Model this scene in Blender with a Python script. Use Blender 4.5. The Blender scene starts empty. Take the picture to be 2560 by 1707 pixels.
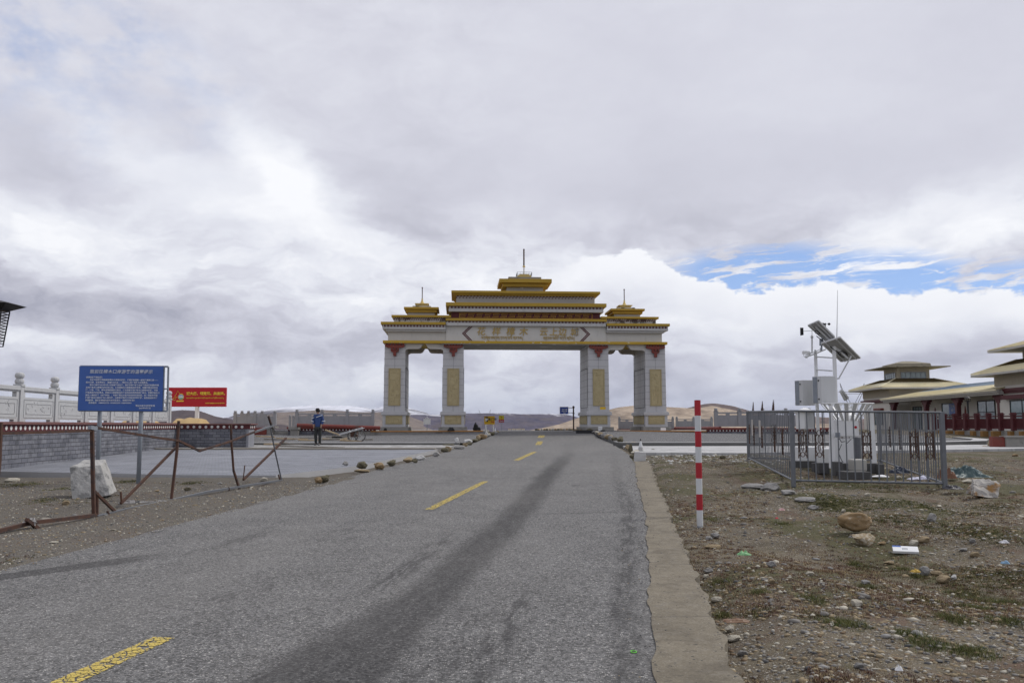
import bpy, math, random
import numpy as np
from mathutils import Vector, Matrix, noise as mnoise
R = math.radians
rnd = random.Random(7)
S = bpy.context.scene
COL = S.collection

# ------------------------------------------------------------------ camera
F, HOR, EYE = 2200.0, 1062.0, 1.6          # focal length and horizon in photo pixels, eye height
PITCH = math.atan((HOR - 853.5) / F)
cd = bpy.data.cameras.new('camera'); cam = bpy.data.objects.new('camera', cd); COL.objects.link(cam)
cam.location = (0, 0, EYE); cam.rotation_euler = (math.pi / 2 + PITCH, 0, 0)
cd.sensor_width = 36; cd.lens = 36 * F / 2560; cd.clip_start = .1; cd.clip_end = 60000
S.camera = cam
S.view_settings.view_transform = 'Standard'; S.view_settings.look = 'None'
S.view_settings.exposure = .15; S.view_settings.gamma = 1
S.render.engine = 'CYCLES'; S.cycles.max_bounces = 6; S.cycles.transparent_max_bounces = 12

# ------------------------------------------------------------------ node helper
class X:
    """wraps a socket so that maths can be written as maths"""
    def __init__(s, nt, k): s.nt, s.k = nt, k
    def _m(s, op, b=None, c=None, cl=False):
        n = s.nt.nodes.new('ShaderNodeMath'); n.operation = op; n.use_clamp = cl
        for i, q in enumerate((s, b, c)):
            if q is None: continue
            if isinstance(q, X): s.nt.links.new(q.k, n.inputs[i])
            else: n.inputs[i].default_value = q
        return X(s.nt, n.outputs[0])
    def __add__(s, b): return s._m('ADD', b)
    def __sub__(s, b): return s._m('SUBTRACT', b)
    def __mul__(s, b): return s._m('MULTIPLY', b)
    def __truediv__(s, b): return s._m('DIVIDE', b)
    def clamp(s): return s._m('ADD', 0.0, None, True)
    def abs(s): return s._m('ABSOLUTE')
    def exp(s): return s._m('EXPONENT')
    def step(s, a, b):                    # smoothstep a->b
        n = s.nt.nodes.new('ShaderNodeMapRange'); n.interpolation_type = 'SMOOTHSTEP'
        s.nt.links.new(s.k, n.inputs[0])
        for i, q in ((1, a), (2, b)):
            if isinstance(q, X): s.nt.links.new(q.k, n.inputs[i])
            else: n.inputs[i].default_value = q
        return X(s.nt, n.outputs[0])
def comb(nt, x, y, z):
    n = nt.nodes.new('ShaderNodeCombineXYZ')
    for i, q in enumerate((x, y, z)):
        if isinstance(q, X): nt.links.new(q.k, n.inputs[i])
        else: n.inputs[i].default_value = q
    return X(nt, n.outputs[0])
def sep(nt, v):
    n = nt.nodes.new('ShaderNodeSeparateXYZ'); nt.links.new(v.k, n.inputs[0])
    return [X(nt, o) for o in n.outputs]
def nz(nt, vec, scale, det=4, rough=.55, dist=0):
    n = nt.nodes.new('ShaderNodeTexNoise'); n.inputs['Scale'].default_value = scale
    n.inputs['Detail'].default_value = det; n.inputs['Roughness'].default_value = rough
    n.inputs['Distortion'].default_value = dist
    nt.links.new(vec.k, n.inputs['Vector']); return X(nt, n.outputs[0])
def vor(nt, vec, scale, feat='F1', out='Distance'):
    n = nt.nodes.new('ShaderNodeTexVoronoi'); n.feature = feat; n.inputs['Scale'].default_value = scale
    nt.links.new(vec.k, n.inputs['Vector']); return X(nt, n.outputs[out])
def mixc(nt, f, a, b):
    n = nt.nodes.new('ShaderNodeMix'); n.data_type = 'RGBA'
    if isinstance(f, X): nt.links.new(f.k, n.inputs[0])
    else: n.inputs[0].default_value = f
    for i, q in ((6, a), (7, b)):
        if isinstance(q, X): nt.links.new(q.k, n.inputs[i])
        else: n.inputs[i].default_value = (*q, 1) if len(q) == 3 else q
    return X(nt, n.outputs[2])
def ramp(nt, f, stops):
    n = nt.nodes.new('ShaderNodeValToRGB'); nt.links.new(f.k, n.inputs[0])
    e = n.color_ramp.elements
    while len(e) < len(stops): e.new(.5)
    for el, (p, c) in zip(e, stops):
        el.position = p; el.color = (*c, 1) if not isinstance(c, (int, float)) else (c, c, c, 1)
    return X(nt, n.outputs[0])

# ------------------------------------------------------------------ sky: Nishita blue behind procedural cloud
SUN_EL, SUN_AZ = 48, 62               # azimuth measured from +Y (view direction) towards +X
W = bpy.data.worlds.new('World'); S.world = W; W.use_nodes = True
nt = W.node_tree; nt.nodes.clear()
out = nt.nodes.new('ShaderNodeOutputWorld'); bg = nt.nodes.new('ShaderNodeBackground')
tc = nt.nodes.new('ShaderNodeTexCoord'); D = X(nt, tc.outputs['Generated'])
dx, dy, dz = sep(nt, D)
nis = nt.nodes.new('ShaderNodeTexSky'); nis.sky_type = 'NISHITA'; nis.sun_disc = False
nis.sun_elevation = R(SUN_EL); nis.sun_rotation = R(SUN_AZ); nis.altitude = 4000
sc_ = nt.nodes.new('ShaderNodeVectorMath'); sc_.operation = 'SCALE'; sc_.inputs['Scale'].default_value = .15
nt.links.new(nis.outputs[0], sc_.inputs[0]); blue = mixc(nt, .62, X(nt, sc_.outputs[0]), (.26, .39, .70))
az = dx._m('ARCTAN2', dy) * 57.2958          # degrees right of the road direction
el = dz._m('ARCSINE') * 57.2958
def pxang(x, y):
    u = (x - 1280) / F; v = (853.5 - y) / F
    Y = math.cos(PITCH) - v * math.sin(PITCH); Z = math.sin(PITCH) + v * math.cos(PITCH)
    return math.degrees(math.atan2(u, Y)), math.degrees(math.atan2(Z, math.hypot(u, Y)))
inv_ = lambda q: q * -1.0 + 1.0
# cloud-shaped warp of the angular coordinates
P2 = comb(nt, az * .1, el * .17, 0)
w1 = nz(nt, P2, 1.1, 5, .6); w2 = nz(nt, comb(nt, az * .1 + 7.3, el * .17, 3.1), 1.1, 5, .6)
waz = az + (w1 - .5) * 9.0; wel = el + (w2 - .5) * 5.0
t = nz(nt, comb(nt, waz * .08, wel * .16, 0), 1.0, 6, .55) * .22 + .415
t = t + (nz(nt, comb(nt, az * .1, el * .22, 5), 4.5, 5, .6) - .5) * .06
lowm = inv_(el.step(9, 16)); t = t + (nz(nt, comb(nt, waz * .15, wel * .36, 11), 1.5, 7, .58) - .47) * lowm * 1.45
midm = el.step(6, 12) * inv_(az.step(-6, 6)); t = t + (nz(nt, comb(nt, waz * .12, wel * .22, 17), 2.2, 6, .6) - .5) * midm * .28
def blob(x, y, sx, sy, ang, amp):
    global t
    a0, e0 = pxang(x, y); k = 57.2958 / F
    c, s = math.cos(R(ang)), math.sin(R(ang))
    dx_, dy_ = waz - a0, wel - e0
    p = (dx_ * c - dy_ * s) / (sx * k); q = (dx_ * s + dy_ * c) / (sy * k)
    t = t + ((p * p + q * q) * -.7).exp() * amp
for b in [(720, 440, 130, 55, 35, .42), (430, 430, 240, 60, 22, .26), (150, 570, 210, 55, 12, .26), (800, 575, 170, 70, 18, .30),
          (300, 640, 260, 45, 8, .12), (400, 785, 360, 45, 4, -.30), (120, 800, 160, 26, 12, -.18), (1010, 540, 130, 130, 0, -.15),
          (1800, 430, 420, 70, 0, -.08), (1850, 560, 240, 50, 8, -.16), (90, 850, 170, 26, 10, .34), (740, 790, 130, 45, 0, .12),
          (560, 900, 300, 45, 0, -.16), (900, 820, 260, 40, 0, -.10), (760, 975, 200, 30, 0, .30), (300, 960, 300, 30, 0, .12), (1300, 735, 380, 90, 0, .30),
          (60, 400, 120, 90, 0, -.12), (430, 330, 160, 60, 30, -.06), (1250, 980, 300, 40, 0, .10), (1330, 980, 200, 26, 0, .12), (1230, 925, 120, 18, 0, .10),
          (2300, 560, 260, 50, -12, .30), (2420, 600, 200, 40, -12, .25)]:
    blob(*b)
def curve(pts):                       # elevation as a function of azimuth through given photo points
    A = [pxang(*p) for p in pts]; n = nt.nodes.new('ShaderNodeFloatCurve')
    m = nt.nodes.new('ShaderNodeMapRange'); nt.links.new(az.k, m.inputs[0])
    m.inputs[1].default_value = -40; m.inputs[2].default_value = 40
    nt.links.new(m.outputs[0], n.inputs['Value'])
    c = n.mapping.curves[0]; pp = [((a + 40) / 80, e / 20) for a, e in A]
    c.points[0].location = (0, pp[0][1]); c.points[1].location = (1, pp[-1][1])
    for p in pp: c.points.new(*p)
    n.mapping.update(); return X(nt, n.outputs[0]) * 20.0
top = curve([(1380, 700), (1480, 648), (1560, 636), (1640, 645), (1720, 690), (1800, 705), (1860, 733), (1950, 722), (2050, 706), (2150, 722), (2300, 736), (2400, 722), (2540, 735)])
hi = curve([(1560, 700), (1680, 655), (1800, 632), (1950, 612), (2100, 622), (2300, 640), (2450, 652), (2560, 650)])
puff = vor(nt, comb(nt, az * .35 + (w1 - .5) * 1.2, el * .5, 0), 1.6, 'SMOOTH_F1') * -1.5 + nz(nt, comb(nt, az * .3, el * .5, 9), 4, 6, .6) * 1.5 + .1
cm = (top - el + puff * .9).step(-.12, .22) * az.step(1.5, 6.0)
depth_ = (top - el)
ct = (depth_ * -.055 + .98) + (nz(nt, comb(nt, waz * .12, wel * .3, 2), 1.3, 6, .55) - .55) * (depth_ * .22).clamp() * 1.5
tt = t * (X(nt, cm._m('MULTIPLY', -1).k) + 1.0) + ct * cm
t_sky = t
t = tt
for b in [(2450, 860, 170, 34, -6, -.30), (2230, 900, 220, 30, 0, -.10), (1750, 880, 260, 30, 0, -.10), (2000, 850, 110, 22, 0, -.14), (1800, 940, 200, 22, 0, -.12), (1740, 900, 160, 14, 0, .2), (2250, 860, 120, 18, 0, .15)]:
    blob(*b)
cloud = ramp(nt, t.clamp(), [(0, (.34, .345, .42)), (.32, (.51, .513, .585)), (.5, (.605, .61, .685)), (.72, (.75, .765, .825)), (1, (.90, .91, .94))])
cirrus = nz(nt, comb(nt, az * .20 + w1 * 1.5, el * 1.25 - az * .10 + w2 * 1.5, 4), 1.5, 7, .62, .3)
bm = (hi - el + (w2 - .5) * 1.6).step(-.5, .8) * (X(nt, cm._m('MULTIPLY', -1).k) + 1.0) * az.step(8.0, 13.0) * cirrus.step(.60, .47) * (el - top).step(-.9, .1)
pale = 0
for (x, y, s_, a) in [(40, 90, 110, .55), (300, 90, 80, .4), (500, 240, 90, .25), (230, 300, 80, .2)]:
    a0, e0 = pxang(x, y); k = 57.2958 / F * s_
    p = (waz - a0) / k; q = (wel - e0) / k; g = ((p * p + q * q) * -.7).exp() * a
    pale = g if pale == 0 else pale + g
bm = (bm + pale * nz(nt, P2, 3.2, 6, .6).step(.35, .7)).clamp()
skyc = mixc(nt, bm, cloud, blue)
nt.links.new(skyc.k, bg.inputs['Color']); bg.inputs['Strength'].default_value = 1.0
nt.links.new(bg.outputs[0], out.inputs[0])
W.cycles.sampling_method = 'MANUAL'; W.cycles.sample_map_resolution = 512

# ------------------------------------------------------------------ sun, dimmed by thin cloud
sl = bpy.data.lights.new('sun', 'SUN'); sun = bpy.data.objects.new('sun', sl); COL.objects.link(sun)
sl.energy = 2.0; sl.angle = R(10); sl.color = (1, .96, .9)
sd = Vector((math.sin(R(SUN_AZ)) * math.cos(R(SUN_EL)), math.cos(R(SUN_AZ)) * math.cos(R(SUN_EL)), math.sin(R(SUN_EL))))
sun.rotation_euler = sd.to_track_quat('Z', 'Y').to_euler()

# ------------------------------------------------------------------ numeric helpers
def ss(a, b, v):
    q = np.clip((np.asarray(v, float) - a) / (b - a), 0, 1); return q * q * (3 - 2 * q)
def _h(i, j, s):
    n = (i.astype(np.int64) * 374761393 + j.astype(np.int64) * 668265263 + s * 144665) & 0xffffffff
    n = ((n ^ (n >> 13)) * 1274126177) & 0xffffffff
    return ((n ^ (n >> 16)) & 0xffff) / 65535.0
def vnoise(x, y, s=0):
    x = np.asarray(x, float); y = np.asarray(y, float)
    i, j = np.floor(x), np.floor(y); fx, fy = x - i, y - j
    fx = fx * fx * (3 - 2 * fx); fy = fy * fy * (3 - 2 * fy)
    a, b, c, d = _h(i, j, s), _h(i + 1, j, s), _h(i, j + 1, s), _h(i + 1, j + 1, s)
    return (a + (b - a) * fx) * (1 - fy) + (c + (d - c) * fx) * fy - .5
def fbm(x, y, o=4, s=0):
    r = 0; a = 1; k = 1
    for q in range(o):
        r = r + a * vnoise(np.asarray(x) * k + 13.7 * q, np.asarray(y) * k - 5.1 * q, s + q); a *= .5; k *= 2.03
    return r
def base(y):                            # height of road and squares along the view direction
    y = np.asarray(y, float)
    return np.where(y < 55, .0142 * y, .781 + .38 * ss(55, 65, y))
CY = [-30, 0, 5.4, 9, 14.1, 22, 33.4, 45, 58.7, 67, 85, 400]
CX = [-6.2, -3.35, -2.55, -2.05, -1.38, -.62, .62, 1.37, 1.95, 2.15, 2.4, 7]
xc = lambda y: np.interp(y, CY, CX)      # road centre line
def ground(x, y):
    """terrain height"""
    x = np.asarray(x, float); y = np.asarray(y, float)
    b = base(y); lat = x - xc(y)
    far = 74 + 44 * ss(24, 34, x)
    drop = np.clip(y - far, 0, None); b = b - np.minimum(.05 * drop, 42) - ss(0, 6, drop) * .3
    side = np.clip(np.abs(x) - 90, 0, None); b = b - np.minimum(side * .04, 14)
    right = ss(3.95, 4.6, lat) * (1 - ss(33, 36, y)); left = ss(-3.42, -3.9, lat) * (1 - ss(20.5, 21.8, y))
    bump = .23 * fbm(x * .45, y * .45, 3, 3) + .045 * fbm(x * 2.1, y * 2.1, 4, 9)
    b = b + right * (bump - .07 - .16 * np.exp(-((x - 4.6) ** 2 / 5 + (y - 11.8) ** 2 / 8)) + .08 * np.exp(-((x - 4.2) ** 2 / 3 + (y - 17.5) ** 2 / 2)))
    b = b + left * (.35 * bump - .015) + np.where(lat < -3.15, .0 + .02 * fbm(x * 3, y * 3, 3, 21), -.09) * (1 - left) * (1 - right) * (y < 22)
    b = b - .10 * (1 - left) * (1 - right) * ((y >= 22) | (lat > -3.1))
    return b
def ray(px, py):
    u = (px - 1280) / F; v = (853.5 - py) / F
    return Vector((u, math.cos(PITCH) - v * math.sin(PITCH), math.sin(PITCH) + v * math.cos(PITCH)))
def W3(px, py, d):                       # world point seen at a photo pixel at distance d along +Y
    r = ray(px, py); return Vector((0, 0, EYE)) + r * (d / r.y)
def G(px, py, surf=None):                # where the line of sight meets the ground
    surf = surf or (lambda x, y: float(base(y)))
    r = ray(px, py); r = r / r.y; lo, prev = 1.5, None
    d = lo
    while d < 200:
        p = Vector((0, 0, EYE)) + r * d
        if p.z < surf(p.x, p.y): break
        d += .25
    a, b = d - .25, d
    for _ in range(20):
        m = (a + b) / 2; p = Vector((0, 0, EYE)) + r * m
        if p.z < surf(p.x, p.y): b = m
        else: a = m
    return Vector((0, 0, EYE)) + r * b
gs = lambda x, y: float(ground(x, y))
def GG(px, py): return G(px, py, gs)

# ------------------------------------------------------------------ object helpers
ORG = {}                                 # world origin of every object
def tag(o, label=None, cat=None, group=None, kind=None):
    if label: o['label'] = label
    if cat: o['category'] = cat
    if group: o['group'] = group
    if kind: o['kind'] = kind
    return o
def empty(name, loc, label=None, cat=None, group=None, rz=0):
    o = bpy.data.objects.new(name, None); o.empty_display_size = .3; COL.objects.link(o)
    o.location = loc; o.rotation_euler.z = rz; ORG[o] = Vector(loc) if not rz else Vector((0, 0, 0))
    return tag(o, label, cat, group)
class MB:
    def __init__(s): s.v, s.f, s.m = [], [], []
    def add(s, vs, fs, m=0):
        n = len(s.v); s.v += [tuple(v) for v in vs]; s.f += [tuple(i + n for i in f) for f in fs]; s.m += [m] * len(fs); return s
    def box(s, a, b, m=0, T=None):
        (x0, y0, z0), (x1, y1, z1) = a, b
        vs = [Vector(p) for p in ((x0, y0, z0), (x1, y0, z0), (x1, y1, z0), (x0, y1, z0), (x0, y0, z1), (x1, y0, z1), (x1, y1, z1), (x0, y1, z1))]
        if T: vs = [T @ v for v in vs]
        return s.add(vs, [(0, 3, 2, 1), (4, 5, 6, 7), (0, 1, 5, 4), (1, 2, 6, 5), (2, 3, 7, 6), (3, 0, 4, 7)], m)
    def hexa(s, lo, hi, m=0):            # two matching quads
        return s.add(list(lo) + list(hi), [(3, 2, 1, 0), (4, 5, 6, 7), (0, 1, 5, 4), (1, 2, 6, 5), (2, 3, 7, 6), (3, 0, 4, 7)], m)
    def bar(s, p, q, w, h=None, m=0, up=(0, 0, 1)):
        p, q = Vector(p), Vector(q); h = w if h is None else h; d = (q - p).normalized(); up = Vector(up)
        if abs(d.dot(up)) > .98: up = Vector((0, 1, 0))
        a = d.cross(up).normalized() * w / 2; b = a.cross(d).normalized() * h / 2
        return s.hexa([p - a - b, p + a - b, p + a + b, p - a + b], [q - a - b, q + a - b, q + a + b, q - a + b], m)
    def tube(s, pts, r, n=8, m=0, cap=True):
        pts = [Vector(p) for p in pts]; rs = r if isinstance(r, (list, tuple)) else [r] * len(pts)
        k0 = len(s.v); a = None
        for i, p in enumerate(pts):
            d = (pts[min(i + 1, len(pts) - 1)] - pts[max(i - 1, 0)]).normalized()
            if a is None:
                a = d.cross(Vector((0, 0, 1)) if abs(d.z) < .9 else Vector((1, 0, 0))).normalized()
            a = (a - d * a.dot(d)).normalized(); b = d.cross(a)
            s.v += [tuple(p + (a * math.cos(6.28318 * j / n) + b * math.sin(6.28318 * j / n)) * rs[i]) for j in range(n)]
        for i in range(len(pts) - 1):
            for j in range(n):
                j2 = (j + 1) % n; s.f.append((k0 + i * n + j, k0 + i * n + j2, k0 + (i + 1) * n + j2, k0 + (i + 1) * n + j)); s.m.append(m)
        if cap:
            s.f.append(tuple(k0 + j for j in reversed(range(n)))); s.m.append(m)
            e = k0 + (len(pts) - 1) * n; s.f.append(tuple(e + j for j in range(n))); s.m.append(m)
        return s
    def prism(s, poly, off, m=0):        # planar polygon swept by a vector
        n = len(poly); off = Vector(off); a = [Vector(p) for p in poly]
        return s.add(a + [p + off for p in a], [tuple(reversed(range(n))), tuple(range(n, 2 * n))] + [(i, (i + 1) % n, n + (i + 1) % n, n + i) for i in range(n)], m)
    def lathe(s, c, prof, n=16, m=0, sq=None):
        c = Vector(c); k0 = len(s.v)
        for r, z in prof:
            for j in range(n):
                a = 6.28318 * (j + .5) / n; s.v.append(tuple(c + Vector((math.cos(a) * r, math.sin(a) * r, z))))
        for i in range(len(prof) - 1):
            for j in range(n):
                j2 = (j + 1) % n; s.f.append((k0 + i * n + j, k0 + i * n + j2, k0 + (i + 1) * n + j2, k0 + (i + 1) * n + j)); s.m.append(m)
        s.f.append(tuple(k0 + j for j in reversed(range(n)))); s.m.append(m)
        e = k0 + (len(prof) - 1) * n; s.f.append(tuple(e + j for j in range(n))); s.m.append(m)
        return s
    def disc(s, c, r, nrm, th=.006, n=14, m=0):
        c = Vector(c); nrm = Vector(nrm).normalized(); return s.tube([c, c + nrm * th], r, n, m)
    def build(s, name, mats, parent=None, org=None, smooth=False, bevel=0):
        if not isinstance(mats, (list, tuple)): mats = [mats]
        me = bpy.data.meshes.new(name)
        if parent is not None: o_ = ORG[parent]
        else: o_ = Vector(org) if org is not None else Vector((0, 0, 0))
        me.from_pydata([(v[0] - o_.x, v[1] - o_.y, v[2] - o_.z) for v in s.v], [], s.f)
        for q in mats: me.materials.append(q)
        me.polygons.foreach_set('material_index', s.m)
        if smooth: me.polygons.foreach_set('use_smooth', [True] * len(s.f))
        me.update(); o = bpy.data.objects.new(name, me); COL.objects.link(o)
        if parent is not None: o.parent = parent
        else: o.location = o_
        ORG[o] = o_
        if bevel:
            b = o.modifiers.new('bevel', 'BEVEL'); b.width = bevel; b.segments = 2; b.limit_method = 'ANGLE'; b.angle_limit = R(40)
        return o
def copy_tree(o, parent=None):
    c = o.copy(); COL.objects.link(c); c.parent = parent
    for ch in list(o.children): copy_tree(ch, c)
    return c
def struct(o): o['kind'] = 'structure'; return o

# ------------------------------------------------------------------ materials
MATS = {}
def mat(name, col, rough=.8, var=.25, scale=3, bump=0, bscale=30, metal=0, col2=None, thr=(.45, .65), scale2=1.5, spec=.3, grime=0):
    m = bpy.data.materials.new(name); m.use_nodes = True; nt = m.node_tree; b = nt.nodes['Principled BSDF']
    tc = nt.nodes.new('ShaderNodeTexCoord'); P = X(nt, tc.outputs['Object'])
    n = nz(nt, P, scale, 6, .6); f = (n - .5) * (var * 2) + 1.0
    c = mixc(nt, 1.0, col, col); v = nt.nodes.new('ShaderNodeVectorMath'); v.operation = 'SCALE'
    if col2 is not None: c = mixc(nt, nz(nt, P, scale2, 7, .62, .3).step(*thr), col, col2)
    if grime:
        g = nz(nt, comb(nt, *[q * k for q, k in zip(sep(nt, P), (3.2, 3.2, .7))]), 1.6, 7, .65).step(.5, .75) * grime
        c = mixc(nt, g, c, tuple(q * .35 for q in col))
    nt.links.new(c.k, v.inputs[0]); nt.links.new(f.k, v.inputs['Scale']); nt.links.new(v.outputs[0], b.inputs['Base Color'])
    b.inputs['Roughness'].default_value = rough; b.inputs['Metallic'].default_value = metal
    b.inputs['Specular IOR Level'].default_value = spec
    if bump:
        bn = nt.nodes.new('ShaderNodeBump'); bn.inputs['Strength'].default_value = 1; bn.inputs['Distance'].default_value = bump
        h = nz(nt, P, bscale, 6, .65); nt.links.new(h.k, bn.inputs['Height']); nt.links.new(bn.outputs[0], b.inputs['Normal'])
    MATS[name] = m; return m
def pbase(name):
    m = bpy.data.materials.new(name); m.use_nodes = True; nt = m.node_tree
    tc = nt.nodes.new('ShaderNodeTexCoord'); g = nt.nodes.new('ShaderNodeNewGeometry'); MATS[name] = m
    nt.nodes['Principled BSDF'].inputs['Specular IOR Level'].default_value = .25
    return m, nt, nt.nodes['Principled BSDF'], X(nt, tc.outputs['Object']), X(nt, tc.outputs['UV']), X(nt, g.outputs['Position'])
def setbump(nt, b, h, dist):
    bn = nt.nodes.new('ShaderNodeBump'); bn.inputs['Strength'].default_value = 1; bn.inputs['Distance'].default_value = dist
    nt.links.new(h.k, bn.inputs['Height']); nt.links.new(bn.outputs[0], b.inputs['Normal'])
inv = lambda q: q * -1.0 + 1.0

# ground: pale gravelly soil with pebble cells, moss and dry red-brown mat
m, nt, b, P, UV, POS = pbase('gravel_soil')
px_, py_, pz_ = sep(nt, POS); PP = comb(nt, px_, py_, 0)
n1 = nz(nt, PP, .55, 6, .6); n2 = nz(nt, PP, 1.6, 7, .65); n3 = nz(nt, PP, 9, 5, .6); n4 = nz(nt, PP, 60, 3, .6)
c = mixc(nt, n2.step(.35, .65), (.078, .063, .040), (.155, .130, .088))
c = mixc(nt, n3.step(.45, .7) * .6, c, (.10, .075, .055))
# pebbles of two sizes
for scl, thr, amt in ((26, .30, .9), (60, .36, .85), (120, .4, .6)):
    vc = vor(nt, PP, scl, 'F1', 'Color'); r1, r2, r3 = sep(nt, vc)
    pc = ramp(nt, r1, [(0, (.11, .10, .10)), (.3, (.24, .23, .22)), (.6, (.33, .28, .20)), (.85, (.42, .38, .31)), (1, (.62, .60, .56))])
    mk = vor(nt, PP, scl).step(thr + .04, thr - .05) * r2.step(.35, .45) * n3.step(.3, .5)
    c = mixc(nt, mk * amt, c, pc)
    if scl == 26: hb = mk
    else: hb = hb + mk * .4
moss = nz(nt, comb(nt, px_ * .8, py_ * .55, 3), .9, 7, .66).step(.47, .58) * n3.step(.28, .5) * px_.step(1.2, 2.4)
dry = nz(nt, comb(nt, px_ * .7, py_ * .5, 8), 1.1, 7, .66).step(.53, .64) * n3.step(.32, .55)
c = mixc(nt, dry * .85, c, mixc(nt, n4, (.075, .046, .034), (.19, .128, .088)))
c = mixc(nt, moss * .88, c, mixc(nt, n4, (.04, .043, .016), (.13, .12, .055)))
lv = inv(px_.step(-3.5, .5)) * inv(py_.step(40, 60))   # shoulder on the left: finer and greyer grit
c = mixc(nt, lv * .65, c, mixc(nt, n4.step(.3, .7), (.075, .068, .06), (.19, .178, .16)))
nt.links.new(c.k, b.inputs['Base Color']); b.inputs['Roughness'].default_value = .95
setbump(nt, b, hb * .6 + n3 + n4 * .3 + moss * .4, .03)
GRAVEL = m

# asphalt with aggregate, oil streak, cracks (UV: metres across / along)
def asphalt(name, road=True, col=(.182, .18, .178)):
    m, nt, b, P, UV, POS = pbase(name)
    x, y, z = sep(nt, POS); Q = comb(nt, x, y, 0); u, v, _ = sep(nt, UV)
    a1 = nz(nt, Q, 1.4, 6, .6); a2 = nz(nt, Q, 70, 4, .7); a3 = nz(nt, Q, 9, 5, .65)
    r1, r2, r3 = sep(nt, vor(nt, Q, 75, 'F1', 'Color'))
    k = .155
    c = mixc(nt, a1.step(.3, .7), tuple(q * .88 for q in col), tuple(q * 1.12 for q in col))
    c = mixc(nt, a2.step(.4, .62) * .75, c, tuple(q * .30 for q in col)); c = mixc(nt, nz(nt, Q, 24, 4, .75).step(.5, .72) * .25, c, tuple(q * .45 for q in col)); c = mixc(nt, nz(nt, Q, 33, 4, .75).step(.55, .75) * .3, c, tuple(q * 1.75 for q in col))
    c = mixc(nt, r1.step(.72, .80) * vor(nt, Q, 75).step(.42, .30), c, mixc(nt, r2, (.30, .28, .25), (.50, .49, .47)))
    r4, r5, r6 = sep(nt, vor(nt, Q, 34, 'F1', 'Color'))
    c = mixc(nt, r4.step(.80, .85) * vor(nt, Q, 34).step(.34, .22) * .8, c, mixc(nt, r5, (.09, .09, .09), (.48, .46, .43)))
    q1, q2, q3 = sep(nt, vor(nt, Q, 52, 'F1', 'Color')); sc2 = nt.nodes.new('ShaderNodeVectorMath'); sc2.operation = 'SCALE'; nt.links.new(c.k, sc2.inputs[0]); nt.links.new((q1 * 1.0 + .45).k, sc2.inputs['Scale']); c = X(nt, sc2.outputs[0])
    h = a2 + r1 * .4
    if road:
        along = comb(nt, u * 2.2, v * .35, 0); n = nz(nt, along, 1.2, 7, .68); nn = nz(nt, along, 5, 5, .7)
        w = inv(v.step(4, 9)) * .26 + .25; cc = inv(v.step(4, 9)) * -.14 + 1.46
        s1 = ((u - cc + (n - .5) * .35 + (a2 - .5) * .25).abs()).step(w + .16, w - .16) * inv(v.step(22, 45)) * (nn.step(.2, .6) * .45 + .55)
        s2 = ((u - 2.32 + (n - .5) * .25).abs()).step(.16, .05) * inv(v.step(7.6, 8.4)) * nn.step(.44, .56)
        s5 = ((u - .92 + (n - .5) * .3).abs()).step(.22, .04) * v.step(7.5, 8.6) * inv(v.step(10.5, 12.5)) * nn.step(.42, .56); s6 = ((u - 2.1 + (n - .5) * .5).abs()).step(.6, .2) * inv(v.step(5.5, 9.5)) * nn.step(.40, .62) * .75; s2 = s2._m('MAXIMUM', s5)._m('MAXIMUM', s6)
        s3 = (u - 3.22 + (n - .5) * .4).abs().step(.22, .03) * nn.step(.36, .6) * inv(v.step(14, 40))
        s4 = nz(nt, comb(nt, u * 1.4, v * .5, 4), 1.1, 8, .72).step(.60, .68) * .55
        ln = (x * .77 - y * .637 + 9.43 + (n - .5) * .16).abs().step(.21, .15) * x.step(-3.75, -4.3)
        s = (s1 * .93)._m('MAXIMUM', s2 * .75)._m('MAXIMUM', s3 * .8)._m('MAXIMUM', s4)._m('MAXIMUM', ln * .8)
        cr = (v - 20.3 + (nz(nt, comb(nt, u, 0, 0), .8, 4) - .5) * .9).abs().step(.035, .015) * .6
        cr2 = vor(nt, comb(nt, u * .16 + (n - .5) * .3, v * .05, 0), 1, 'DISTANCE_TO_EDGE').step(.006, .002) * .35 * nn.step(.4, .5)
        s = s._m('MAXIMUM', cr)._m('MAXIMUM', cr2)
        c = mixc(nt, s * (q2 * .35 + .65), c, mixc(nt, a2.step(.35, .7) * q1, (.020, .019, .020), (.085, .083, .083)))
        wt = nz(nt, comb(nt, u * .5, v * .12, 2), 1, 4).step(.4, .7) * .18
        c = mixc(nt, wt, c, (.26, .25, .235))
    nt.links.new(c.k, b.inputs['Base Color']); b.inputs['Roughness'].default_value = .85
    setbump(nt, b, h, .007)
    return m
ROAD = asphalt('asphalt'); SIDEROAD = asphalt('worn_asphalt', False, (.165, .165, .17))
# painted yellow lane marking, flaked
m, nt, b, P, UV, POS = pbase('flaked_yellow_paint')
x, y, z = sep(nt, POS); Q = comb(nt, x, y, 0); u, v, _ = sep(nt, UV)
ck = vor(nt, Q + 0 if False else Q, 13, 'DISTANCE_TO_EDGE').step(.03, .075) * vor(nt, Q, 31, 'DISTANCE_TO_EDGE').step(.02, .07)
al = ck * (nz(nt, Q, 7, 6, .7) + (inv((u * 2.0 - 1.0).abs()) + inv((v * 2.0 - 1.0).abs()) * .8 ) * .35).step(.46, .56)
c = mixc(nt, nz(nt, Q, 40, 4), (.48, .36, .07), (.60, .47, .13)); nt.links.new(c.k, b.inputs['Base Color'])
nt.links.new(al.k, b.inputs['Alpha']); b.inputs['Roughness'].default_value = .7; YPAINT = m
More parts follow.
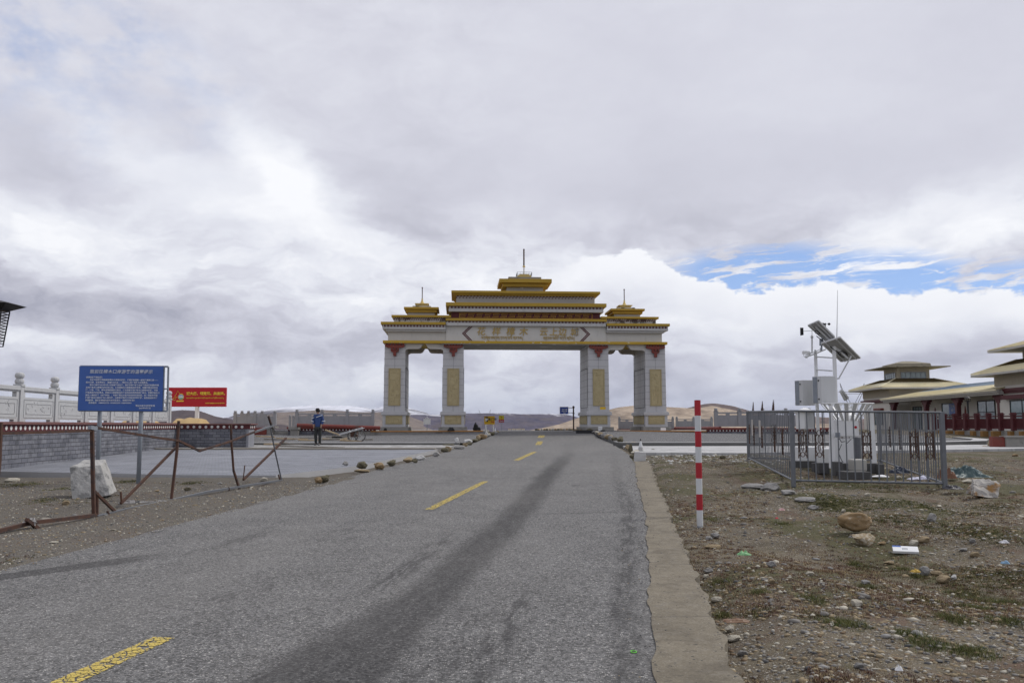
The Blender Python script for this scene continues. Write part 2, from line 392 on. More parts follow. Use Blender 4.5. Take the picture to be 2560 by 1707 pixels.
# stone block / paving materials
def blocks(name, c1, c2, mortar, w, h, scale=1, axis='xz', stain=.5, ms=.02, bump=.01, rough=.85):
    m, nt, b, P, UV, POS = pbase(name); x, y, z = sep(nt, POS)
    vec = {'xz': comb(nt, x + y, z, 0), 'xy': comb(nt, x, y, 0), 'yz': comb(nt, y, z, 0)}[axis]
    n = nt.nodes.new('ShaderNodeTexBrick'); nt.links.new(vec.k, n.inputs['Vector'])
    n.inputs['Color1'].default_value = (*c1, 1); n.inputs['Color2'].default_value = (*c2, 1); n.inputs['Mortar'].default_value = (*mortar, 1)
    n.inputs['Scale'].default_value = scale; n.inputs['Brick Width'].default_value = w; n.inputs['Row Height'].default_value = h
    n.inputs['Mortar Size'].default_value = ms; n.inputs['Bias'].default_value = 0
    c = X(nt, n.outputs[0]); q = nz(nt, POS, 1.3, 7, .65)
    c = mixc(nt, q.step(.45, .7) * stain, c, tuple(k * .35 for k in c1)); c = mixc(nt, nz(nt, POS, 11, 6, .7).step(.5, .8) * stain * .6, c, tuple(min(1, k * 1.7) for k in c2))
    nt.links.new(c.k, b.inputs['Base Color']); b.inputs['Roughness'].default_value = rough
    setbump(nt, b, X(nt, n.outputs['Fac']) * -1.0 + nz(nt, POS, 30, 5) * .5, bump); return m
BRICK = blocks('grey_brick', (.13, .135, .16), (.21, .215, .24), (.05, .05, .055), .36, .13, stain=.75, ms=.008)
PAVER = blocks('grey_pavers', (.205, .215, .245), (.26, .27, .30), (.11, .115, .125), .30, .15, axis='xy', stain=.42, ms=.011, bump=.004)
PALEPAVE = blocks('pale_paving', (.36, .36, .36), (.46, .46, .46), (.3, .3, .3), .6, .6, axis='xy', stain=.35, ms=.01, bump=.004)
TILE = mat('granite_tile', (.46, .462, .47), .6, .06, 2, spec=.4, grime=.12)
TILED = mat('tile_joint', (.10, .10, .11), .9)
CREAM = mat('cream_render', (.53, .52, .49), .85, .1, 1.2, .002, 60, grime=.22)
WHITEW = mat('weathered_whitewash', (.47, .47, .465), .85, .1, 1, .002, 60, grime=.35)
MOULD = mat('mould_stained_plaster', (.45, .44, .42), .9, .1, 2, .004, 40, col2=(.10, .095, .085), thr=(.5, .58), scale2=3)
GREYW = mat('faded_grey_plaster', (.36, .355, .345), .9, .1, 1.5, .002, 50, col2=(.62, .62, .61), thr=(.63, .65), scale2=1.1)
YEL = mat('ochre_yellow_paint', (.40, .265, .036), .6, .12, 2, .002, 40, col2=(.33, .21, .03), thr=(.45, .8), scale2=4)
YELW = mat('flaking_ochre_paint', (.46, .30, .035), .6, .12, 2, .003, 40, col2=(.62, .58, .50), thr=(.62, .66), scale2=5)
PALEY = mat('pale_gold_paint', (.60, .46, .17), .55, .15, 3)
RED = mat('dark_red_paint', (.088, .019, .022), .6, .25, 3, .002, 40)
REDB = mat('worn_red_paint', (.19, .045, .035), .6, .3, 3, .002, 40, col2=(.10, .05, .04), thr=(.5, .7))
REDCAP = mat('dusty_red_coping', (.17, .085, .08), .8, .25, 3, .003, 40)
RELIEF = mat('sandstone_relief', (.42, .355, .205), .8, .15, 4, .004, 40)
GOLD = mat('gold_letter', (.42, .30, .10), .45, .1, 5)
WHITED = mat('white_dot_paint', (.62, .62, .60), .8, .1, 3)
CONC = mat('old_concrete', (.27, .26, .24), .9, .25, 1.5, .006, 25, col2=(.12, .115, .10), thr=(.5, .72))
KERBC = mat('kerb_concrete', (.175, .152, .112), .9, .32, 1.4, .004, 60, col2=(.13, .12, .105), thr=(.60, .78), scale2=3)
KERBL = mat('pale_kerb', (.38, .38, .385), .85, .15, 2, .003, 30)
KERBD = mat('kerb_side', (.12, .12, .115), .9, .2, 2)
MARBLE = mat('carved_white_stone', (.44, .445, .45), .75, .10, 3, .004, 24, grime=.10)
GSTONE = mat('grey_carved_stone', (.29, .29, .30), .85, .12, 3, .004, 24, grime=.2)
RUST = mat('rusty_steel', (.085, .045, .032), .85, .4, 8, .003, 60, col2=(.045, .035, .035), thr=(.45, .65), scale2=6)
GALV = mat('galvanised_steel', (.15, .16, .175), .5, .2, 8, metal=.35, col2=(.16, .17, .19), thr=(.5, .7), scale2=9, spec=.5)
GALVP = mat('weathered_grey_steel', (.23, .255, .29), .55, .2, 6, spec=.4)
BLUEB = mat('blue_sign_vinyl', (.034, .105, .37), .35, .10, 2, .01, 2.5, col2=(.07, .19, .42), thr=(.55, .85), scale2=2.2, spec=.5)
SIGNW = mat('white_sign_print', (.62, .66, .72), .5, .05, 5)
REDS = mat('red_sign_vinyl', (.40, .012, .025), .45, .08, 1)
YTXT = mat('yellow_sign_print', (.72, .56, .06), .5, .05, 5)
WPAINT = mat('white_enamel', (.70, .71, .715), .4, .05, 2, spec=.5, grime=.12)
WPAINT2 = mat('grey_white_enamel', (.54, .55, .555), .45, .06, 2, spec=.5, grime=.15)
PVBACK = mat('solar_panel_back', (.36, .36, .36), .5, .12, 3)
PVCELL = mat('solar_cells', (.015, .02, .05), .2, .1, 3, spec=.6)
BLACK = mat('black_plastic', (.02, .02, .022), .6, .3, 6)
DARK = mat('dark_slab', (.085, .085, .085), .9, .3, 3, .006, 20)
STRIPER = mat('red_reflective_band', (.38, .02, .03), .45, .12, 5, col2=(.42, .10, .10), thr=(.6, .75), scale2=9)
STRIPEW = mat('white_reflective_band', (.58, .60, .61), .45, .08, 5, grime=.1)
ROCKW = mat('white_granite', (.37, .365, .35), .9, .35, 9, .02, 22, col2=(.20, .20, .195), thr=(.5, .65), scale2=6)
ROCKG = mat('grey_stone', (.27, .265, .255), .9, .3, 4, .012, 14, col2=(.15, .14, .13), thr=(.5, .7), scale2=4)
ROCKT = mat('tan_stone', (.30, .235, .145), .9, .3, 4, .012, 14, col2=(.16, .12, .08), thr=(.5, .7), scale2=4)
ROCKO = mat('olive_mossy_stone', (.145, .13, .085), .9, .3, 5, .012, 14, col2=(.05, .045, .03), thr=(.45, .65), scale2=5)
ROCKB = mat('brown_boulder', (.24, .165, .085), .8, .25, 2, .01, 12, col2=(.34, .28, .20), thr=(.5, .7), scale2=3)
ROCKP = mat('pale_pebble', (.44, .41, .34), .85, .25, 4, .008, 20, col2=(.26, .24, .2), thr=(.5, .7), scale2=5)
ROCKL = mat('pale_slab', (.46, .46, .45), .9, .15, 3, .006, 24)
GLASS = mat('teal_window_glass', (.14, .20, .21), .08, .25, 1.5, spec=.8, col2=(.20, .26, .27), thr=(.4, .6), scale2=.8)
FRAMED = mat('dark_window_frame', (.03, .03, .034), .5)
ROOFY = mat('cream_yellow_tile', (.72, .66, .46), .75, .12, 1.2, col2=(.56, .44, .22), thr=(.55, .8), scale2=.9)
ROOFB = mat('browned_roof_tile', (.085, .06, .02), .9, .35, 2)
ROOFBL = mat('pale_blue_roof_sheet', (.24, .30, .36), .5, .1, 1)
WALLB = mat('beige_wall', (.58, .555, .50), .9, .1, .8, .002, 40, grime=.15)
WALLT = mat('tan_wall', (.40, .36, .285), .9, .1, .8, .002, 40, grime=.2)
WOOD = mat('raw_planks', (.46, .36, .23), .85, .35, 4, .003, 30, col2=(.20, .15, .10), thr=(.5, .7))
WOODG = mat('weathered_boards', (.25, .23, .20), .9, .3, 4, .003, 30)
SAND = mat('yellow_sand', (.42, .30, .15), .95, .2, 2, .02, 6)
MEANDER = mat('meander_gold', (.42, .23, .035), .5, .1, 4)
ORANGE = mat('orange_kerb_paint', (.42, .20, .06), .8, .3, 4)

# fine horizontal washing streaks on the pavers, black specks on the concrete strip
nt = PAVER.node_tree; b = nt.nodes['Principled BSDF']; lk = b.inputs['Base Color'].links[0].from_socket
g = nt.nodes.new('ShaderNodeNewGeometry'); x, y, z = sep(nt, X(nt, g.outputs['Position']))
c = mixc(nt, nz(nt, comb(nt, x * .25, y * 2.6, 0), 1.4, 6, .7).step(.42, .68) * .45, X(nt, lk), (.15, .155, .175)); c = mixc(nt, nz(nt, comb(nt, x * .15, y * .5, 4), 1.2, 5, .6).step(.5, .7) * .35, c, (.36, .37, .40)); nt.links.new(c.k, b.inputs['Base Color'])
nt = KERBC.node_tree; b = nt.nodes['Principled BSDF']; lk = b.inputs['Base Color'].links[0].from_socket
g = nt.nodes.new('ShaderNodeNewGeometry'); Q = X(nt, g.outputs['Position']); r1, r2, r3 = sep(nt, vor(nt, Q, 22, 'F1', 'Color'))
c = mixc(nt, r1.step(.80, .84) * vor(nt, Q, 22).step(.30, .16), X(nt, lk), (.05, .048, .045)); c = mixc(nt, nz(nt, Q, 55, 4, .7).step(.5, .7) * .45, c, (.36, .33, .27)); c = mixc(nt, nz(nt, Q, 38, 4, .7).step(.5, .7) * .5, c, (.07, .06, .05)); c = mixc(nt, nz(nt, Q, 2.2, 6, .7).step(.45, .65) * .6, c, (.085, .072, .054)); c = mixc(nt, nz(nt, Q, 7, 6, .75).step(.5, .66) * .5, c, (.27, .245, .20)); c = mixc(nt, nz(nt, Q, 14, 5, .75).step(.56, .66) * .6, c, (.055, .048, .04))
x, y, z = sep(nt, Q); jt = (y * .42 + nz(nt, Q, 2, 3) * .08)._m('FRACT').step(.016, .008) * .5; c = mixc(nt, jt, c, (.08, .07, .06)); nt.links.new(c.k, b.inputs['Base Color'])
# ------------------------------------------------------------------ terrain: one sheet out to the horizon
def axis_pts(a, b, st, lo, hi, gr=1.16):
    m = list(np.arange(a, b + 1e-6, st)); s = st; q = a; L = []
    while q > lo: s *= gr; q -= s; L.append(q)
    s = st; q = b; Rr = []
    while q < hi: s *= gr; q += s; Rr.append(q)
    return np.array(L[::-1] + m + Rr)
xs = axis_pts(-11, 15, .13, -26000, 26000, 1.13); ys = axis_pts(3.5, 36, .13, -3000, 30000, 1.10)
XX, YY = np.meshgrid(xs, ys); ZZ = ground(XX, YY)
nx, ny = len(xs), len(ys)
me = bpy.data.meshes.new('ground'); me.vertices.add(nx * ny)
me.vertices.foreach_set('co', np.stack([XX, YY, ZZ], -1).astype(np.float32).ravel())
ii = (np.arange(ny - 1)[:, None] * nx + np.arange(nx - 1)[None, :]).ravel()
q = np.stack([ii, ii + 1, ii + nx + 1, ii + nx], -1).ravel()
me.loops.add(len(q)); me.loops.foreach_set('vertex_index', q)
me.polygons.add(len(ii)); me.polygons.foreach_set('loop_start', np.arange(0, len(q), 4)); me.polygons.foreach_set('use_smooth', np.ones(len(ii), bool))
me.materials.append(GRAVEL); me.update(calc_edges=True)
o = bpy.data.objects.new('ground', me); COL.objects.link(o); struct(o)

def strip(name, rows, zoff, m, skirt=0, zf=base, uvc=xc, kind='structure', ncol=1):
    """a sheet over rows (y, x_left, x_right) lying zoff above zf, optional skirts; uv = metres from centre line / along"""
    vs, fs, uv = [], [], []
    for y, a, b in rows:
        for k in range(ncol + 1):
            x = a + (b - a) * k / ncol; vs.append((x, y, float(zf(y)) + zoff)); uv.append((x - float(uvc(y)), y))
    w = ncol + 1
    for i in range(len(rows) - 1):
        for k in range(ncol): fs.append((i * w + k, i * w + k + 1, (i + 1) * w + k + 1, (i + 1) * w + k))
    if skirt:
        loop = [(0 * w + k) for k in range(w)] + [i * w + ncol for i in range(1, len(rows))] + [(len(rows) - 1) * w + k for k in reversed(range(ncol))] + [i * w for i in reversed(range(1, len(rows) - 1))]
        n0 = len(vs)
        for i in loop: vs.append((vs[i][0], vs[i][1], vs[i][2] - skirt)); uv.append(uv[i])
        for j in range(len(loop)):
            j2 = (j + 1) % len(loop); fs.append((loop[j], n0 + j, n0 + j2, loop[j2]))
    me = bpy.data.meshes.new(name); me.from_pydata(vs, [], fs)
    for q in (m if isinstance(m, list) else [m]): me.materials.append(q)
    if isinstance(m, list):
        for i, p in enumerate(me.polygons): p.material_index = 0 if i < (len(rows) - 1) * ncol else 1
    ul = me.uv_layers.new(name='UVMap')
    for l in me.loops: ul.data[l.index].uv = uv[l.vertex_index]
    o = bpy.data.objects.new(name, me); COL.objects.link(o); ORG[o] = Vector((0, 0, 0))
    if kind: o['kind'] = kind
    return o
LL = lambda y: float(xc(y)) + float(np.interp(y, [0, 9, 14, 22, 33, 67, 400], [-3.2, -3.16, -3.28, -3.45, -3.5, -3.35, -3.3]))
RR = lambda y: float(xc(y)) + float(np.interp(y, [0, 8, 16, 28, 37, 62, 400], [3.38, 3.38, 3.5, 3.82, 3.8, 3.6, 3.3]))
def zroad(y): return float(base(y)) - (.05 * max(0, y - 74) + .3 * float(ss(0, 6, y - 74)) if y > 74 else 0)
yy = [-25, -10, 0] + [2 + .5 * i for i in range(170)] + [90, 100, 130, 180, 260, 380]
strip('road', [(y, LL(y), RR(y) + (.12 if y < 29 else 0)) for y in yy], .0, ROAD, skirt=.12, zf=zroad, ncol=14)
KE = [(-25, -5.2 + 8.6), (0, 1.05), (5.39, 1.36), (9.74, 1.93), (12.5, 2.27), (15.59, 2.70), (20, 3.25), (27.5, 4.30), (28.9, 4.42)]
ky = [-10, 0] + [2 + .12 * i for i in range(224)] + [28.9]
strip('concrete_road_edge', [(y, RR(y) + .03 + .055 * float(fbm(y * 2.1, 0, 5, 71)), .03 * float(fbm(y * 2.7, 3, 4, 72)) + float(np.interp(y, [p[0] for p in KE], [p[1] for p in KE]) + .02 * math.sin(y * 5.1) + .015 * math.sin(y * 13))) for y in ky], .012, KERBC, skirt=.22, ncol=3)
# lane markings (world outline from the four dashes seen)
def dash(pa, pb, wd=.15):
    a, b = G(*pa), G(*pb); d = (b - a).normalized(); n = Vector((d.y, -d.x, 0)).normalized() * wd / 2
    vs = []; N = 12
    for i in range(N + 1):
        p = a.lerp(b, i / N)
        for s in (-1, 1):
            q = p + n * s; vs.append((q.x, q.y, zroad(q.y) + .006))
    me = bpy.data.meshes.new('lane_marking'); me.from_pydata(vs, [], [(2 * i, 2 * i + 1, 2 * i + 3, 2 * i + 2) for i in range(N)])
    ul = me.uv_layers.new(name='UVMap')
    for l in me.loops: ul.data[l.index].uv = (l.vertex_index % 2, (l.vertex_index // 2) / N)
    me.materials.append(YPAINT); o = bpy.data.objects.new('lane_marking', me); COL.objects.link(o); struct(o)
dash((40, 1762), (410, 1594), .17); dash((1072, 1274), (1214, 1203)); dash((1290, 1151), (1338, 1129), .2); dash((1345, 1112), (1351, 1103), .3); dash((1351, 1094), (1355, 1088), .4)

# left square: pavers, gravel bed, kerb, cross road
PE = [G(x, y) for x, y in ((0, 1183), (230, 1187), (460, 1192), (690, 1193), (790, 1181), (900, 1168), (1000, 1146), (1050, 1132))]
def leftsq(y): return float(np.interp(y, [p.y for p in sorted(PE[3:], key=lambda p: p.y)], [p.x for p in sorted(PE[3:], key=lambda p: p.y)]))
y0, y1 = PE[3].y, 36.9
rows = [(PE[0].y - .0, -14.4, PE[0].x)]
vs = [Vector((-40, PE[0].y + .4, 0)), PE[0], PE[1], PE[2], PE[3], PE[4], PE[5], PE[6], Vector((LL(36.9) - .5, 36.9, 0)), Vector((-40, 36.9, 0))]
def slab(name, pts, zoff, th, m, zf=base, kind='structure'):
    P_ = [Vector((p[0], p[1], float(zf(p[1])) + zoff)) for p in pts]; mb = MB(); n = len(P_)
    mb.add(P_ + [p - Vector((0, 0, th)) for p in P_], [tuple(range(n))], 0)
    mb.f += [(i, n + i, n + (i + 1) % n, (i + 1) % n) for i in range(n)]; mb.m += [1 if isinstance(m, list) else 0] * n
    o = mb.build(name, m)
    if kind: o['kind'] = kind
    ORG[o] = Vector((0, 0, 0)); return o
slab('paved_square', vs, .05, .25, [PAVER, KERBL])
slab('paved_square_edge', [(-40, 37.0), (LL(37) - .6, 37.0), (LL(37.5) - .6, 37.35), (-40, 37.35)], .10, .3, WOODG)
slab('gravel_bed', [(-40, 37.36), (LL(37.4) - .6, 37.36), (LL(42.9) - .35, 42.88), (-40, 42.88)], .03, .2, mat('grey_grit', (.27, .265, .26), .95, .3, 6, .02, 18, col2=(.40, .40, .40), thr=(.5, .6), scale2=2))
slab('kerb', [(-40, 42.9), (LL(43) - .35, 42.9), (LL(43) - .35, 43.5), (-40, 43.5)], .13, .4, [KERBL, KERBD])
strip('side_road', [(y, -40, LL(y) - .15) for y in (43.52, 47, 50, 53, 55, 56, 57, 58, 59, 60.5)], .10, SIDEROAD)
# right side
slab('pale_pavement', [(RR(36) + .4, 35.2), (9, 34.8), (14, 36.6), (22, 39.0), (26, 40.5), (26, 43.8), (RR(42) + .4, 43.8)], .01, .2, PALEPAVE)
KR = [(RR(42) + .3, 42.2), (12, 42.2), (17, 42.4), (21, 43.1), (24, 44.8), (25.6, 47.5), (26.2, 51)]
KR2 = [(x * .99 - .3, y + .55) for x, y in KR]
slab('kerb', KR + KR2[::-1], .17, .45, [KERBL, KERBD])
slab('side_road', [(RR(43) + .15, 42.85)] + [(x - .02, y + .02) for x, y in KR2[1:]] + [(26, 57), (22, 62), (RR(62) + .1, 62.6)], .105, .2, SIDEROAD)
strip('road_line', [(46.8, RR(47) + .6, 20), (47.0, RR(47) + .6, 20)], .112, KERBL)
# gate platforms with painted edge
def ztop(y): return 1.18
for nm, pts in (('platform', [(-14, 58.3), (-9.2, 57.6), (-2.0, 60.8), (-1.9, 74.2), (-40, 74.2), (-40, 58.3)]),
                ('platform', [(6.2, 63.2), (13.2, 58.2), (23, 58.2), (24, 76.5), (6.5, 74.6)])):
    slab(nm, pts, 0, .75, [CONC, CONC], zf=ztop)
for pts in ([(-9.2, 57.55), (-2.0, 60.75), (-2.0, 61.5), (-9.2, 58.3)], [(6.2, 63.1), (13.2, 58.12), (13.2, 58.9), (6.2, 63.9)]):
    slab('painted_kerb', pts, .035, .07, ORANGE, zf=ztop)
# terrace behind the long wall on the left
slab('terrace', [(-70, 24.6), (-14.3, 24.6), (-15.4, 40.0), (-12.2, 40.1), (-12.3, 41.6), (-17.3, 58), (-19.8, 66), (-70, 66)], 0, 1.9, [SAND, CONC], zf=lambda y: 1.45)

# ------------------------------------------------------------------ hills: ridges with real depth
def hillmat(name, c1, c2, snow=0, snowz=(0, 1), c3=None):
    m, nt, b, P, UV, POS = pbase(name); x, y, z = sep(nt, POS); u, v, _ = sep(nt, UV)
    n = nz(nt, POS, .0022, 8, .62); n2 = nz(nt, comb(nt, x, y * .3, z * 2), .009, 7, .68)
    c = mixc(nt, n.step(.38, .62), c1, c2)
    if c3: c = mixc(nt, n2.step(.48, .66) * .7, c, c3)
    c = mixc(nt, n2.step(.4, .7) * .45, c, tuple(k * .5 for k in c1)); n3 = nz(nt, comb(nt, x, y * .25, z * 3), .03, 6, .7); c = mixc(nt, n3.step(.45, .7) * .4, c, tuple(k * 1.5 for k in c2)); c = mixc(nt, n3.step(.5, .3) * .35, c, tuple(k * .55 for k in c1))
    if snow:
        s = (v + (n - .5) * 1.1 + (n2 - .5) * .9).step(*snowz); c = mixc(nt, s * snow, c, (.78, .80, .86))
    nt.links.new(c.k, b.inputs['Base Color']); b.inputs['Roughness'].default_value = 1; b.inputs['Specular IOR Level'].default_value = 0
    return m
def hill(pts, dist, m, foot=-45, back=.55, front=.35, rough=.10, seed=0, N=260, M=26, label=None):
    """ridge through photo-skyline points at distance dist, falling away on both sides"""
    pts = [W3(px, py, dist) for px, py in pts]; X_ = np.array([p.x for p in pts]); Z_ = np.array([p.z for p in pts])
    xs = np.linspace(X_[0], X_[-1], N); zr = np.interp(xs, X_, Z_)
    k = max(3, N // 50); ker = np.ones(k) / k; zr = np.convolve(np.pad(zr, k // 2, 'edge'), ker, 'same')[k // 2:k // 2 + N]
    vs, uv = [], []
    tt = np.concatenate([np.linspace(-1, 0, M), np.linspace(0, 1, M // 2)[1:]])
    for t_ in tt:
        yv = dist * (1 + (front if t_ < 0 else back) * t_)
        fall = (1 - abs(t_)) ** 1.25 if t_ < 0 else (1 - t_) ** 1.3
        g = fbm(xs / dist * 9 + seed, np.full(N, t_ * 2.2 + seed), 5, seed); h = zr - foot
        z = foot + h * fall * (1 + .9 * rough * 6 * g * min(1, abs(t_) * 4)) + 0
        z = np.minimum(z, foot + h * (1 - .25 * abs(t_)) + 0)
        xv = xs * (yv / dist)
        for a, c_, d_ in zip(xv, z, fall * (zr - foot) / (zr.max() - foot)): vs.append((a, yv, c_)); uv.append((a / dist, d_))
    fs = [(i * N + j, i * N + j + 1, (i + 1) * N + j + 1, (i + 1) * N + j) for i in range(len(tt) - 1) for j in range(N - 1)]
    me = bpy.data.meshes.new('hill'); me.from_pydata(vs, [], fs); me.materials.append(m)
    me.polygons.foreach_set('use_smooth', [True] * len(fs)); ul = me.uv_layers.new(name='UVMap')
    A = np.array(uv, np.float32)[np.array([l.vertex_index for l in me.loops])]; ul.data.foreach_set('uv', A.ravel())
    o = bpy.data.objects.new('hill', me); COL.objects.link(o); struct(o); return o
H_SNOW = hillmat('snowy_hill', (.11, .10, .115), (.17, .155, .16), .9, (.45, 1.0))
H_PUR = hillmat('shaded_purple_hill', (.075, .070, .10), (.12, .106, .13), .8, (.98, 1.2), (.19, .155, .14))  # cloud shade over the far range is put into this darker colour
H_DARK = hillmat('dark_hill', (.075, .062, .066), (.11, .088, .085), 0, c3=(.15, .12, .11))
H_BRN = hillmat('brown_hill', (.15, .125, .115), (.21, .175, .15), 0, c3=(.30, .245, .19))
H_TAN = hillmat('sunlit_tan_hill', (.33, .265, .205), (.43, .355, .275), 0, c3=(.20, .165, .145))  # tan grass, with the sun patch on it also put into the paler colour
hill([(330, 1062), (560, 1046), (590, 1037), (650, 1026), (700, 1019), (780, 1013), (868, 1014), (912, 1018), (930, 1023), (965, 1014), (1000, 1013), (1060, 1030), (1110, 1048)], 9500, H_SNOW, seed=3)
hill([(420, 1042), (470, 1046), (540, 1041), (600, 1045), (700, 1052), (800, 1056)], 8200, hillmat('snow_patch_hill', (.12, .10, .12), (.17, .145, .15), .9, (.75, .95)), seed=8)
hill([(600, 1060), (640, 1041), (690, 1031), (740, 1029), (800, 1024), (840, 1026), (900, 1030), (960, 1030), (1010, 1036), (1050, 1050), (1080, 1062)], 5200, H_BRN, seed=5)
hill([(330, 1050), (400, 1030), (455, 1024.5), (500, 1027), (540, 1041), (590, 1050), (650, 1057), (720, 1063)], 3800, H_DARK, seed=12)
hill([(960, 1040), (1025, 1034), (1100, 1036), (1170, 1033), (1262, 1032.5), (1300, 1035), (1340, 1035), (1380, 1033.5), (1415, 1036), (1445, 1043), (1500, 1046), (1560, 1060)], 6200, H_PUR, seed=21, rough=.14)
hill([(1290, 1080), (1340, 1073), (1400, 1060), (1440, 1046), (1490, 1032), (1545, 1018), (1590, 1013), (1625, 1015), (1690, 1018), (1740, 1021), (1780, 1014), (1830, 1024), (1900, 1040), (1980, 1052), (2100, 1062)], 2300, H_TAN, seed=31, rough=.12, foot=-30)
hill([(1640, 1040), (1700, 1024), (1760, 1009.5), (1785, 1007.5), (1830, 1014), (1880, 1028), (1940, 1036), (2100, 1045), (2300, 1050), (2700, 1062)], 3400, hillmat('brown_summit_hill', (.125, .10, .095), (.17, .135, .12), 0, c3=(.24, .19, .15)), seed=41)

# ------------------------------------------------------------------ gateway
GA = 3.5
GP = Vector((W3(1316, 1062, 62).x, 62, 1.18))
gate = empty('gateway', GP, 'pale ceremonial gateway with stepped ochre-yellow eaves and four tiled pillars spanning the road', 'gateway', rz=R(GA))
Zl = lambda y, dep=0: (HOR - y) * (62 + dep) / F + .42
Xl = lambda h, dep=0: h * (62 + dep) / F
def gbox(mb, hx0, hx1, ytop, ybot, d0, d1, m=0):
    mb.box((hx0, d0, Zl(ybot, d0)), (hx1, d1, Zl(ytop, d0)), m); return mb
def sym(h): return -h, h
zB = Zl(860); zBt = Zl(853.5)
# pillars
def pillar(cx):
    w = .72; mb = MB(); Z1 = zB + .0
    t0, t1 = w + .03, w
    mb.hexa([(cx - t0, .02, 1.25), (cx + t0, .02, 1.25), (cx + t0, 4.3, 1.25), (cx - t0, 4.3, 1.25)], [(cx - t1, .06, Z1), (cx + t1, .06, Z1), (cx + t1, 4.26, Z1), (cx - t1, 4.26, Z1)])
    p = mb.build('pillar', [TILE], gate, bevel=.02)
    b = MB(); b.box((cx - .80, -.04, 0.28), (cx + .80, 4.36, 1.10)); b.box((cx - .90, -.14, 1.10), (cx + .90, 4.46, 1.32)); b.box((cx - .84, -.08, 1.32), (cx + .84, 4.4, 1.36))
    b.build('plinth', TILE, p, bevel=.015)
    s = MB(); s.box((cx - 1.0, -.3, 0), (cx + 1.0, 4.6, .28)); s.build('footing', CONC, p, bevel=.02)
    j = MB()                                         # tile joints, 4 mm raised dark lines
    for k in range(1, 11):
        z = 1.36 + k * .455
        k_ = (z - 1.25) / (Z1 - 1.25); h_ = .75 - .03 * k_ + .002
        if z < Z1: j.box((cx - h_, .02 + .04 * k_ - .002, z), (cx + h_, 4.30 - .04 * k_ + .002, z + .014))
    j.hexa([(cx - .007, .017, 1.3), (cx + .007, .017, 1.3), (cx + .007, .07, 1.3), (cx - .007, .07, 1.3)], [(cx - .007, .057, Z1), (cx + .007, .057, Z1), (cx + .007, .1, Z1), (cx - .007, .1, Z1)])
    for k in range(1, 5):
        for sx in (-1, 1): ya = .05 + k * .84; j.hexa([(cx + sx * .74, ya, 1.3), (cx + sx * .7525, ya, 1.3), (cx + sx * .7525, ya + .01, 1.3), (cx + sx * .74, ya + .01, 1.3)], [(cx + sx * .71, ya, Z1), (cx + sx * .7225, ya, Z1), (cx + sx * .7225, ya + .01, Z1), (cx + sx * .71, ya + .01, Z1)])
    j.build('tile_joints', TILED, p)
    def relief(x0, x1, z0, z1, yy_, seed, side=0):
        r = MB(); q = random.Random(seed)
        def bx(a, b, c, d, e, f):
            if side: r.box((side * min(c * side, d * side), a, e), (side * max(c * side, d * side), b, f)) if False else r.box((min(c, d), a, e), (max(c, d), b, f))
            else: r.box((a, c, e), (b, d, f))
        sg = 1 if side > 0 else -1
        o0 = yy_
        bx(x0, x1, o0, o0 + sg * .03, z0, z1)
        for a, b, c, d in ((x0, x1, z0, z0 + .035), (x0, x1, z1 - .035, z1), (x0, x0 + .035, z0, z1), (x1 - .035, x1, z0, z1),
                           (x0 + .07, x1 - .07, z0 + .07, z0 + .085), (x0 + .07, x1 - .07, z1 - .085, z1 - .07), (x0 + .07, x0 + .085, z0 + .07, z1 - .07), (x1 - .085, x1 - .07, z0 + .07, z1 - .07)):
            bx(a, b, o0 + sg * .03, o0 + sg * .05, c, d)
        if not side:                                  # carved scrolls
            W_ = x1 - x0; Hh = z1 - z0; n = int(26 * Hh * W_) + 6
            for _ in range(n):
                ax, az_ = q.uniform(x0 + .16, x1 - .16), q.uniform(z0 + .16, z1 - .16); rr = q.uniform(.04, .13); a0 = q.uniform(0, 6.28); ln = q.uniform(1.5, 4.5)
                pts = []
                for k in range(7):
                    aa = a0 + ln * k / 6; rk = rr * (1 - k * .09); X1 = ax + rk * math.cos(aa); Z_ = az_ + rk * math.sin(aa) * 1.2
                    pts.append((min(max(X1, x0 + .1), x1 - .1), o0 - .03, min(max(Z_, z0 + .1), z1 - .1)))
                r.tube(pts, q.uniform(.012, .024), 5)
        return r.build('relief_panel', RELIEF, p)
    relief(cx - .42, cx + .42, Zl(1015.5) + .03, Zl(922), .02, int(cx * 10) + 100)
    relief(cx - .58, cx + .58, Zl(1060), Zl(1039), -.04, int(cx * 10) + 200)
    for sx in (-1, 1):
        relief(.4, 3.9, Zl(1060), Zl(1039), cx + sx * .80, 5, side=sx)
        g = MB(); a, b_, c_, d_ = .35, 3.95, 1.65, 4.45
        for (u0, u1, v0, v1) in ((a, b_, c_, c_ + .03), (a, b_, d_ - .03, d_), (a, a + .03, c_, d_), (b_ - .03, b_, c_, d_)):
            g.box((cx + sx * .755 - .01, u0, v0), (cx + sx * .755 + .01, u1, v1))
        g.build('side_frame', TILED, p)
    # stepped timber-style bracket
    k = MB(); zt = zB; y_ = -.13
    for i in range(7): k.box((cx - .66 + i * .2, y_ - .05, zt - .13), (cx - .55 + i * .2, .02, zt - .01))
    out_ = [(-.70, -.13), (.70, -.13), (.66, -.25), (.50, -.31), (.30, -.33), (-.30, -.33), (-.50, -.31), (-.66, -.25)]
    k.prism([(cx + a, y_, zt + b) for a, b in out_], (0, .15, 0), 0)
    for i in range(3): k.box((cx - .27 + i * .2, y_ - .04, zt - .47), (cx - .13 + i * .2, .02, zt - .34))
    k.prism([(cx + a, y_ + .01, zt + b) for a, b in [(-.30, -.46), (.30, -.46), (.26, -.58), (.14, -.64), (-.14, -.64), (-.26, -.58)]], (0, .14, 0), 0)
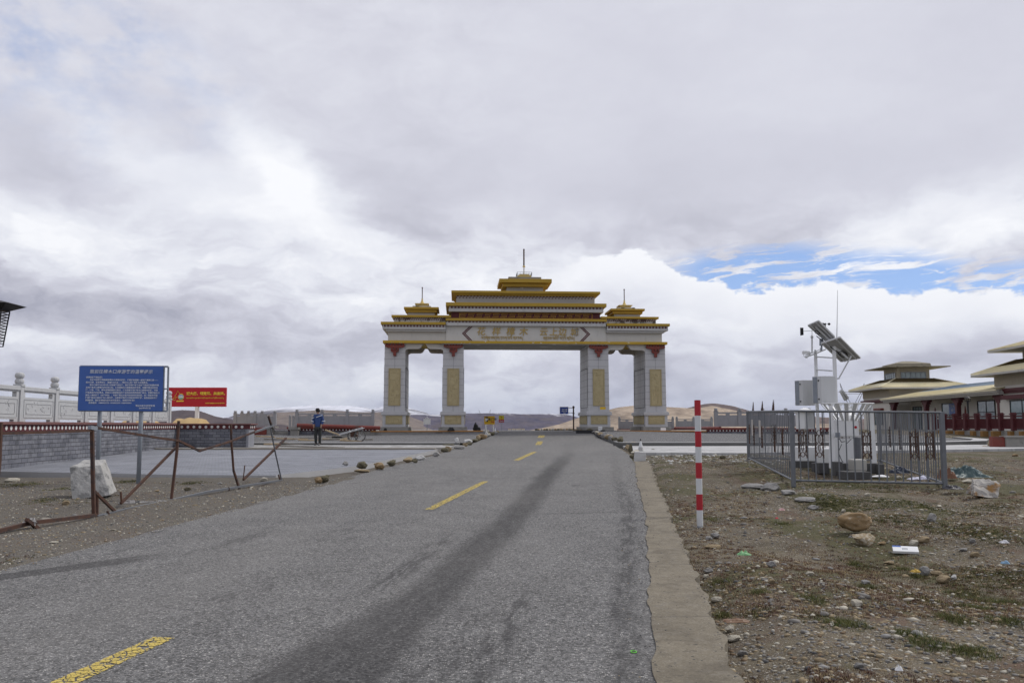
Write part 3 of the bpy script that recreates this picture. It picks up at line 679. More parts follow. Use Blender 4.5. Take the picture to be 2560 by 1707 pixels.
    k.box((cx - .10, y_ - .01, zt - .90), (cx + .10, .02, zt - .64)); k.box((cx - .12, y_ - .02, zt - .80), (cx + .12, .01, zt - .76))
    k.build('bracket', REDB, gate, bevel=.008)
    return p
for cx in (-9.23, -5.14, 5.14, 9.23): pillar(cx)
# scalloped corbel panels over the two side openings
for sx in (-1, 1):
    for a, s in ((sx * 5.86, sx), (sx * 8.51, -sx)):
        prof = [(0, 0), (0, -.50), (.07, -.43), (.18, -.38), (.92, -.37), (1.06, -.30), (1.14, -.18), (1.20, -.08), (1.27, 0)]
        for yc in (.1, 3.8): mb = MB(); mb.prism([(a + s * u, yc, zB + v) for u, v in prof], (0, .4, 0)); mb.build('corbel', CREAM, gate)
# bottom band and soffit
mb = MB(); hb = Xl(357); N_ = 60
mb.box((-hb, -.25, zB), (hb, 4.55, zBt)); mb.build('bottom_band', YELW, gate, bevel=.012)
mb = MB(); mb.box((-5.9, -.2, zB - .045), (5.9, 4.5, zB - .002)); mb.build('soffit', GREYW, gate)
# beam wall
mb = MB(); hw = Xl(345); mb.box((-hw, 0, zBt), (hw, 4.3, Zl(806))); mb.build('beam', CREAM, gate)
mb = MB(); mb.box((-Xl(202) + .02, -.10, zBt + .002), (Xl(202) - .02, 0, Zl(806))); mb.build('inscription_wall', CREAM, gate)
def dent(mb, x0, x1, z0, z1, y, n, m=0, fill=.5):
    st = (x1 - x0) / n
    for i in range(n): mb.box((x0 + st * (i + .25), y - .03, z0), (x0 + st * (i + .25 + fill), y + .05, z1), m)
for sx in (-1, 1):
    xi, xo = sorted((sx * Xl(202), sx * Xl(362))); oo = Xl(355)
    w = MB(); x0, x1 = (xi + .12, xo) if sx < 0 else (xi, xo - .12)
    w.box((x0, -.42, Zl(826)), (x1, 4.7, Zl(821))); w.box((x0 + .02, -.38, Zl(821)), (x1 - .02, 4.66, Zl(814.5)))
    w.box((x0 + .25 * (sx < 0), -.28, Zl(831)), (x1 - .25 * (sx > 0), 4.56, Zl(826)))
    w.build('wing_cornice', WHITEW, gate, bevel=.01)
    d = MB(); dent(d, x0 + .05, x1 - .05, Zl(820), Zl(815.5), -.40, 19)
    for k in range(14): d.box(((xo if sx > 0 else xi) - .02 - (.1 if sx > 0 else -.1), -.2 + k * .34, Zl(820)), ((xo if sx > 0 else xi) + .02 - (.1 if sx > 0 else -.1), -.05 + k * .34, Zl(815.5)))
    d.build('dentil_band', RED, gate)
    e = MB(); e.box((xi, -.5, Zl(814.5)), (xo, 4.8, Zl(808))); e.build('wing_eave', YEL, gate, bevel=.015)
    xi2, xo2 = sorted((sx * Xl(188), sx * Xl(331)))
    t2 = MB(); t2.box((xi2, .1, Zl(808)), (xo2, 4.2, Zl(794.5))); u = t2.build('upper_wing_wall', MOULD, gate)
    dd = MB(); n_ = 26; st = (xo2 - xi2) / n_
    for i in range(n_):
        dd.box((xi2 + st * (i + .3), .08, Zl(796.8)), (xi2 + st * (i + .75), .15, Zl(794.8)))
        dd.disc((xi2 + st * (i + .0) + .02, .1, Zl(799.5)), .05, (0, -1, 0), .02, 8)
    dd.build('dots', RED, u)
    e = MB(); xi3, xo3 = sorted((sx * Xl(189), sx * Xl(337))); e.box((xi3, -.12, Zl(794.5)), (xo3, 4.42, Zl(789.3))); e.build('upper_wing_eave', YEL, gate, bevel=.015)
    # turret
    cx = sx * 7.45; T = MB(); dp = 1.1
    def tb(m_, h, y0_, y1_, d, mi=0, dep=None): m_.box((cx - h, d, Zl(y1_, dep or d)), (cx + h, 4.3 - d, Zl(y0_, dep or d)), mi)
    tb(T, .95, 779.5, 791.5, 1.1); tur = T.build('turret', GREYW, gate)
    T = MB(); hx = 1.10; T.hexa([(cx - .97, 1.08, Zl(782.5, 1)), (cx + .97, 1.08, Zl(782.5, 1)), (cx + .97, 3.22, Zl(782.5, 1)), (cx - .97, 3.22, Zl(782.5, 1))], [(cx - hx, .95, Zl(781.5, 1)), (cx + hx, .95, Zl(781.5, 1)), (cx + hx, 3.35, Zl(781.5, 1)), (cx - hx, 3.35, Zl(781.5, 1))])
    T.box((cx - hx, .95, Zl(781.5, 1)), (cx + hx, 3.35, Zl(775.3, 1))); T.box((cx - 1.24, .78, Zl(774.6, 1)), (cx + 1.24, 3.52, Zl(769.3, 1)))
    T.build('turret_eave', YEL, tur, bevel=.012)
    T = MB(); tb(T, .66, 763.5, 769.3, 1.45, 0, 1); T.build('turret_cap', MOULD, tur)
    T = MB(); tb(T, .40, 758, 763.5, 1.7, 0, 1); tb(T, .50, 756, 758, 1.6, 0, 1)
    T.lathe((cx, 2.15, Zl(756, 1)), [(.22, 0), (.14, .10), (.07, .24), (.055, .33), (.08, .36), (.05, .40)], 10); T.build('finial', PALEY, tur)
    T = MB(); T.tube([(cx, 2.15, Zl(748, 1)), (cx, 2.15, Zl(714, 1))], .032, 8); T.box((cx - .045, 2.1, Zl(714, 1) - .02), (cx + .045, 2.2, Zl(713, 1) + .02)); T.build('spire', RUST, tur)
# centre tiers
w = MB(); x_ = Xl(202)
w.box((-x_ + .05, -.36, Zl(816)), (x_ - .05, 4.6, Zl(808.3))); w.box((-x_ + .1, -.32, Zl(808.3)), (x_ - .1, 4.56, Zl(804)))
w.build('centre_cornice', WHITEW, gate, bevel=.01)
d = MB(); dent(d, -x_ + .12, x_ - .12, Zl(808), Zl(804.8), -.34, 46); d.build('dentil_band', RED, gate)
e = MB(); e.box((-x_, -.46, Zl(804)), (x_, 4.7, Zl(797.8))); e.build('centre_eave', YEL, gate, bevel=.015)
f = MB(); xf = Xl(188); f.box((-xf, .1, Zl(797.8)), (xf, 4.2, Zl(779))); fr = f.build('frieze', RED, gate)
g = MB(); xg = Xl(166); z0, z1 = Zl(796.3, .1), Zl(782, .1); n_ = 16; st = 2 * xg / n_; t_ = .030
def gb(xa, xb, za, zb): g.box((xa, .055, za), (xb, .12, zb))
gb(-xg - .06, xg + .06, z0, z0 + t_); gb(-xg - .06, xg + .06, z1 - t_, z1); gb(-xg - .06, -xg - .02, z0, z1); gb(xg + .02, xg + .06, z0, z1)
hh = (z1 - z0)
for i in range(n_):
    a = -xg + i * st; q1, q2, q3 = z0 + hh * .24, z0 + hh * .5, z0 + hh * .76
    gb(a + st * .0, a + st * .78, q3, q3 + t_); gb(a, a + t_, q2, q3 + t_); gb(a, a + st * .62, q2, q2 + t_)
    gb(a + st * .62 - t_, a + st * .62, q1, q2 + t_); gb(a - st * .18, a + st * .62, q1, q1 + t_)
    if i % 2: gb(a + st * .3, a + st * .3 + t_, z0, q1)
    else: gb(a + st * .5, a + st * .5 + t_, q3, z1)
g.build('meander_pattern', MEANDER, fr)
w = MB(); x4 = Xl(195); w.box((-x4, -.22, Zl(779, -.2)), (x4, 4.5, Zl(771, -.2))); w.box((-x4 + .05, -.18, Zl(771, -.2)), (x4 - .05, 4.46, Zl(765.5, -.2))); w.build('upper_cornice', WHITEW, gate, bevel=.01)
d = MB(); dent(d, -x4 + .1, x4 - .1, Zl(770.8, -.2), Zl(766.6, -.2), -.20, 44); d.build('dentil_band', RED, gate)
e = MB(); e.box((-x_, -.38, Zl(765.5, -.2)), (x_, 4.66, Zl(756.8, -.2))); e.build('upper_eave', YEL, gate, bevel=.015)
w = MB(); x5 = Xl(175, .4); w.box((-x5, .4, Zl(757, .4)), (x5, 3.9, Zl(738, .4))); u = w.build('attic_wall', GREYW, gate)
d = MB(); n_ = 42; st = 2 * x5 / n_
for i in range(n_):
    d.box((-x5 + st * (i + .2), .37, Zl(741.2, .4)), (-x5 + st * (i + .72), .43, Zl(738.3, .4))); d.disc((-x5 + st * i + .02, .4, Zl(743.8, .4)), .052, (0, -1, 0), .02, 8)
d.build('dots', RED, u)
e = MB(); a = Xl(180, .3); e.box((-a, .25, Zl(738.3, .3)), (a, 4.05, Zl(735, .3))); a = Xl(183, .2); e.box((-a, .15, Zl(735, .2)), (a, 4.15, Zl(732, .2))); a = Xl(188.5); e.box((-a, 0, Zl(731.6)), (a, 4.3, Zl(725.6)))
e.build('attic_eave', YEL, gate, bevel=.012)
w = MB(); a = Xl(46, 1.1); w.box((-a, 1.1, Zl(728, 1.1)), (a, 3.2, Zl(713, 1.1))); tb_ = w.build('top_pavilion', GREYW, gate)
e = MB(); a = Xl(57.6, .8)
e.box((-a, .8, Zl(714.5, .8)), (a, 3.5, Zl(706, .8))); b_ = Xl(66.5, .5); e.box((-b_, .5, Zl(704, .5)), (b_, 3.8, Zl(694.5, .5))); e.box((-a + .1, .9, Zl(706, .8)), (a - .1, 3.4, Zl(703.5, .8)))
e.build('top_eave', YEL, tb_, bevel=.012)
w = MB(); a = Xl(41.6, 1.2); w.box((-a, 1.2, Zl(696, 1.2)), (a, 3.1, Zl(689.8, 1.2))); w.build('top_slab', CONC, tb_)
w = MB(); a = Xl(17, 1.6); w.box((-a, 1.65, Zl(690, 1.6)), (a, 2.65, Zl(684.5, 1.6))); w.box((-a * .75, 1.75, Zl(684.5, 1.6)), (a * .75, 2.55, Zl(682, 1.6))); w.build('spire_base', PALEY, tb_)
w = MB(); a = Xl(18.5, 1.5); zz0, zz1 = Zl(687, 1.5), Zl(677.5, 1.5)
cs = [(-a, 1.5), (a, 1.5), (a, 2.8), (-a, 2.8)]
for i in range(4):
    p, q_ = cs[i], cs[(i + 1) % 4]; w.bar((*p, zz0), (*p, zz1), .02); w.bar((*p, zz1), (*q_, zz1), .02); w.bar((*p, (zz0 + zz1) / 2), (*q_, (zz0 + zz1) / 2), .015)
    for k in range(1, 5): w.bar((p[0] + (q_[0] - p[0]) * k / 5, p[1] + (q_[1] - p[1]) * k / 5, zz0), (p[0] + (q_[0] - p[0]) * k / 5, p[1] + (q_[1] - p[1]) * k / 5, zz1), .015)
w.build('spire_railing', GALV, tb_)
w = MB(); w.tube([(0, 2.15, Zl(684, 2)), (0, 2.15, Zl(662, 2))], .055, 10, 1); w.lathe((0, 2.15, Zl(664.5, 2)), [(.06, 0), (.1, .03), (.1, .09), (.06, .13)], 10, 2); w.tube([(0, 2.15, Zl(661, 2)), (0, 2.15, Zl(619, 2))], .055, 10, 0); w.lathe((0, 2.15, Zl(619.5, 2)), [(.05, 0), (.07, .03), (.03, .08)], 8, 0)
w.build('spire', [RUST, WPAINT, PALEY], tb_)
# chevrons on the beam
for sx in (-1, 1):
    c = MB(); xa, xb = sx * 4.55, sx * 4.05; zt, zb_, zm = Zl(817.5), Zl(852.5), Zl(834.5)
    for k, (w0, w1, mi) in enumerate(((0, .10, 0), (.115, .13, 1), (.145, .245, 0))):
        for (z_a, z_b, x_a, x_b) in ((zt, zm, xb, xa), (zm, zb_, xa, xb)):
            c.hexa([(x_a - sx * w0, -.115, z_a), (x_a - sx * w1, -.115, z_a), (x_b - sx * w1, -.115, z_b), (x_b - sx * w0, -.115, z_b)], [(x_a - sx * w0, -.099, z_a), (x_a - sx * w1, -.099, z_a), (x_b - sx * w1, -.099, z_b), (x_b - sx * w0, -.099, z_b)], mi)
    c.build('chevron', [RED, WHITED], gate)
# ------------------------------------------------------------------ lettering
def text(s, size, m, parent, pos, xd=(1, 0, 0), zd=(0, 0, 1), name='lettering', align='CENTER', ext=.01, fat=0, sx=1, space=1, line=1, shear=0):
    cu = bpy.data.curves.new('t', 'FONT'); cu.body = s; cu.size = size; cu.align_x = align; cu.extrude = ext; cu.offset = fat; cu.resolution_u = 2
    cu.space_character = space; cu.space_line = line; cu.shear = shear
    ob = bpy.data.objects.new('t', cu); COL.objects.link(ob); bpy.context.view_layer.update()
    me = bpy.data.meshes.new_from_object(ob.evaluated_get(bpy.context.evaluated_depsgraph_get()))
    bpy.data.objects.remove(ob)
    xd, zd = Vector(xd).normalized(), Vector(zd).normalized(); n = xd.cross(zd)
    M = Matrix((xd * sx, zd, n)).transposed().to_4x4(); M.translation = Vector(pos) - ORG[parent]
    me.transform(M); me.materials.clear(); me.materials.append(m); me.name = name
    o = bpy.data.objects.new(name, me); COL.objects.link(o); o.parent = parent; ORG[o] = ORG[parent]; return o
# simple strokes of Tibetan-style letters: each on a 1 x 1.6 cell hanging from the head line
TG = {'k': [(0, 1, 1, 1), (.1, 1, .1, .4), (.5, 1, .5, .3), (.9, 1, .9, 0)], 'g': [(0, 1, 1, 1), (.1, 1, .1, .5), (.1, .5, .5, .5), (.5, 1, .5, .5), (.9, 1, .9, -.1)],
      'a': [(0, 1, 1, 1), (.4, 1, .4, .7), (.4, .7, .9, .55), (.9, .55, .5, .2)], 'm': [(0, 1, 1, 1), (.2, 1, .15, .6), (.15, .6, .45, .45), (.45, .45, .85, .6), (.85, 1, .85, .2)],
      's': [(0, 1, 1, 1), (.2, 1, .15, .55), (.15, .55, .5, .5), (.5, .5, .85, .2), (.9, 1, .9, .3)], 'd': [(0, 1, 1, 1), (.15, 1, .7, .75), (.7, .75, .8, .35), (.8, .35, .3, .1)],
      'n': [(0, 1, 1, 1), (.5, 1, .2, .6), (.2, .6, .7, .55), (.8, 1, .8, -.15)], 'b': [(0, 1, 1, 1), (.12, 1, .12, .4), (.12, .4, .88, .4), (.88, 1, .88, .4)],
      'r': [(0, 1, 1, 1), (.55, 1, .55, .5), (.55, .5, .2, .2)], 'l': [(0, 1, 1, 1), (.2, .8, .5, .4), (.5, .4, .5, .9), (.9, 1, .9, 0)],
      'i': [(.2, 1.25, .5, 1.5), (.5, 1.5, .8, 1.2)], 'o': [(.1, 1.4, .4, 1.15), (.4, 1.15, .7, 1.4)], 'e': [(.2, 1.5, .7, 1.2)], 'u': [(.3, -.1, .2, -.45), (.2, -.45, .7, -.4)], '.': [(.25, 1, .4, .9)], '|': [(.4, 1, .4, -.4)]}
def tib(s, wd, hg, m, parent, pos, th=.022, depth=.012, name='tibetan_lettering', n=(0, -1, 0), xd=(1, 0, 0)):
    L = sum(.5 if c in '.|' else (0 if c in 'ioeu' else 1.12) for c in s); k = wd / L; x = -wd / 2; mb = MB(); xd = Vector(xd)
    for c in s:
        if c in 'ioeu': xx = x - 1.12 * k
        else: xx = x; x += k * (.5 if c in '.|' else 1.12)
        for (a, b, c2, d) in TG[c]:
            p = Vector(pos) + xd * (xx + a * k) + Vector((0, 0, b * hg)); q_ = Vector(pos) + xd * (xx + c2 * k) + Vector((0, 0, d * hg)); mb.bar(p, q_, depth, th, up=(xd.cross(Vector((0, 0, 1)))))
    return mb.build(name, m, parent)
def gx(px, dep=-.1): # photo column -> gate local x on the beam
    return (px - 1316) * (62 + dep) / F * 1.0
for ch, px in zip('花样樟木', (1202, 1240, 1276, 1308.5)): text(ch, .62, GOLD, gate, (gx(px), -.125, Zl(838) + .03), ext=.03, fat=.006, shear=.12)
for ch, px in zip('云上边城', (1359, 1384, 1406.5, 1437)): text(ch, .60, GOLD, gate, (gx(px), -.125, Zl(838) + .03), ext=.03, fat=.006, shear=.12)
tib('mdzes'.replace('z', 'g') + 'u' + '.bsdug.dan.bai.gram|', 104 * .0282, .20, GOLD, gate, (gx(1255), -.13, Zl(849.5)), .035, .03)
tib('gnas.spiri.mtao.grob|'.replace('p', 'b').replace('t', 'd'), 78 * .0282, .20, GOLD, gate, (gx(1398), -.13, Zl(849.5)), .035, .03)

o_ = W3(1507, 1020, 61.75); mb = MB(); mb.box((o_.x - .2, o_.y - .02, o_.z - .09), (o_.x + .2, o_.y + .02, o_.z + .09)); tag(mb.build('notice_plate', mat('yellow_notice', (.62, .40, .02), .5), None, org=o_), 'small yellow notice plate fixed on the inner right pillar', 'notice')
# ------------------------------------------------------------------ long brick wall with dotted red frieze and white stone balustrade (left)
WA, WB_ = Vector((-13.93, 24.17, 0)), Vector((-15.17, 40.0, 0)); WD = (WB_ - WA).normalized(); WN = Vector((WD.y, -WD.x, 0))   # WN faces the road
def wallpt(s, off=0, z=0): p = WA + WD * s + WN * off; return Vector((p.x, p.y, z))
WL = (WB_ - WA).length; ZC = 1.66
def wseg(mb, a, b, o0, o1, z0, z1, m=0):     # a..b along the wall
    def q(s, o, z): return wallpt(s, o, z)
    zz = (lambda s: z0) if not callable(z0) else z0
    mb.hexa([q(a, o0, zz(a)), q(b, o0, zz(b)), q(b, o1, zz(b)), q(a, o1, zz(a))], [q(a, o0, z1), q(b, o0, z1), q(b, o1, z1), q(a, o1, z1)], m)
gw = lambda s: float(base(wallpt(s).y)) - .1
w = empty('retaining_wall', wallpt(WL / 2, 0, .4), 'long grey brick retaining wall with a red band of white dots, left of the square', 'wall')
mb = MB(); wseg(mb, -6, WL, -.4, 0, gw, ZC - .24); mb.hexa([(WB_.x - .4, 40.0, .3), (-11.92, 40.0, .3), (-11.92, 40.83, .3), (WB_.x - .4, 40.83, .3)], [(WB_.x - .4, 40.0, ZC - .24), (-11.92, 40.0, ZC - .24), (-11.92, 40.83, ZC - .24), (WB_.x - .4, 40.83, ZC - .24)])
mb.build('brick_face', BRICK, w)
mb = MB(); mb.box((-12.0, 39.985, .3), (-11.9, 40.85, ZC - .24)); mb.build('smooth_corner', mat('smooth_grey_plaster', (.23, .235, .26), .8, .25, 2, .003, 30), w)
mb = MB(); wseg(mb, -6, WL + .03, -.43, .03, ZC - .24, ZC - .05); mb.box((WB_.x - .3, 39.96, ZC - .24), (-11.86, 40.89, ZC - .05)); mb.build('dotted_band', RED, w)
mb = MB(); wseg(mb, -6, WL + .1, -.5, .10, ZC - .05, ZC); wseg(mb, -6, WL + .1, -.46, .06, ZC, ZC + .03); mb.box((WB_.x - .3, 39.88, ZC - .05), (-11.78, 40.97, ZC + .004)); mb.build('coping', REDCAP, w, bevel=.008)
dd = MB(); s = -5.9
while s < WL - .1: dd.disc(wallpt(s, .03, ZC - .145), .062, WN, .008, 12); s += .275
x = WB_.x + .25
while x < -11.95: dd.disc((x, 39.96, ZC - .145), .062, (0, -1, 0), .008, 12); x += .272
for y in (40.14, 40.42, 40.70): dd.disc((-11.86, y, ZC - .145), .062, (1, 0, 0), .008, 12)
dd.build('white_dots', WHITED, w)

def post_mesh(mb, p, hgt, wd=.28, wdir=None, m=0):
    p = Vector(p); h = wd / 2; t = hgt - .42
    a = Vector(wdir or (1, 0, 0)); b = Vector((-a.y, a.x, 0))
    def sq(r, z): return [p + a * (-r) + b * (-r) + Vector((0, 0, z)), p + a * r + b * (-r) + Vector((0, 0, z)), p + a * r + b * r + Vector((0, 0, z)), p - a * r + b * r + Vector((0, 0, z))]
    k = hgt / 1.4
    mb.hexa(sq(h, 0), sq(h * .93, t), m); mb.hexa(sq(h * 1.12, t), sq(h * 1.12, t + .07 * k), m)
    mb.lathe(p + Vector((0, 0, t + .07 * k)), [(r * h, z * k) for r, z in ((.85, 0), (1.12, .03), (1.18, .08), (1.05, .13), (.8, .15), (.8, .165), (1.1, .19), (1.22, .235), (1.12, .285), (.8, .32), (.3, .335))], 14, m)
bal = empty('stone_balustrade', wallpt(WL / 2, -.2, ZC), 'carved white stone balustrade with round-knobbed posts on top of the long left wall', 'balustrade')
n_p = 9; ps = [15.25 - 2.33 * k for k in range(n_p)]
for i, s in enumerate(ps):
    mb = MB(); post_mesh(mb, wallpt(s, -.2, ZC + .03), 1.43, .215, WD); mb.build('post', MARBLE, bal, bevel=.01)
    if i + 1 < n_p:
        a, b = ps[i + 1] + .105, s - .105
        mb = MB(); wseg(mb, a, b, -.30, -.10, ZC + .93, ZC + 1.05); wseg(mb, a, b, -.27, -.13, ZC + .89, ZC + .93)
        mb.build('rail', MARBLE, bal, bevel=.012)
        mb = MB(); wseg(mb, a, b, -.26, -.14, ZC + .10, ZC + .74)
        for u in (a + .0, b - .16):
            wseg(mb, u, u + .16, -.26, -.14, ZC + .74, ZC + .89)
        wseg(mb, a, a + .25, -.26, -.14, ZC + .03, ZC + .1); wseg(mb, b - .25, b, -.26, -.14, ZC + .03, ZC + .1)
        # carved relief lines
        q = random.Random(i * 7 + 3)
        for k in range(3):
            z_ = ZC + .16; e0, e1 = a + .10 + k * .07, b - .10 - k * .07; t0, t1 = z_ + k * .05, ZC + .68 - k * .06
            for (u0, v0, u1, v1) in ((e0, t0, e1, t0), (e0, t1, e1, t1), (e0, t0, e0, t1), (e1, t0, e1, t1)):
                if k == 1: continue
                mb.bar(wallpt(u0, -.137, v0), wallpt(u1, -.137, v1), .02, .012)
        for k in range(9):
            c_ = a + .3 + q.random() * (b - a - .6); z_ = ZC + .25 + q.random() * .35; rr = q.uniform(.05, .13); st = q.random() * 6
            mb.tube([wallpt(c_ + rr * math.cos(st + t_ * .55) * (1 - t_ * .07), -.14, z_ + rr * math.sin(st + t_ * .55) * (1 - t_ * .07)) for t_ in range(8)], .011, 4)
        mb.build('carved_panel', MARBLE, bal)
# small things on the terrace: red billboard, sand heap
def sand_heap(pxa, pxb, ytop, d, label, seed):
    a, b = W3(pxa, 1060, d), W3(pxb, 1060, d); n = 34; mb = MB(); q = random.Random(seed); vs = []
    zt = W3(0, ytop, d).z - 1.45; M = 9
    for i in range(n + 1):
        for j in range(M):
            u, v = i / n, j / (M - 1); x = a.x + (b.x - a.x) * u; y = d - 1.2 + 2.4 * v
            h = zt * (math.sin(math.pi * v) ** .7) * (min(1, u * 9, (1 - u) * 9)) ** .8 * (1 + .55 * float(fbm(x * 1.1 + seed, y * .8, 4, seed)))
            vs.append((x, y, 1.44 + max(0, h)))
    fs = [(i * M + j, (i + 1) * M + j, (i + 1) * M + j + 1, i * M + j + 1) for i in range(n) for j in range(M - 1)]
    mb.add(vs, fs); return tag(mb.build('sand_heap', SAND, None, org=((a.x + b.x) / 2, d, 1.45), smooth=True), label, 'sand heap')
sand_heap(436, 520, 1049, 44, 'long yellow heap of sand at the foot of the red billboard pole', 3)
sand_heap(310, 400, 1047, 47, 'yellow sand heap seen through the foot of the white balustrade', 9)
D_ = 58.0
a, b = W3(421.5, 992, D_), W3(566, 992, D_); zt_, zb_ = W3(490, 968.5, D_).z, W3(490, 1016.5, D_).z
rs = empty('billboard', W3(493, 1054, D_), 'red billboard with yellow slogan and round emblem on a single white pole', 'billboard')
mb = MB(); mb.box((a.x, D_ - .1, zb_), (b.x, D_ + .12, zt_)); mb.build('board', REDS, rs, bevel=.02)
mb = MB(); p = W3(493, 1016, D_); mb.tube([(p.x, D_ + .02, 1.4), (p.x, D_ + .02, zb_)], .135, 16); mb.build('pole', WPAINT, rs, smooth=False)
pr = lambda px, py, d=D_ - .115: W3(px, py, d)
text('迎大庆、颂党恩、共奋进。', .222, YTXT, rs, pr(466, 986.5), align='LEFT', ext=.006, fat=.008)
tib('anda.kgrob.sdug.lemda.bkrim.gnas.odab.dongirim.bglad|', 94 * 58 / F, .075, YTXT, rs, pr(512, 996.5), .02, .012)
text('中共聂拉木县委员会 聂拉木县人民政府 宣', .068, YTXT, rs, pr(513, 1008.5), align='LEFT', ext=.004, fat=.003)
e = MB(); c_ = pr(452.5, 992); R_ = .19
ring = [(c_.x + math.cos(k * math.pi / 4 + .4) * R_, c_.y, c_.z + math.sin(k * math.pi / 4 + .4) * R_) for k in range(9)]
e.tube(ring, .014, 6); hs = [pr(437, 990), pr(441, 985), pr(444.5, 976), pr(449, 984), pr(458, 984.5)]; e.tube(hs, .012, 5); e.tube([pr(437, 990), pr(439, 994), pr(444, 992)], .012, 5)
e.tube([pr(436 + 3 * math.cos(k * .6), 997 + 3.2 * math.sin(k * .6)) for k in range(10)], .012, 5)
for k in range(6): e.bar(pr(441 + k * 3, 1003 - .5 * math.sin(k * .6)), pr(444 + k * 3, 1002 + .4 * math.sin(k)), .02, .07)
em = e.build('emblem', YTXT, rs)
f = MB(); f.tube([(c_.x, c_.y + .005, c_.z), (c_.x, c_.y - .005, c_.z)], R_ * .92, 12, 0)
f.prism([(c_.x + u * R_, c_.y - .008, c_.z + v * R_) for u, v in ((-.85, -.1), (-.4, .3), (-.1, .12), (.25, .42), (.8, -.05), (.6, -.3), (-.6, -.3))], (0, .004, 0), 1)
f.prism([(c_.x + u * R_, c_.y - .012, c_.z + v * R_) for u, v in ((-.8, -.3), (.8, -.25), (.5, -.75), (-.5, -.75))], (0, .004, 0), 2)
f.build('emblem_picture', [mat('emblem_sky', (.25, .38, .62), .5), mat('emblem_snow', (.62, .64, .66), .5), mat('emblem_green', (.12, .36, .25), .5)], em)

# ------------------------------------------------------------------ blue notice board on two posts
D_ = 20.4
bs = empty('notice_board', (W3(300, 1204, D_).x, D_, gs(W3(300, 1204, D_).x, D_)), 'blue notice board with white lettering on two grey posts beside the square', 'sign')
TL, TR, BL, BR = W3(199, 915, D_ - .1), W3(408, 916, D_ + .12), W3(194.5, 1026, D_ - .1), W3(405, 1027.5, D_ + .12)
xd = (BR - BL); xd.z = 0; xd.normalize(); nn = xd.cross(Vector((0, 0, 1)))   # faces the camera
mb = MB(); off = -nn * .03
# slightly wavy skin
NX, NY = 40, 20; vs = []
for j in range(NY + 1):
    for i in range(NX + 1):
        u, v = i / NX, j / NY; p = BL.lerp(BR, u).lerp(TL.lerp(TR, u), v); edge = min(1, min(u, 1 - u, v, 1 - v) * 6)
        vs.append(p + nn * (.012 * float(fbm(u * 3, v * 2, 3, 4)) * edge))
mb.add(vs, [(j * (NX + 1) + i, j * (NX + 1) + i + 1, (j + 1) * (NX + 1) + i + 1, (j + 1) * (NX + 1) + i) for j in range(NY) for i in range(NX)])
mb.hexa([BL - nn * .012, BR - nn * .012, BR - nn * .03, BL - nn * .03], [TL - nn * .012, TR - nn * .012, TR - nn * .03, TL - nn * .03])
mb.build('panel', BLUEB, bs, smooth=False)
mb = MB(); o_ = -nn * .06
for p, q_ in ((BL, BR), (TL, TR)): mb.bar(p + o_, q_ + o_ + xd * .10, .04)
for p, q_ in ((BL, TL), (BR, TR)): mb.bar(p + o_, q_ + o_, .04)
mb.bar(BR + o_ + xd * .09 - nn * .05, TR + o_ + xd * .09 - nn * .05, .035); mb.bar(BR.lerp(TR, .5) + o_, BR.lerp(TR, .5) + o_ + xd * .1, .03)
mb.build('frame', GALVP, bs)
for px, dd_ in ((250, 0), (353, 0)):
    p = W3(px, 1030, D_ + .16); mb = MB(); mb.tube([(p.x - .01 * 0, p.y, gs(p.x, p.y) - .2), (p.x, p.y, W3(px, 930, D_ + .16).z)], .05, 14); mb.build('post', GALVP, bs, smooth=True)
def bp(u, v): return BL.lerp(BR, u).lerp(TL.lerp(TR, u), v) + nn * .014
ud = (TL - BL).normalized()
text('致前往樟木口岸游客的温馨提示', .098, SIGNW, bs, bp(.50, .845), xd, ud, ext=.001, fat=.001, space=1.04, shear=.15)
lines = ['亲爱的游客朋友们：', '　　热忱欢迎您来到美丽的聂拉木县观光旅游，这里拥有国家一级陆路通商口岸——', '樟木口岸，还有聂古镇，国道318终点——聂拉木人民广场打卡点等景点。',
         '　　樟木口岸于2023年9月1日恢复客运功能，我们非常理解各位游客朋友们时隔8年再', '次向往樟木口岸观光旅游的心情，但目前樟木口岸基础设施受限，地震灾害点还在治',
         '理，酒店、餐饮、停车位等配套服务缺乏，建议您暂不前往樟木口岸观光旅游，可选', '择我县其他旅游景点，待樟木口岸基础设施建设完成后再邀您前往樟木。确需经樟木口',
         '岸出入境的游客（含驾乘者），可前往聂拉木县汽车站排班候车区，统一乘坐专线前', '往前往樟木口岸办理出入境手续。感谢您对我们工作的支持和理解，给您造成的不便', '深表歉意，我们将竭诚为您做好旅游服务，祝您旅途愉快！']
for i, s in enumerate(lines):
    text(s, .0432, SIGNW, bs, bp(.085, .735 - i * .0575), xd, ud, align='LEFT', ext=.0006, fat=.0012)
text('咨询电话：18889023735 13768992399 15889099901', .0432, SIGNW, bs, bp(.125, .160), xd, ud, align='LEFT', ext=.0006, fat=.0012)
text('聂拉木县文化和旅游局', .0432, SIGNW, bs, bp(.915, .105), xd, ud, align='RIGHT', ext=.0006, fat=.0012)
text('2023年9月1日', .0432, SIGNW, bs, bp(.865, .05), xd, ud, align='RIGHT', ext=.0006, fat=.0012)

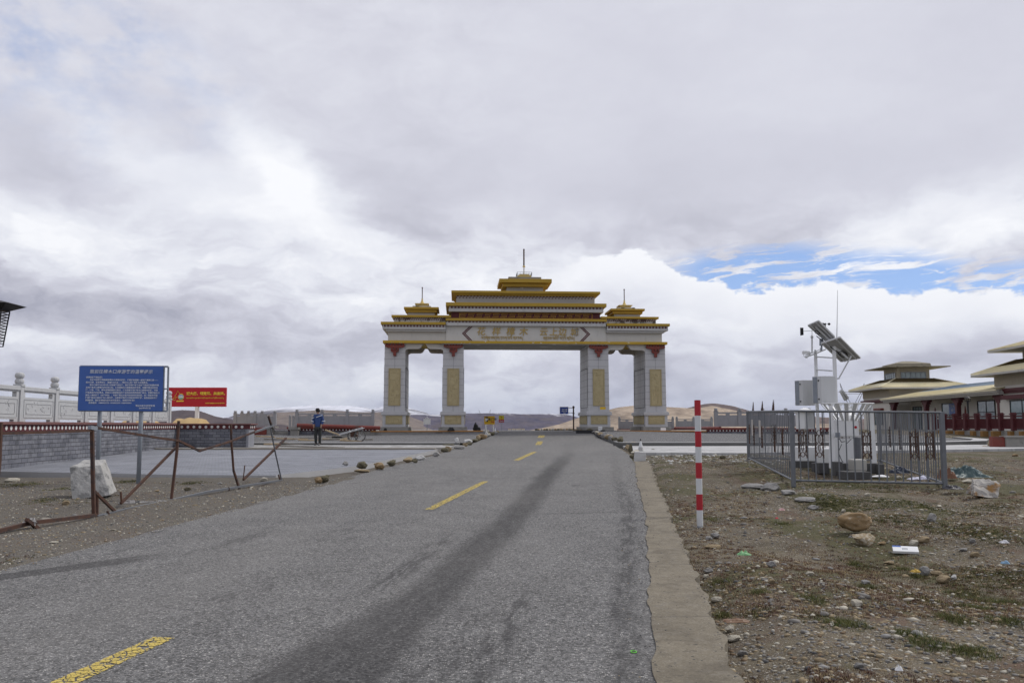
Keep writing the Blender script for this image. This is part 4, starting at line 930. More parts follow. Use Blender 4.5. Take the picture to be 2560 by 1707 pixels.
# ------------------------------------------------------------------ collapsed welded frame of rusty bars
FA, FB = GG(240, 1291), GG(704, 1200)
def FD(px): # depth of the frame at a photo column
    t_ = (px - 240) / (704 - 240); return 1 / ((1 - t_) / FA.y + t_ / FB.y)
def FW(px, py, e=0): return W3(px, py, FD(px) + e)
ff = empty('bent_fence_frame', (FA.x, FA.y, gs(FA.x, FA.y)), 'collapsed fence frame of bent rusty bars lying along the left road shoulder', 'fence frame')
def fbar(name, pts, wd, m, e=0, tube=False):
    mb = MB(); P_ = [FW(*p, e) for p in pts]; wd *= .86
    if tube: mb.tube(P_, wd / 2, 8)
    else:
        for p, q_ in zip(P_, P_[1:]):
            d = (q_ - p).normalized() * wd * .3; mb.bar(p - d * 0, q_ + d, wd)
    return mb.build(name, m, ff)
fbar('post', [(230, 1066), (232, 1180), (235, 1293)], .058, RUST); fbar('post', [(243, 1230), (243, 1292)], .04, RUST, .04)
fbar('cap', [(224, 1068), (238, 1071)], .07, GALVP, -.01)
fbar('post', [(447, 1052), (442, 1130), (428, 1250)], .05, RUST, .02); fbar('post', [(577, 1060), (579, 1110), (584, 1176), (599, 1224)], .045, RUST, .02)
fbar('post', [(671, 1040), (680, 1068)], .045, RUST, .03); fbar('post', [(676, 1068), (688, 1130), (704, 1201)], .042, GALV, .02, True)
fbar('rail', [(236, 1068), (400, 1095), (446, 1101), (499, 1127), (570, 1105), (640, 1078)], .045, RUST); fbar('rail', [(636, 1080), (682, 1064)], .048, GALV, -.01)
fbar('rail', [(3, 1083), (120, 1080), (230, 1076)], .042, RUST); fbar('rail', [(2, 1056), (-2, 1150), (-20, 1330)], .05, RUST)
fbar('brace', [(440, 1118), (303, 1257)], .045, RUST, .25); fbar('brace', [(236, 1228), (290, 1281)], .045, RUST, .02); fbar('stub', [(302, 1229), (304, 1257)], .03, RUST, .25)
fbar('brace', [(715, 1095), (609, 1198)], .05, RUST, .15); fbar('stub', [(612, 1163), (608, 1198)], .022, RUST, .15); fbar('stub', [(696, 1186), (700, 1200)], .03, RUST)
fbar('rail', [(242, 1291), (330, 1270), (420, 1252), (520, 1229), (600, 1216), (704, 1200)], .05, GALV, -.02)
fbar('rail', [(-30, 1333), (80, 1306), (160, 1297), (238, 1287)], .06, RUST, -.01)
fbar('stub', [(268, 1277), (274, 1289)], .03, RUST, -.05); fbar('stub', [(571, 1218), (576, 1232)], .03, RUST, -.05)
fbar('stub', [(66, 1298), (96, 1322)], .055, RUST, -.1)
for px, py in ((404, 1256), (75, 1303)):
    mb = MB(); p = FW(px, py, -.04); q = random.Random(px)
    for k in range(7): mb.tube([p + Vector((q.uniform(-.09, .09), q.uniform(-.05, .05), q.uniform(-.05, .05))) for _ in range(4)], .014, 5)
    o = mb.build('rag_knot', mat('dirty_rag', (.36, .35, .34), .95), ff)

# ------------------------------------------------------------------ rocks
def rock_mesh(seed, sub=3, rough=.28, cut=3):
    import bmesh
    bm = bmesh.new(); bmesh.ops.create_icosphere(bm, subdivisions=sub, radius=1); q = random.Random(seed)
    pl = [(Vector((q.gauss(0, 1), q.gauss(0, 1), q.gauss(0, .8))).normalized(), q.uniform(.52, .82)) for _ in range(cut)]
    o_ = Vector((seed * 3.1, seed * 1.7, 0))
    for v in bm.verts:
        c = v.co.copy()
        for n, d in pl:
            k = c.dot(n)
            if k > d: c -= n * (k - d) * .92
        n_ = mnoise.fractal(c * 1.3 + o_, .9, 2.1, 4) * rough + mnoise.fractal(c * 5 + o_, .9, 2.1, 3) * rough * .22; v.co = c * (1 + n_)
    me = bpy.data.meshes.new('rock'); bm.to_mesh(me); bm.free(); me.polygons.foreach_set('use_smooth', [True] * len(me.polygons)); return me
RM = [rock_mesh(i, 4, .20, c) for i, c in enumerate((4, 9, 12, 3, 14, 7, 1, 13))]
RMC = {}
def rock(px, py, w, h, m, shape, label=None, group=None, cat='stone', dp=None, name='stone', rz=None, sink=.12, surf=None, z=None, tilt=0):
    """rock whose foot is seen at (px,py), w x h photo pixels"""
    p = G(px, py, surf or (lambda x, y: max(gs(x, y), zroad(y) if LL(y) < x < RR(y) else -9)))
    s = p.y / F; key = (shape, m.name)
    if key not in RMC: me = RM[shape].copy(); me.materials.append(m); RMC[key] = me
    o = bpy.data.objects.new(name, RMC[key]); COL.objects.link(o)
    hz = h * s / 2 * 1.08; o.scale = (w * s / 2 * 1.05, (dp or w * .8) * s / 2, hz)
    o.rotation_euler = (rnd.uniform(-.15, .15), tilt, rnd.uniform(-.5, .5) if rz is None else rz)
    o.location = (p.x, p.y + (dp or w * .8) * s / 2 * .6, (p.z if z is None else z) + hz * (1 - sink)); ORG[o] = Vector(o.location)
    return tag(o, label, cat, group)
# the big quarried block on the left
def block(quad, label, m, name, cat, depth, dtop=None, seed=1, amp=.03, sub=9):
    """roughly cut block: front quad given as four photo points (BL, BR, TR, TL) at a depth, swept back"""
    import bmesh
    f = [W3(px, py, d) for px, py, d in quad]; bk = [p + Vector(v) for p, v in zip(f, depth)]
    c = sum(f + bk, Vector()) / 8; bm = bmesh.new(); vs = [bm.verts.new(p - c) for p in f + bk]
    for F_ in ((3, 2, 1, 0), (4, 5, 6, 7), (0, 1, 5, 4), (1, 2, 6, 5), (2, 3, 7, 6), (3, 0, 4, 7)): bm.faces.new([vs[i] for i in F_])
    bmesh.ops.recalc_face_normals(bm, faces=bm.faces[:]); bmesh.ops.subdivide_edges(bm, edges=bm.edges[:], cuts=sub, use_grid_fill=True)
    bm.normal_update()
    for v in bm.verts:
        n_ = mnoise.fractal(v.co * 5 + Vector((seed, 0, 0)), .9, 2.1, 5); v.co += v.normal * n_ * amp
    bmesh.ops.recalc_face_normals(bm, faces=bm.faces[:])
    me = bpy.data.meshes.new(name); bm.to_mesh(me); bm.free(); me.materials.append(m)
    o = bpy.data.objects.new(name, me); COL.objects.link(o); o.location = c; ORG[o] = c
    b = o.modifiers.new('bevel', 'BEVEL'); b.width = .012; b.segments = 2; b.limit_method = 'ANGLE'; b.angle_limit = R(50)
    return tag(o, label, cat)
Db = GG(190, 1247).y + .05
block([(180, 1250, Db), (276, 1238, Db + .15), (252, 1162, Db + .3), (174, 1168, Db + .12)], 'large white quarried stone block standing on the left shoulder behind the rusty post', ROCKW, 'stone_block', 'stone block',
      [(-.2, .6, .0), (-.14, .6, .03), (-.14, .5, .09), (.0, .55, .12)], seed=4, amp=.016)
# ------------------------------------------------------------------ stones edging the road (photo positions of their feet)
left_row = [(808, 1207, 30, 17, ROCKO, 4), (795, 1209, 20, 12, ROCKB, 2), (862, 1164, 14, 9, ROCKG, 0), (905, 1170, 30, 15, ROCKO, 5), (947, 1175, 28, 14, ROCKB, 2), (977, 1166, 24, 14, ROCKO, 4), (905, 1181, 36, 6, ROCKT, 3),
            (1018, 1157, 26, 12, ROCKT, 4), (1036, 1157, 14, 8, ROCKO, 0), (1049, 1150, 30, 9, ROCKL, 7), (1090, 1141, 20, 9, ROCKG, 7), (1112, 1130, 16, 7, ROCKO, 3), (1120, 1129, 13, 9, ROCKT, 1),
            (1122, 1120, 30, 8, ROCKO, 5), (1142, 1113, 10, 12, ROCKL, 2), (1149, 1122, 22, 6, ROCKG, 3), (1163, 1116, 10, 6, ROCKT, 1), (1171, 1107, 20, 7, ROCKL, 5), (1172, 1113, 12, 6, ROCKO, 0), (1186, 1106, 17, 7, ROCKO, 4),
            (1196, 1102, 10, 9, ROCKT, 2), (1206, 1097, 18, 8, ROCKB, 1), (1216, 1093, 9, 9, ROCKL, 7), (1222, 1090, 8, 5, ROCKP, 3), (1231, 1089, 10, 7, ROCKO, 4), (1239, 1085, 10, 5, ROCKG, 0), (1226, 1085, 9, 5, ROCKO, 5), (1243, 1083, 7, 5, ROCKT, 0)]
sfs = lambda x, y: (float(base(y)) + .115 if (43 < y < 61 and not (LL(y) - .1 < x < RR(y) + .1)) else (float(base(y)) + .055 if (22.5 < y < 37 and x < LL(y) - .4) else max(gs(x, y), zroad(y) if LL(y) - .2 < x < RR(y) + .2 else -9)))
nm_ = {'tan_stone': 'tan', 'olive_mossy_stone': 'olive mossy', 'grey_stone': 'grey', 'brown_boulder': 'brown', 'pale_slab': 'pale grey', 'pale_pebble': 'pale'}
def near(px): return 'beside the square' if px < 1060 else ('near the kerb end' if px < 1180 else 'before the gateway')
from collections import defaultdict
cnt = defaultdict(list)
for r_ in left_row: cnt[(r_[4].name, near(r_[0]))].append(r_)
for (mn, nr), L in cnt.items():
    L.sort(key=lambda r: -r[1])
    for i, (px, py, w_, h_, m_, sh) in enumerate(L):
        ordn = '' if len(L) == 1 else ('nearest ', 'second nearest ', 'third nearest ', 'fourth nearest ', 'fifth nearest ', 'sixth nearest ')[i]
        k_ = 1.3 if py < 1135 else 1.1; rock(px, py, w_ * k_, h_ * k_ * 1.15, m_, sh, surf=sfs, label=f'{ordn}{nm_[mn]} stone edging the road on the left, {nr}', group='stones edging the road')
right_row = [(1597, 1150, 16, 10, ROCKO, 2), (1584, 1146, 16, 8, ROCKO, 1), (1588, 1140, 22, 14, ROCKP, 4), (1577, 1132, 11, 19, ROCKO, 7), (1569, 1126, 14, 12, ROCKT, 0), (1585, 1119, 22, 12, ROCKT, 3), (1566, 1115, 18, 10, ROCKT, 5),
             (1551, 1110, 16, 18, ROCKO, 4), (1537, 1102, 16, 8, ROCKO, 1), (1527, 1099, 12, 8, ROCKG, 2), (1522, 1098, 18, 10, ROCKT, 6), (1512, 1095, 17, 13, ROCKG, 7), (1502, 1090, 16, 8, ROCKT, 0), (1493, 1086, 12, 7, ROCKP, 2),
             (1485, 1084, 13, 7, ROCKG, 4), (1475, 1081, 13, 8, ROCKO, 1), (1462, 1079, 12, 5, ROCKP, 5), (1452, 1079, 9, 5, ROCKT, 0), (1441, 1077, 14, 4, ROCKT, 3)]
def nearr(px): return 'by the concrete block' if px > 1560 else ('mid row' if px > 1500 else 'by the pillar')
cnt = defaultdict(list)
for r_ in right_row: cnt[(r_[4].name, nearr(r_[0]))].append(r_)
for (mn, nr), L in cnt.items():
    L.sort(key=lambda r: -r[1])
    for i, (px, py, w_, h_, m_, sh) in enumerate(L):
        ordn = '' if len(L) == 1 else ('nearest ', 'second nearest ', 'third nearest ', 'fourth nearest ', 'fifth nearest ')[i]
        rock(px, py, w_ * 1.15, h_ * 1.2, m_, sh, surf=sfs, label=f'{ordn}{nm_[mn]} stone edging the road on the right, {nr}', group='stones edging the road')
# stones along the crest behind the road
for i, px in enumerate(range(1340, 1440, 7)):
    p = W3(px, 1077, 72); o = bpy.data.objects.new('stone', rock_mesh(50 + i % 4, 2, .25, 4)); o.data.materials.append((ROCKO, ROCKT, ROCKG, ROCKB)[i % 4]); COL.objects.link(o)
    o.scale = (.13 + .04 * math.sin(i * 2.2), .12, .10 + .03 * math.sin(i * 3.1)); o.location = (p.x, 72, zroad(72) + .06); o.rotation_euler.z = i
    ORG[o] = Vector(o.location); tag(o, 'small stone in the far row across the road crest under the blue direction sign', 'stone', 'far stones across the road crest')
def slabblock(p, w_, h_, t_, m, label, rz=0, tilt=0, name='concrete_block', cat='block'):
    mb = MB(); T = Matrix.Translation(p) @ Matrix.Rotation(rz, 4, 'Z') @ Matrix.Rotation(tilt, 4, 'X')
    mb.box((-w_ / 2, -t_ / 2, 0), (w_ / 2, t_ / 2, h_), 0, T); return tag(mb.build(name, m, None, org=p, bevel=.015), label, cat)
sf = lambda x, y: max(gs(x, y), zroad(y))
p = G(1600, 1153, sf); block([(1586, 1153, p.y), (1615, 1152, p.y), (1614, 1130, p.y + .05), (1587, 1129, p.y + .05)], 'upright pale concrete block at the end of the right road edge strip', ROCKL, 'concrete_block', 'concrete block', [(0, .18, 0), (.03, .18, 0), (.02, .14, .02), (0, .14, .02)], seed=9, amp=.01)
p = G(1514, 1096, sf); slabblock(p + Vector((0, -.2, 0)), .5, .28, .12, ROCKL, 'grey slab lying on edge among the stones right of the road', .4, -.3, 'stone_slab', 'slab')
def cone(px, py, hpx, m, label, tip=None, band=None):
    p = G(px, py, sf); h = hpx * p.y / F; mb = MB(); r = h * .24
    mb.box((p.x - r * 1.2, p.y - r * 1.2, p.z), (p.x + r * 1.2, p.y + r * 1.2, p.z + .03), 0)
    mb.lathe(p + Vector((0, 0, .03)), [(r, 0), (r * .62, h * .42)], 14, 0); mb.lathe(p + Vector((0, 0, .03)), [(r * .62, h * .42), (r * .2, h * .85)], 14, 1); mb.lathe(p + Vector((0, 0, .03)), [(r * .2, h * .85), (r * .12, h)], 14, 2)
    return tag(mb.build('traffic_cone', m, None, org=p), label, 'traffic cone')
cone(1602, 1134, 35, [ROCKL, WPAINT, BLACK], 'slim white cone with black tip behind the concrete block right of the road')
cone(1238, 1084, 14, [YTXT, WPAINT, WPAINT], 'small white and yellow cone at the left road edge by the gateway')
# striped marker post
p = GG(1750, 1318); pt = W3(1743.5, 1000, p.y + .02); mk = empty('marker_post', p, 'red and white striped marker post standing right of the road', 'marker post')
L_ = pt - p; gy = .045; mb = MB(); mb.tube([p - Vector((0, 0, .1)), p + L_ * .012], .048, 16); mb.build('sleeve', GALVP, mk)
for i in range(8):
    a, b = .012 + .988 * i / 8, .012 + .988 * (i + 1) / 8
    mb = MB(); mb.tube([p + L_ * a, p + L_ * b], .0485 if i % 2 == 0 else .049, 20); mb.build('band', STRIPEW if i % 2 == 0 else STRIPER, mk, smooth=False)
# ------------------------------------------------------------------ back walls and small balustrades beside the gateway
def backwall(x0, x1, y, ztop_, label, dots=True, name='low_wall', red=True):
    w = empty(name, ((x0 + x1) / 2, y, float(base(y))), label, 'wall')
    mb = MB(); mb.box((x0, y, float(base(y)) - .3), (x1, y + .35, ztop_ - .26)); mb.build('brick_face', BRICK, w)
    if red:
        mb = MB(); mb.box((x0 - .02, y - .03, ztop_ - .26), (x1 + .02, y + .38, ztop_ - .12)); mb.build('dotted_band', RED, w)
        mb = MB(); mb.box((x0 - .08, y - .10, ztop_ - .12), (x1 + .3, y + .44, ztop_)); mb.build('coping', REDB, w, bevel=.01)
        if dots:
            d = MB(); x = x0 + .15
            while x < x1 - .1: d.disc((x, y - .03, ztop_ - .19), .045, (0, -1, 0), .008, 10); x += .215
            d.build('white_dots', WHITED, w)
    return w
def balus(pxs, y, pytop, pybot, label, wd=.2, m=None, gap=True):
    m = m or GSTONE; P_ = [W3(px, 1050, y) for px in pxs]; zt, zb = W3(0, pytop, y).z, W3(0, pybot, y).z; h = zt - zb
    o = empty('stone_balustrade', (sum(p.x for p in P_) / len(P_), y, zb), label, 'balustrade')
    for p in P_:
        mb = MB(); k = wd / 2; mb.box((p.x - k, y - k, zb), (p.x + k, y + k, zb + h * .80)); mb.box((p.x - k * 1.15, y - k * 1.15, zb + h * .80), (p.x + k * 1.15, y + k * 1.15, zb + h * .84))
        mb.lathe((p.x, y, zb + h * .84), [(k * .8, 0), (k * 1.1, h * .04), (k * .75, h * .07), (k * 1.1, h * .11), (k * .6, h * .16)], 10); mb.build('post', m, o)
    for a, b in zip(P_, P_[1:]):
        x0, x1 = a.x + wd / 2, b.x - wd / 2
        if x1 - x0 > 3.2 or x1 - x0 < .15: continue
        mb = MB(); mb.box((x0, y - .06, zb + h * .70), (x1, y + .06, zb + h * .78)); mb.box(((x0 + x1) / 2 - .12, y - .05, zb + h * .62), ((x0 + x1) / 2 + .12, y + .05, zb + h * .70))
        mb.build('rail', m, o)
        mb = MB(); mb.box((x0, y - .05, zb), (x1, y + .05, zb + h * .62)); mb.build('panel', m, o)
    return o
xa = lambda px, d: W3(px, 1050, d).x
backwall(xa(722, 58), xa(938, 58), 57.9, 1.47, 'low grey wall with red dotted top behind the handcart, left of the gateway')
balus([742, 805, 868, 932], 58.1, 1023, 1067, 'grey stone balustrade on the low wall behind the handcart')
balus([588, 637.5, 687], 58.4, 1026.5, 1063, 'short grey stone balustrade above the dark red wall end')
balus([604.7, 621, 655], 61, 1026.5, 1060, 'second row of grey balustrade posts behind the short one'); 
w = MB(); w.box((xa(630, 58), 57.9, .6), (xa(668, 58), 58.6, 1.42)); o = w.build('wall_end', REDB, None, org=(xa(650, 58), 58, .8)); tag(o, 'worn dark red wall end beside the brick corner, behind the rusty frame', 'wall')
w = MB(); w.box((xa(668, 58), 57.95, .6), (xa(681, 58), 58.6, 1.46)); w.box((xa(664, 58), 57.85, 1.40), (xa(690, 58), 58.7, 1.52)); tag(w.build('concrete_pier', CONC, None, org=(xa(675, 58), 58, .8)), 'stained concrete pier at the right end of the dark red wall', 'pier')
w = MB(); w.box((xa(690, 60), 59.6, .6), (xa(727, 60), 59.9, 1.25)); tag(w.build('low_wall', BRICK, None, org=(xa(708, 60), 60, .8)), 'low grey brick wall in the gap between two balustrades', 'wall')
w = MB(); w.box((xa(729, 57.6), 57.3, .6), (xa(748, 57.6), 57.85, 1.3)); w.box((xa(725, 57.6), 57.2, 1.30), (xa(750, 57.6), 57.9, 1.48)); tag(w.build('concrete_pier', CONC, None, org=(xa(738, 57), 57.5, .8)), 'mossy concrete pier at the left end of the dotted low wall', 'pier')
balus([725, 733.5, 741], 64, 1037, 1066, 'small low balustrade far behind in the gap left of the mossy pier', .15)
balus([1548.5, 1586, 1634, 1682], 74.5, 1041, 1072, 'low grey-pink balustrade between the two right gateway pillars', .18)
balus([1692, 1734, 1779], 74.5, 1041, 1069, 'low balustrade just right of the outer right gateway pillar', .18)
balus([1790, 1849, 1907, 1965, 2023], 58.6, 1020, 1066, 'taller grey balustrade behind the striped post and the cage', .24)
backwall(xa(1770, 58), xa(2070, 58), 58.1, 1.42, 'low grey wall with red dotted top behind the caged weather station')
w = MB(); w.box((xa(1543, 74), 73.9, 1.0), (xa(1690, 74), 74.3, 1.26)); tag(w.build('red_beam', REDB, None, org=(8, 74, 1.1)), 'long red beam under the low balustrade right of the road', 'beam')
w = MB(); w.tube([(xa(1690, 73), 73.5, 1.32), (xa(1800, 60), 60, 1.38)], .12, 8); tag(w.build('red_pipe', REDB, None, org=(12, 66, 1.3)), 'dark red rail running from the outer right pillar towards the dotted wall', 'rail')
w = MB(); w.tube([(xa(745, 57.2), 57.0, 1.58), (xa(950, 57.2), 57.2, 1.40)], .13, 10); tag(w.build('red_pipe', REDB, None, org=(xa(850, 57), 57, 1.4)), 'long dark red pipe lying on the low wall behind the handcart', 'pipe')
# ------------------------------------------------------------------ signs beyond the gateway
def sign(name, x0, y0, x1, y1, d, m, label, posts, pm=GALVP, txt=(), foot=1077, pw=.05, cat='sign'):
    a, b = W3(x0, y1, d), W3(x1, y0, d); zf = W3(0, foot, d).z - .4
    s = empty(name, ((a.x + b.x) / 2, d, zf), label, cat)
    mb = MB(); mb.box((a.x, d - .03, a.z), (b.x, d + .03, b.z)); mb.build('board', m, s)
    for px in posts:
        x = W3(px, 1060, d).x; mb = MB(); mb.tube([(x, d + .09, zf), (x, d + .09, b.z - .1)], pw, 8); mb.build('post', pm, s)
    for t_, px, py, sz, mm in txt: text(t_, sz, mm, s, W3(px, py, d - .04), ext=.004, fat=.006)
    return s
YSIGN = mat('yellow_sign_face', (.62, .38, .02), .5, .05); BLK = mat('black_sign_print', (.03, .03, .03), .6)
s = sign('yellow_sign', 1210.6, 1040, 1237, 1060.5, 66, YSIGN, 'yellow information board on two white legs left of the road crest', (1214.5, 1233), WPAINT, [('清新门诊', 1228.5, 1050, .20, BLK), ('欢迎您', 1216, 1043.5, .10, BLK), ('樟木', 1231, 1056, .13, REDS)])
mb = MB(); mb.prism([W3(px, py, 65.95) for px, py in ((1213, 1045.5), (1220.5, 1046), (1220, 1054.5), (1213.5, 1053))], (0, .01, 0), 0); mb.prism([W3(px, py, 65.93) for px, py in ((1216, 1052.5), (1220.3, 1048.5), (1220, 1054.5), (1214, 1053.3))], (0, .01, 0), 1); mb.build('picture', [WHITED, BLK], s)
s = sign('warning_sign', 1247, 1038.6, 1260, 1048, 70, mat('yellow_green_sign', (.50, .46, .03), .5, .05), 'small yellow and red warning sign on a thin pole left of the road crest', (1253.5,), GALVP, pw=.02)
mb = MB(); a, b = W3(1247, 1055.6, 70), W3(1260, 1048, 70); mb.box((a.x, 69.97, a.z), (b.x, 70.03, b.z)); mb.build('red_panel', REDS, s); text('!', .26, REDS, s, W3(1253.5, 1046.5, 69.96), ext=.004, fat=.01); text('小心', .16, SIGNW, s, W3(1253.5, 1054, 69.96), ext=.004, fat=.004)
s = sign('white_sign', 1059, 1046.5, 1076, 1060.5, 70, WPAINT, 'white road sign seen between the two left gateway pillars', (1067.5,), GALVP, pw=.03)
mb = MB()
for px, py in ((1064, 1046), (1067.5, 1042), (1071, 1046)): mb.bar(W3(px, 1047, 70), W3(px, py - 2, 70), .06)
mb.build('top_fitting', WPAINT, s)
s = empty('direction_sign', (W3(1434, 1075, 66).x, 66, 1.16), 'blue direction sign on two arms of a brown post beside the inner right pillar', 'sign')
mb = MB(); a, b = W3(1399.5, 1034.5, 66), W3(1420.5, 1017, 66); mb.box((a.x, 65.97, a.z), (b.x, 66.03, b.z)); bd = mb.build('board', mat('blue_road_sign', (.03, .07, .36), .45, .05), s)
for k, (t_, py) in enumerate((('樟木口岸', 1024.5), ('聂拉木县', 1029), ('318', 1033))): text(t_, .105, SIGNW, s, W3(1411, py, 65.95), ext=.004, fat=.004)
mb = MB(); z0, z1 = b.z, a.z
for (u0, v0, u1, v1) in ((a.x, z1, b.x, z1), (a.x, z0, b.x, z0), (a.x, z0, a.x, z1), (b.x, z0, b.x, z1)): mb.bar((u0, 65.95, v0), (u1, 65.95, v1), .025)
mb.build('border', WHITED, s)
BRN = mat('brown_post', (.09, .065, .06), .8)
mb = MB(); x = W3(1434, 1050, 66).x; mb.tube([(x, 66.05, .9), (x, 66.05, W3(0, 1018, 66).z)], .055, 10); mb.lathe((x, 66.05, W3(0, 1018, 66).z - .05), [(.09, 0), (.09, .1), (.04, .16)], 10); mb.lathe((x, 66.05, W3(0, 1033, 66).z - .03), [(.08, 0), (.08, .08)], 10); mb.build('post', BRN, s)
mb = MB()
for py in (1019.5, 1031.5): mb.bar(W3(1420, py, 66.05), W3(1434, py, 66.05), .04)
mb.build('arm', BRN, s)
# black bundles by the inner left pillar
def bundle(px, py, w_, h_, m, label, seed, name='bundle', cat='bundle', d=None, zz=None):
    import bmesh
    p = W3(px, py, d) if d else G(px, py, sf); s_ = p.y / F; bm = bmesh.new(); q = random.Random(seed)
    bmesh.ops.create_icosphere(bm, subdivisions=3, radius=1)
    for v in bm.verts:
        n_ = mnoise.fractal(v.co * 1.8 + Vector((seed * 5, 0, 0)), .9, 2.1, 4); v.co *= 1 + n_ * .42
        v.co.x *= w_ * s_ / 2; v.co.y *= w_ * s_ / 2 * .8; v.co.z = max(v.co.z, -.55) * h_ * s_ / 1.6
    me = bpy.data.meshes.new(name); bm.to_mesh(me); bm.free(); me.materials.append(m); o = bpy.data.objects.new(name, me); COL.objects.link(o)
    o.location = (p.x, p.y, (zz if zz is not None else p.z) + h_ * s_ * .34); ORG[o] = Vector(o.location); return tag(o, label, cat)
bundle(1189, 1078, 13, 21, BLACK, 'black wrapped bundle standing left of the yellow information board', 3, d=66); bundle(1197, 1078, 9, 11, BLACK, 'smaller dark bundle leaning right of the black wrapped one', 5, d=66.4)
bundle(1128, 1077, 15, 10, BLACK, 'torn black plastic heap in front of the inner left pillar', 8, d=59.5, name='plastic_heap', cat='plastic heap')
bundle(963, 1077, 8, 7, BLACK, 'small black scrap at the foot of the outer left pillar', 11, d=59.5, name='plastic_scrap', cat='scrap')
slabblock(W3(1500, 1068, 61.0) - Vector((0, 0, .25)), .28, .3, .1, WPAINT, 'white box standing at the foot of the inner right pillar', .3, .2, 'white_box', 'box')
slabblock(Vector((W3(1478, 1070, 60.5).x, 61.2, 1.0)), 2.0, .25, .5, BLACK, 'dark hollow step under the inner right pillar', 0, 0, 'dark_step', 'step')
slabblock(W3(1658, 1070, 61.0) - Vector((0, 0, .2)), .35, .22, .1, WPAINT, 'white bracket-shaped scrap at the foot of the outer right pillar', -.3, -.2, 'white_scrap', 'scrap')
# ------------------------------------------------------------------ power pylons and far houses
def pylon(px, pyt, pyb, d, label, half=0.42, flip=0):
    c = W3(px, pyb, d); zt = W3(px, pyt, d).z; H_ = zt - c.z + 8; z0 = c.z - 8; mb = MB(); wb, wt = H_ * .13, H_ * .05; t_ = H_ * .006
    L = [[Vector((c.x + sx * (wb + (wt - wb) * k / 6), d + sy * (wb + (wt - wb) * k / 6), z0 + H_ * .62 * k / 6)) for k in range(7)] for sx in (-1, 1) for sy in (-1, 1)]
    for l in L:
        for a, b in zip(l, l[1:]): mb.bar(a, b, t_)
    for i, j in ((0, 1), (1, 3), (3, 2), (2, 0)):
        for k in range(6): mb.bar(L[i][k], L[j][k + 1], t_ * .6); mb.bar(L[j][k], L[i][k + 1], t_ * .6)
    zz = z0 + H_ * .62; arm = H_ * half * .5
    for s_ in (-1, 1):
        mb.bar((c.x + s_ * wt, d, zz), (c.x + s_ * arm, d, z0 + H_ * .86), t_ * 1.2); mb.bar((c.x, d, zz), (c.x + s_ * arm * .8, d, z0 + H_ * .86), t_)
        mb.bar((c.x + s_ * arm * .8, d, z0 + H_ * .84), (c.x + s_ * arm * 1.15, d, z0 + H_), t_ * 1.2); mb.bar((c.x + s_ * arm, d, z0 + H_ * .86), (c.x + s_ * arm * 1.15, d, z0 + H_), t_)
    mb.bar((c.x - arm * 1.3, d, z0 + H_ * .86), (c.x + arm * 1.3, d, z0 + H_ * .86), t_ * 1.2); mb.bar((c.x - arm, d, z0 + H_ * .83), (c.x + arm, d, z0 + H_ * .83), t_)
    return tag(mb.build('power_pylon', mat('pylon_steel', (.22, .23, .25), .6, .1), None, org=(c.x, d, z0)), label, 'pylon')
pylon(1211.5, 1023, 1070, 700, 'distant lattice power pylon with two horns behind the yellow board', .36)
pylon(2134, 958, 1060, 330, 'lattice power pylon rising behind the left tower of the long building', .34)
for i, (px, w_, d) in enumerate(((1284, 9, 900), (1296, 12, 940), (1308, 8, 915), (1274, 7, 960))):
    c = W3(px, 1076.5, d); ww = w_ * d / F; mb = MB(); mb.box((c.x - ww / 2, d, c.z - 6), (c.x + ww / 2, d + ww * .6, c.z + 1.6), 0); mb.hexa([(c.x - ww * .54, d - .3, c.z + 1.6), (c.x + ww * .54, d - .3, c.z + 1.6), (c.x + ww * .54, d + ww * .6, c.z + 1.6), (c.x - ww * .54, d + ww * .6, c.z + 1.6)], [(c.x - ww * .5, d + .5, c.z + 2.2), (c.x + ww * .5, d + .5, c.z + 2.2), (c.x + ww * .5, d + ww * .4, c.z + 2.2), (c.x - ww * .5, d + ww * .4, c.z + 2.2)], 1)
    tag(mb.build('house', [WALLB, ROCKT], None, org=(c.x, d, c.z - 5)), 'tiny pale house in the valley beyond the road crest', 'house', 'far houses in the valley')
# ------------------------------------------------------------------ handcart, planks
pc = G(900, 1103, lambda x, y: float(base(y)) + .10); hc = empty('handcart', pc, 'two-wheeled handcart with spoked wheels tipped forward on the plank pile', 'handcart')
dcart = 46.0; zc_ = float(base(46)) + .10
def wheel(px, d, r):
    c = W3(px, 1089, d); c.z = zc_ + r; mb = MB(); N_ = 22; ax = Vector((.22, 1, 0)).normalized(); ux = Vector((1, -.22, 0)).normalized()
    mb.tube([c + (ux * math.cos(6.2832 * k / N_) + Vector((0, 0, 1)) * math.sin(6.2832 * k / N_)) * r for k in range(N_ + 1)], .028, 6, 0, False); w = mb.build('wheel', mat('dusty_tyre', (.10, .10, .095), .95, .2), hc)
    mb = MB()
    for k in range(8): mb.bar(c, c + (ux * math.cos(.3 + 6.2832 * k / 8) + Vector((0, 0, 1)) * math.sin(.3 + 6.2832 * k / 8)) * r, .018)
    mb.tube([c - ax * .05, c + ax * .05], .045, 8); mb.build('spokes', mat('dusty_steel', (.30, .30, .29), .7, .2), w); return c
c1 = wheel(900, 46, .29); c2 = wheel(882, 46.7, .28)
mb = MB(); mb.tube([c1, c2], .02, 6); mb.build('axle', RUST, hc)
mb = MB()
for (a, b) in (((911, 1069.5, 46), (849, 1086.5, 46)), ((906, 1068, 46.6), (847, 1085, 46.6))): mb.bar(W3(*a), W3(*b), .04)
for u in (.05, .3, .55): mb.bar(W3(911, 1069.5, 46).lerp(W3(849, 1086.5, 46), u), W3(906, 1068, 46.6).lerp(W3(847, 1085, 46.6), u), .035)
mb.build('shaft_frame', WPAINT2, hc)
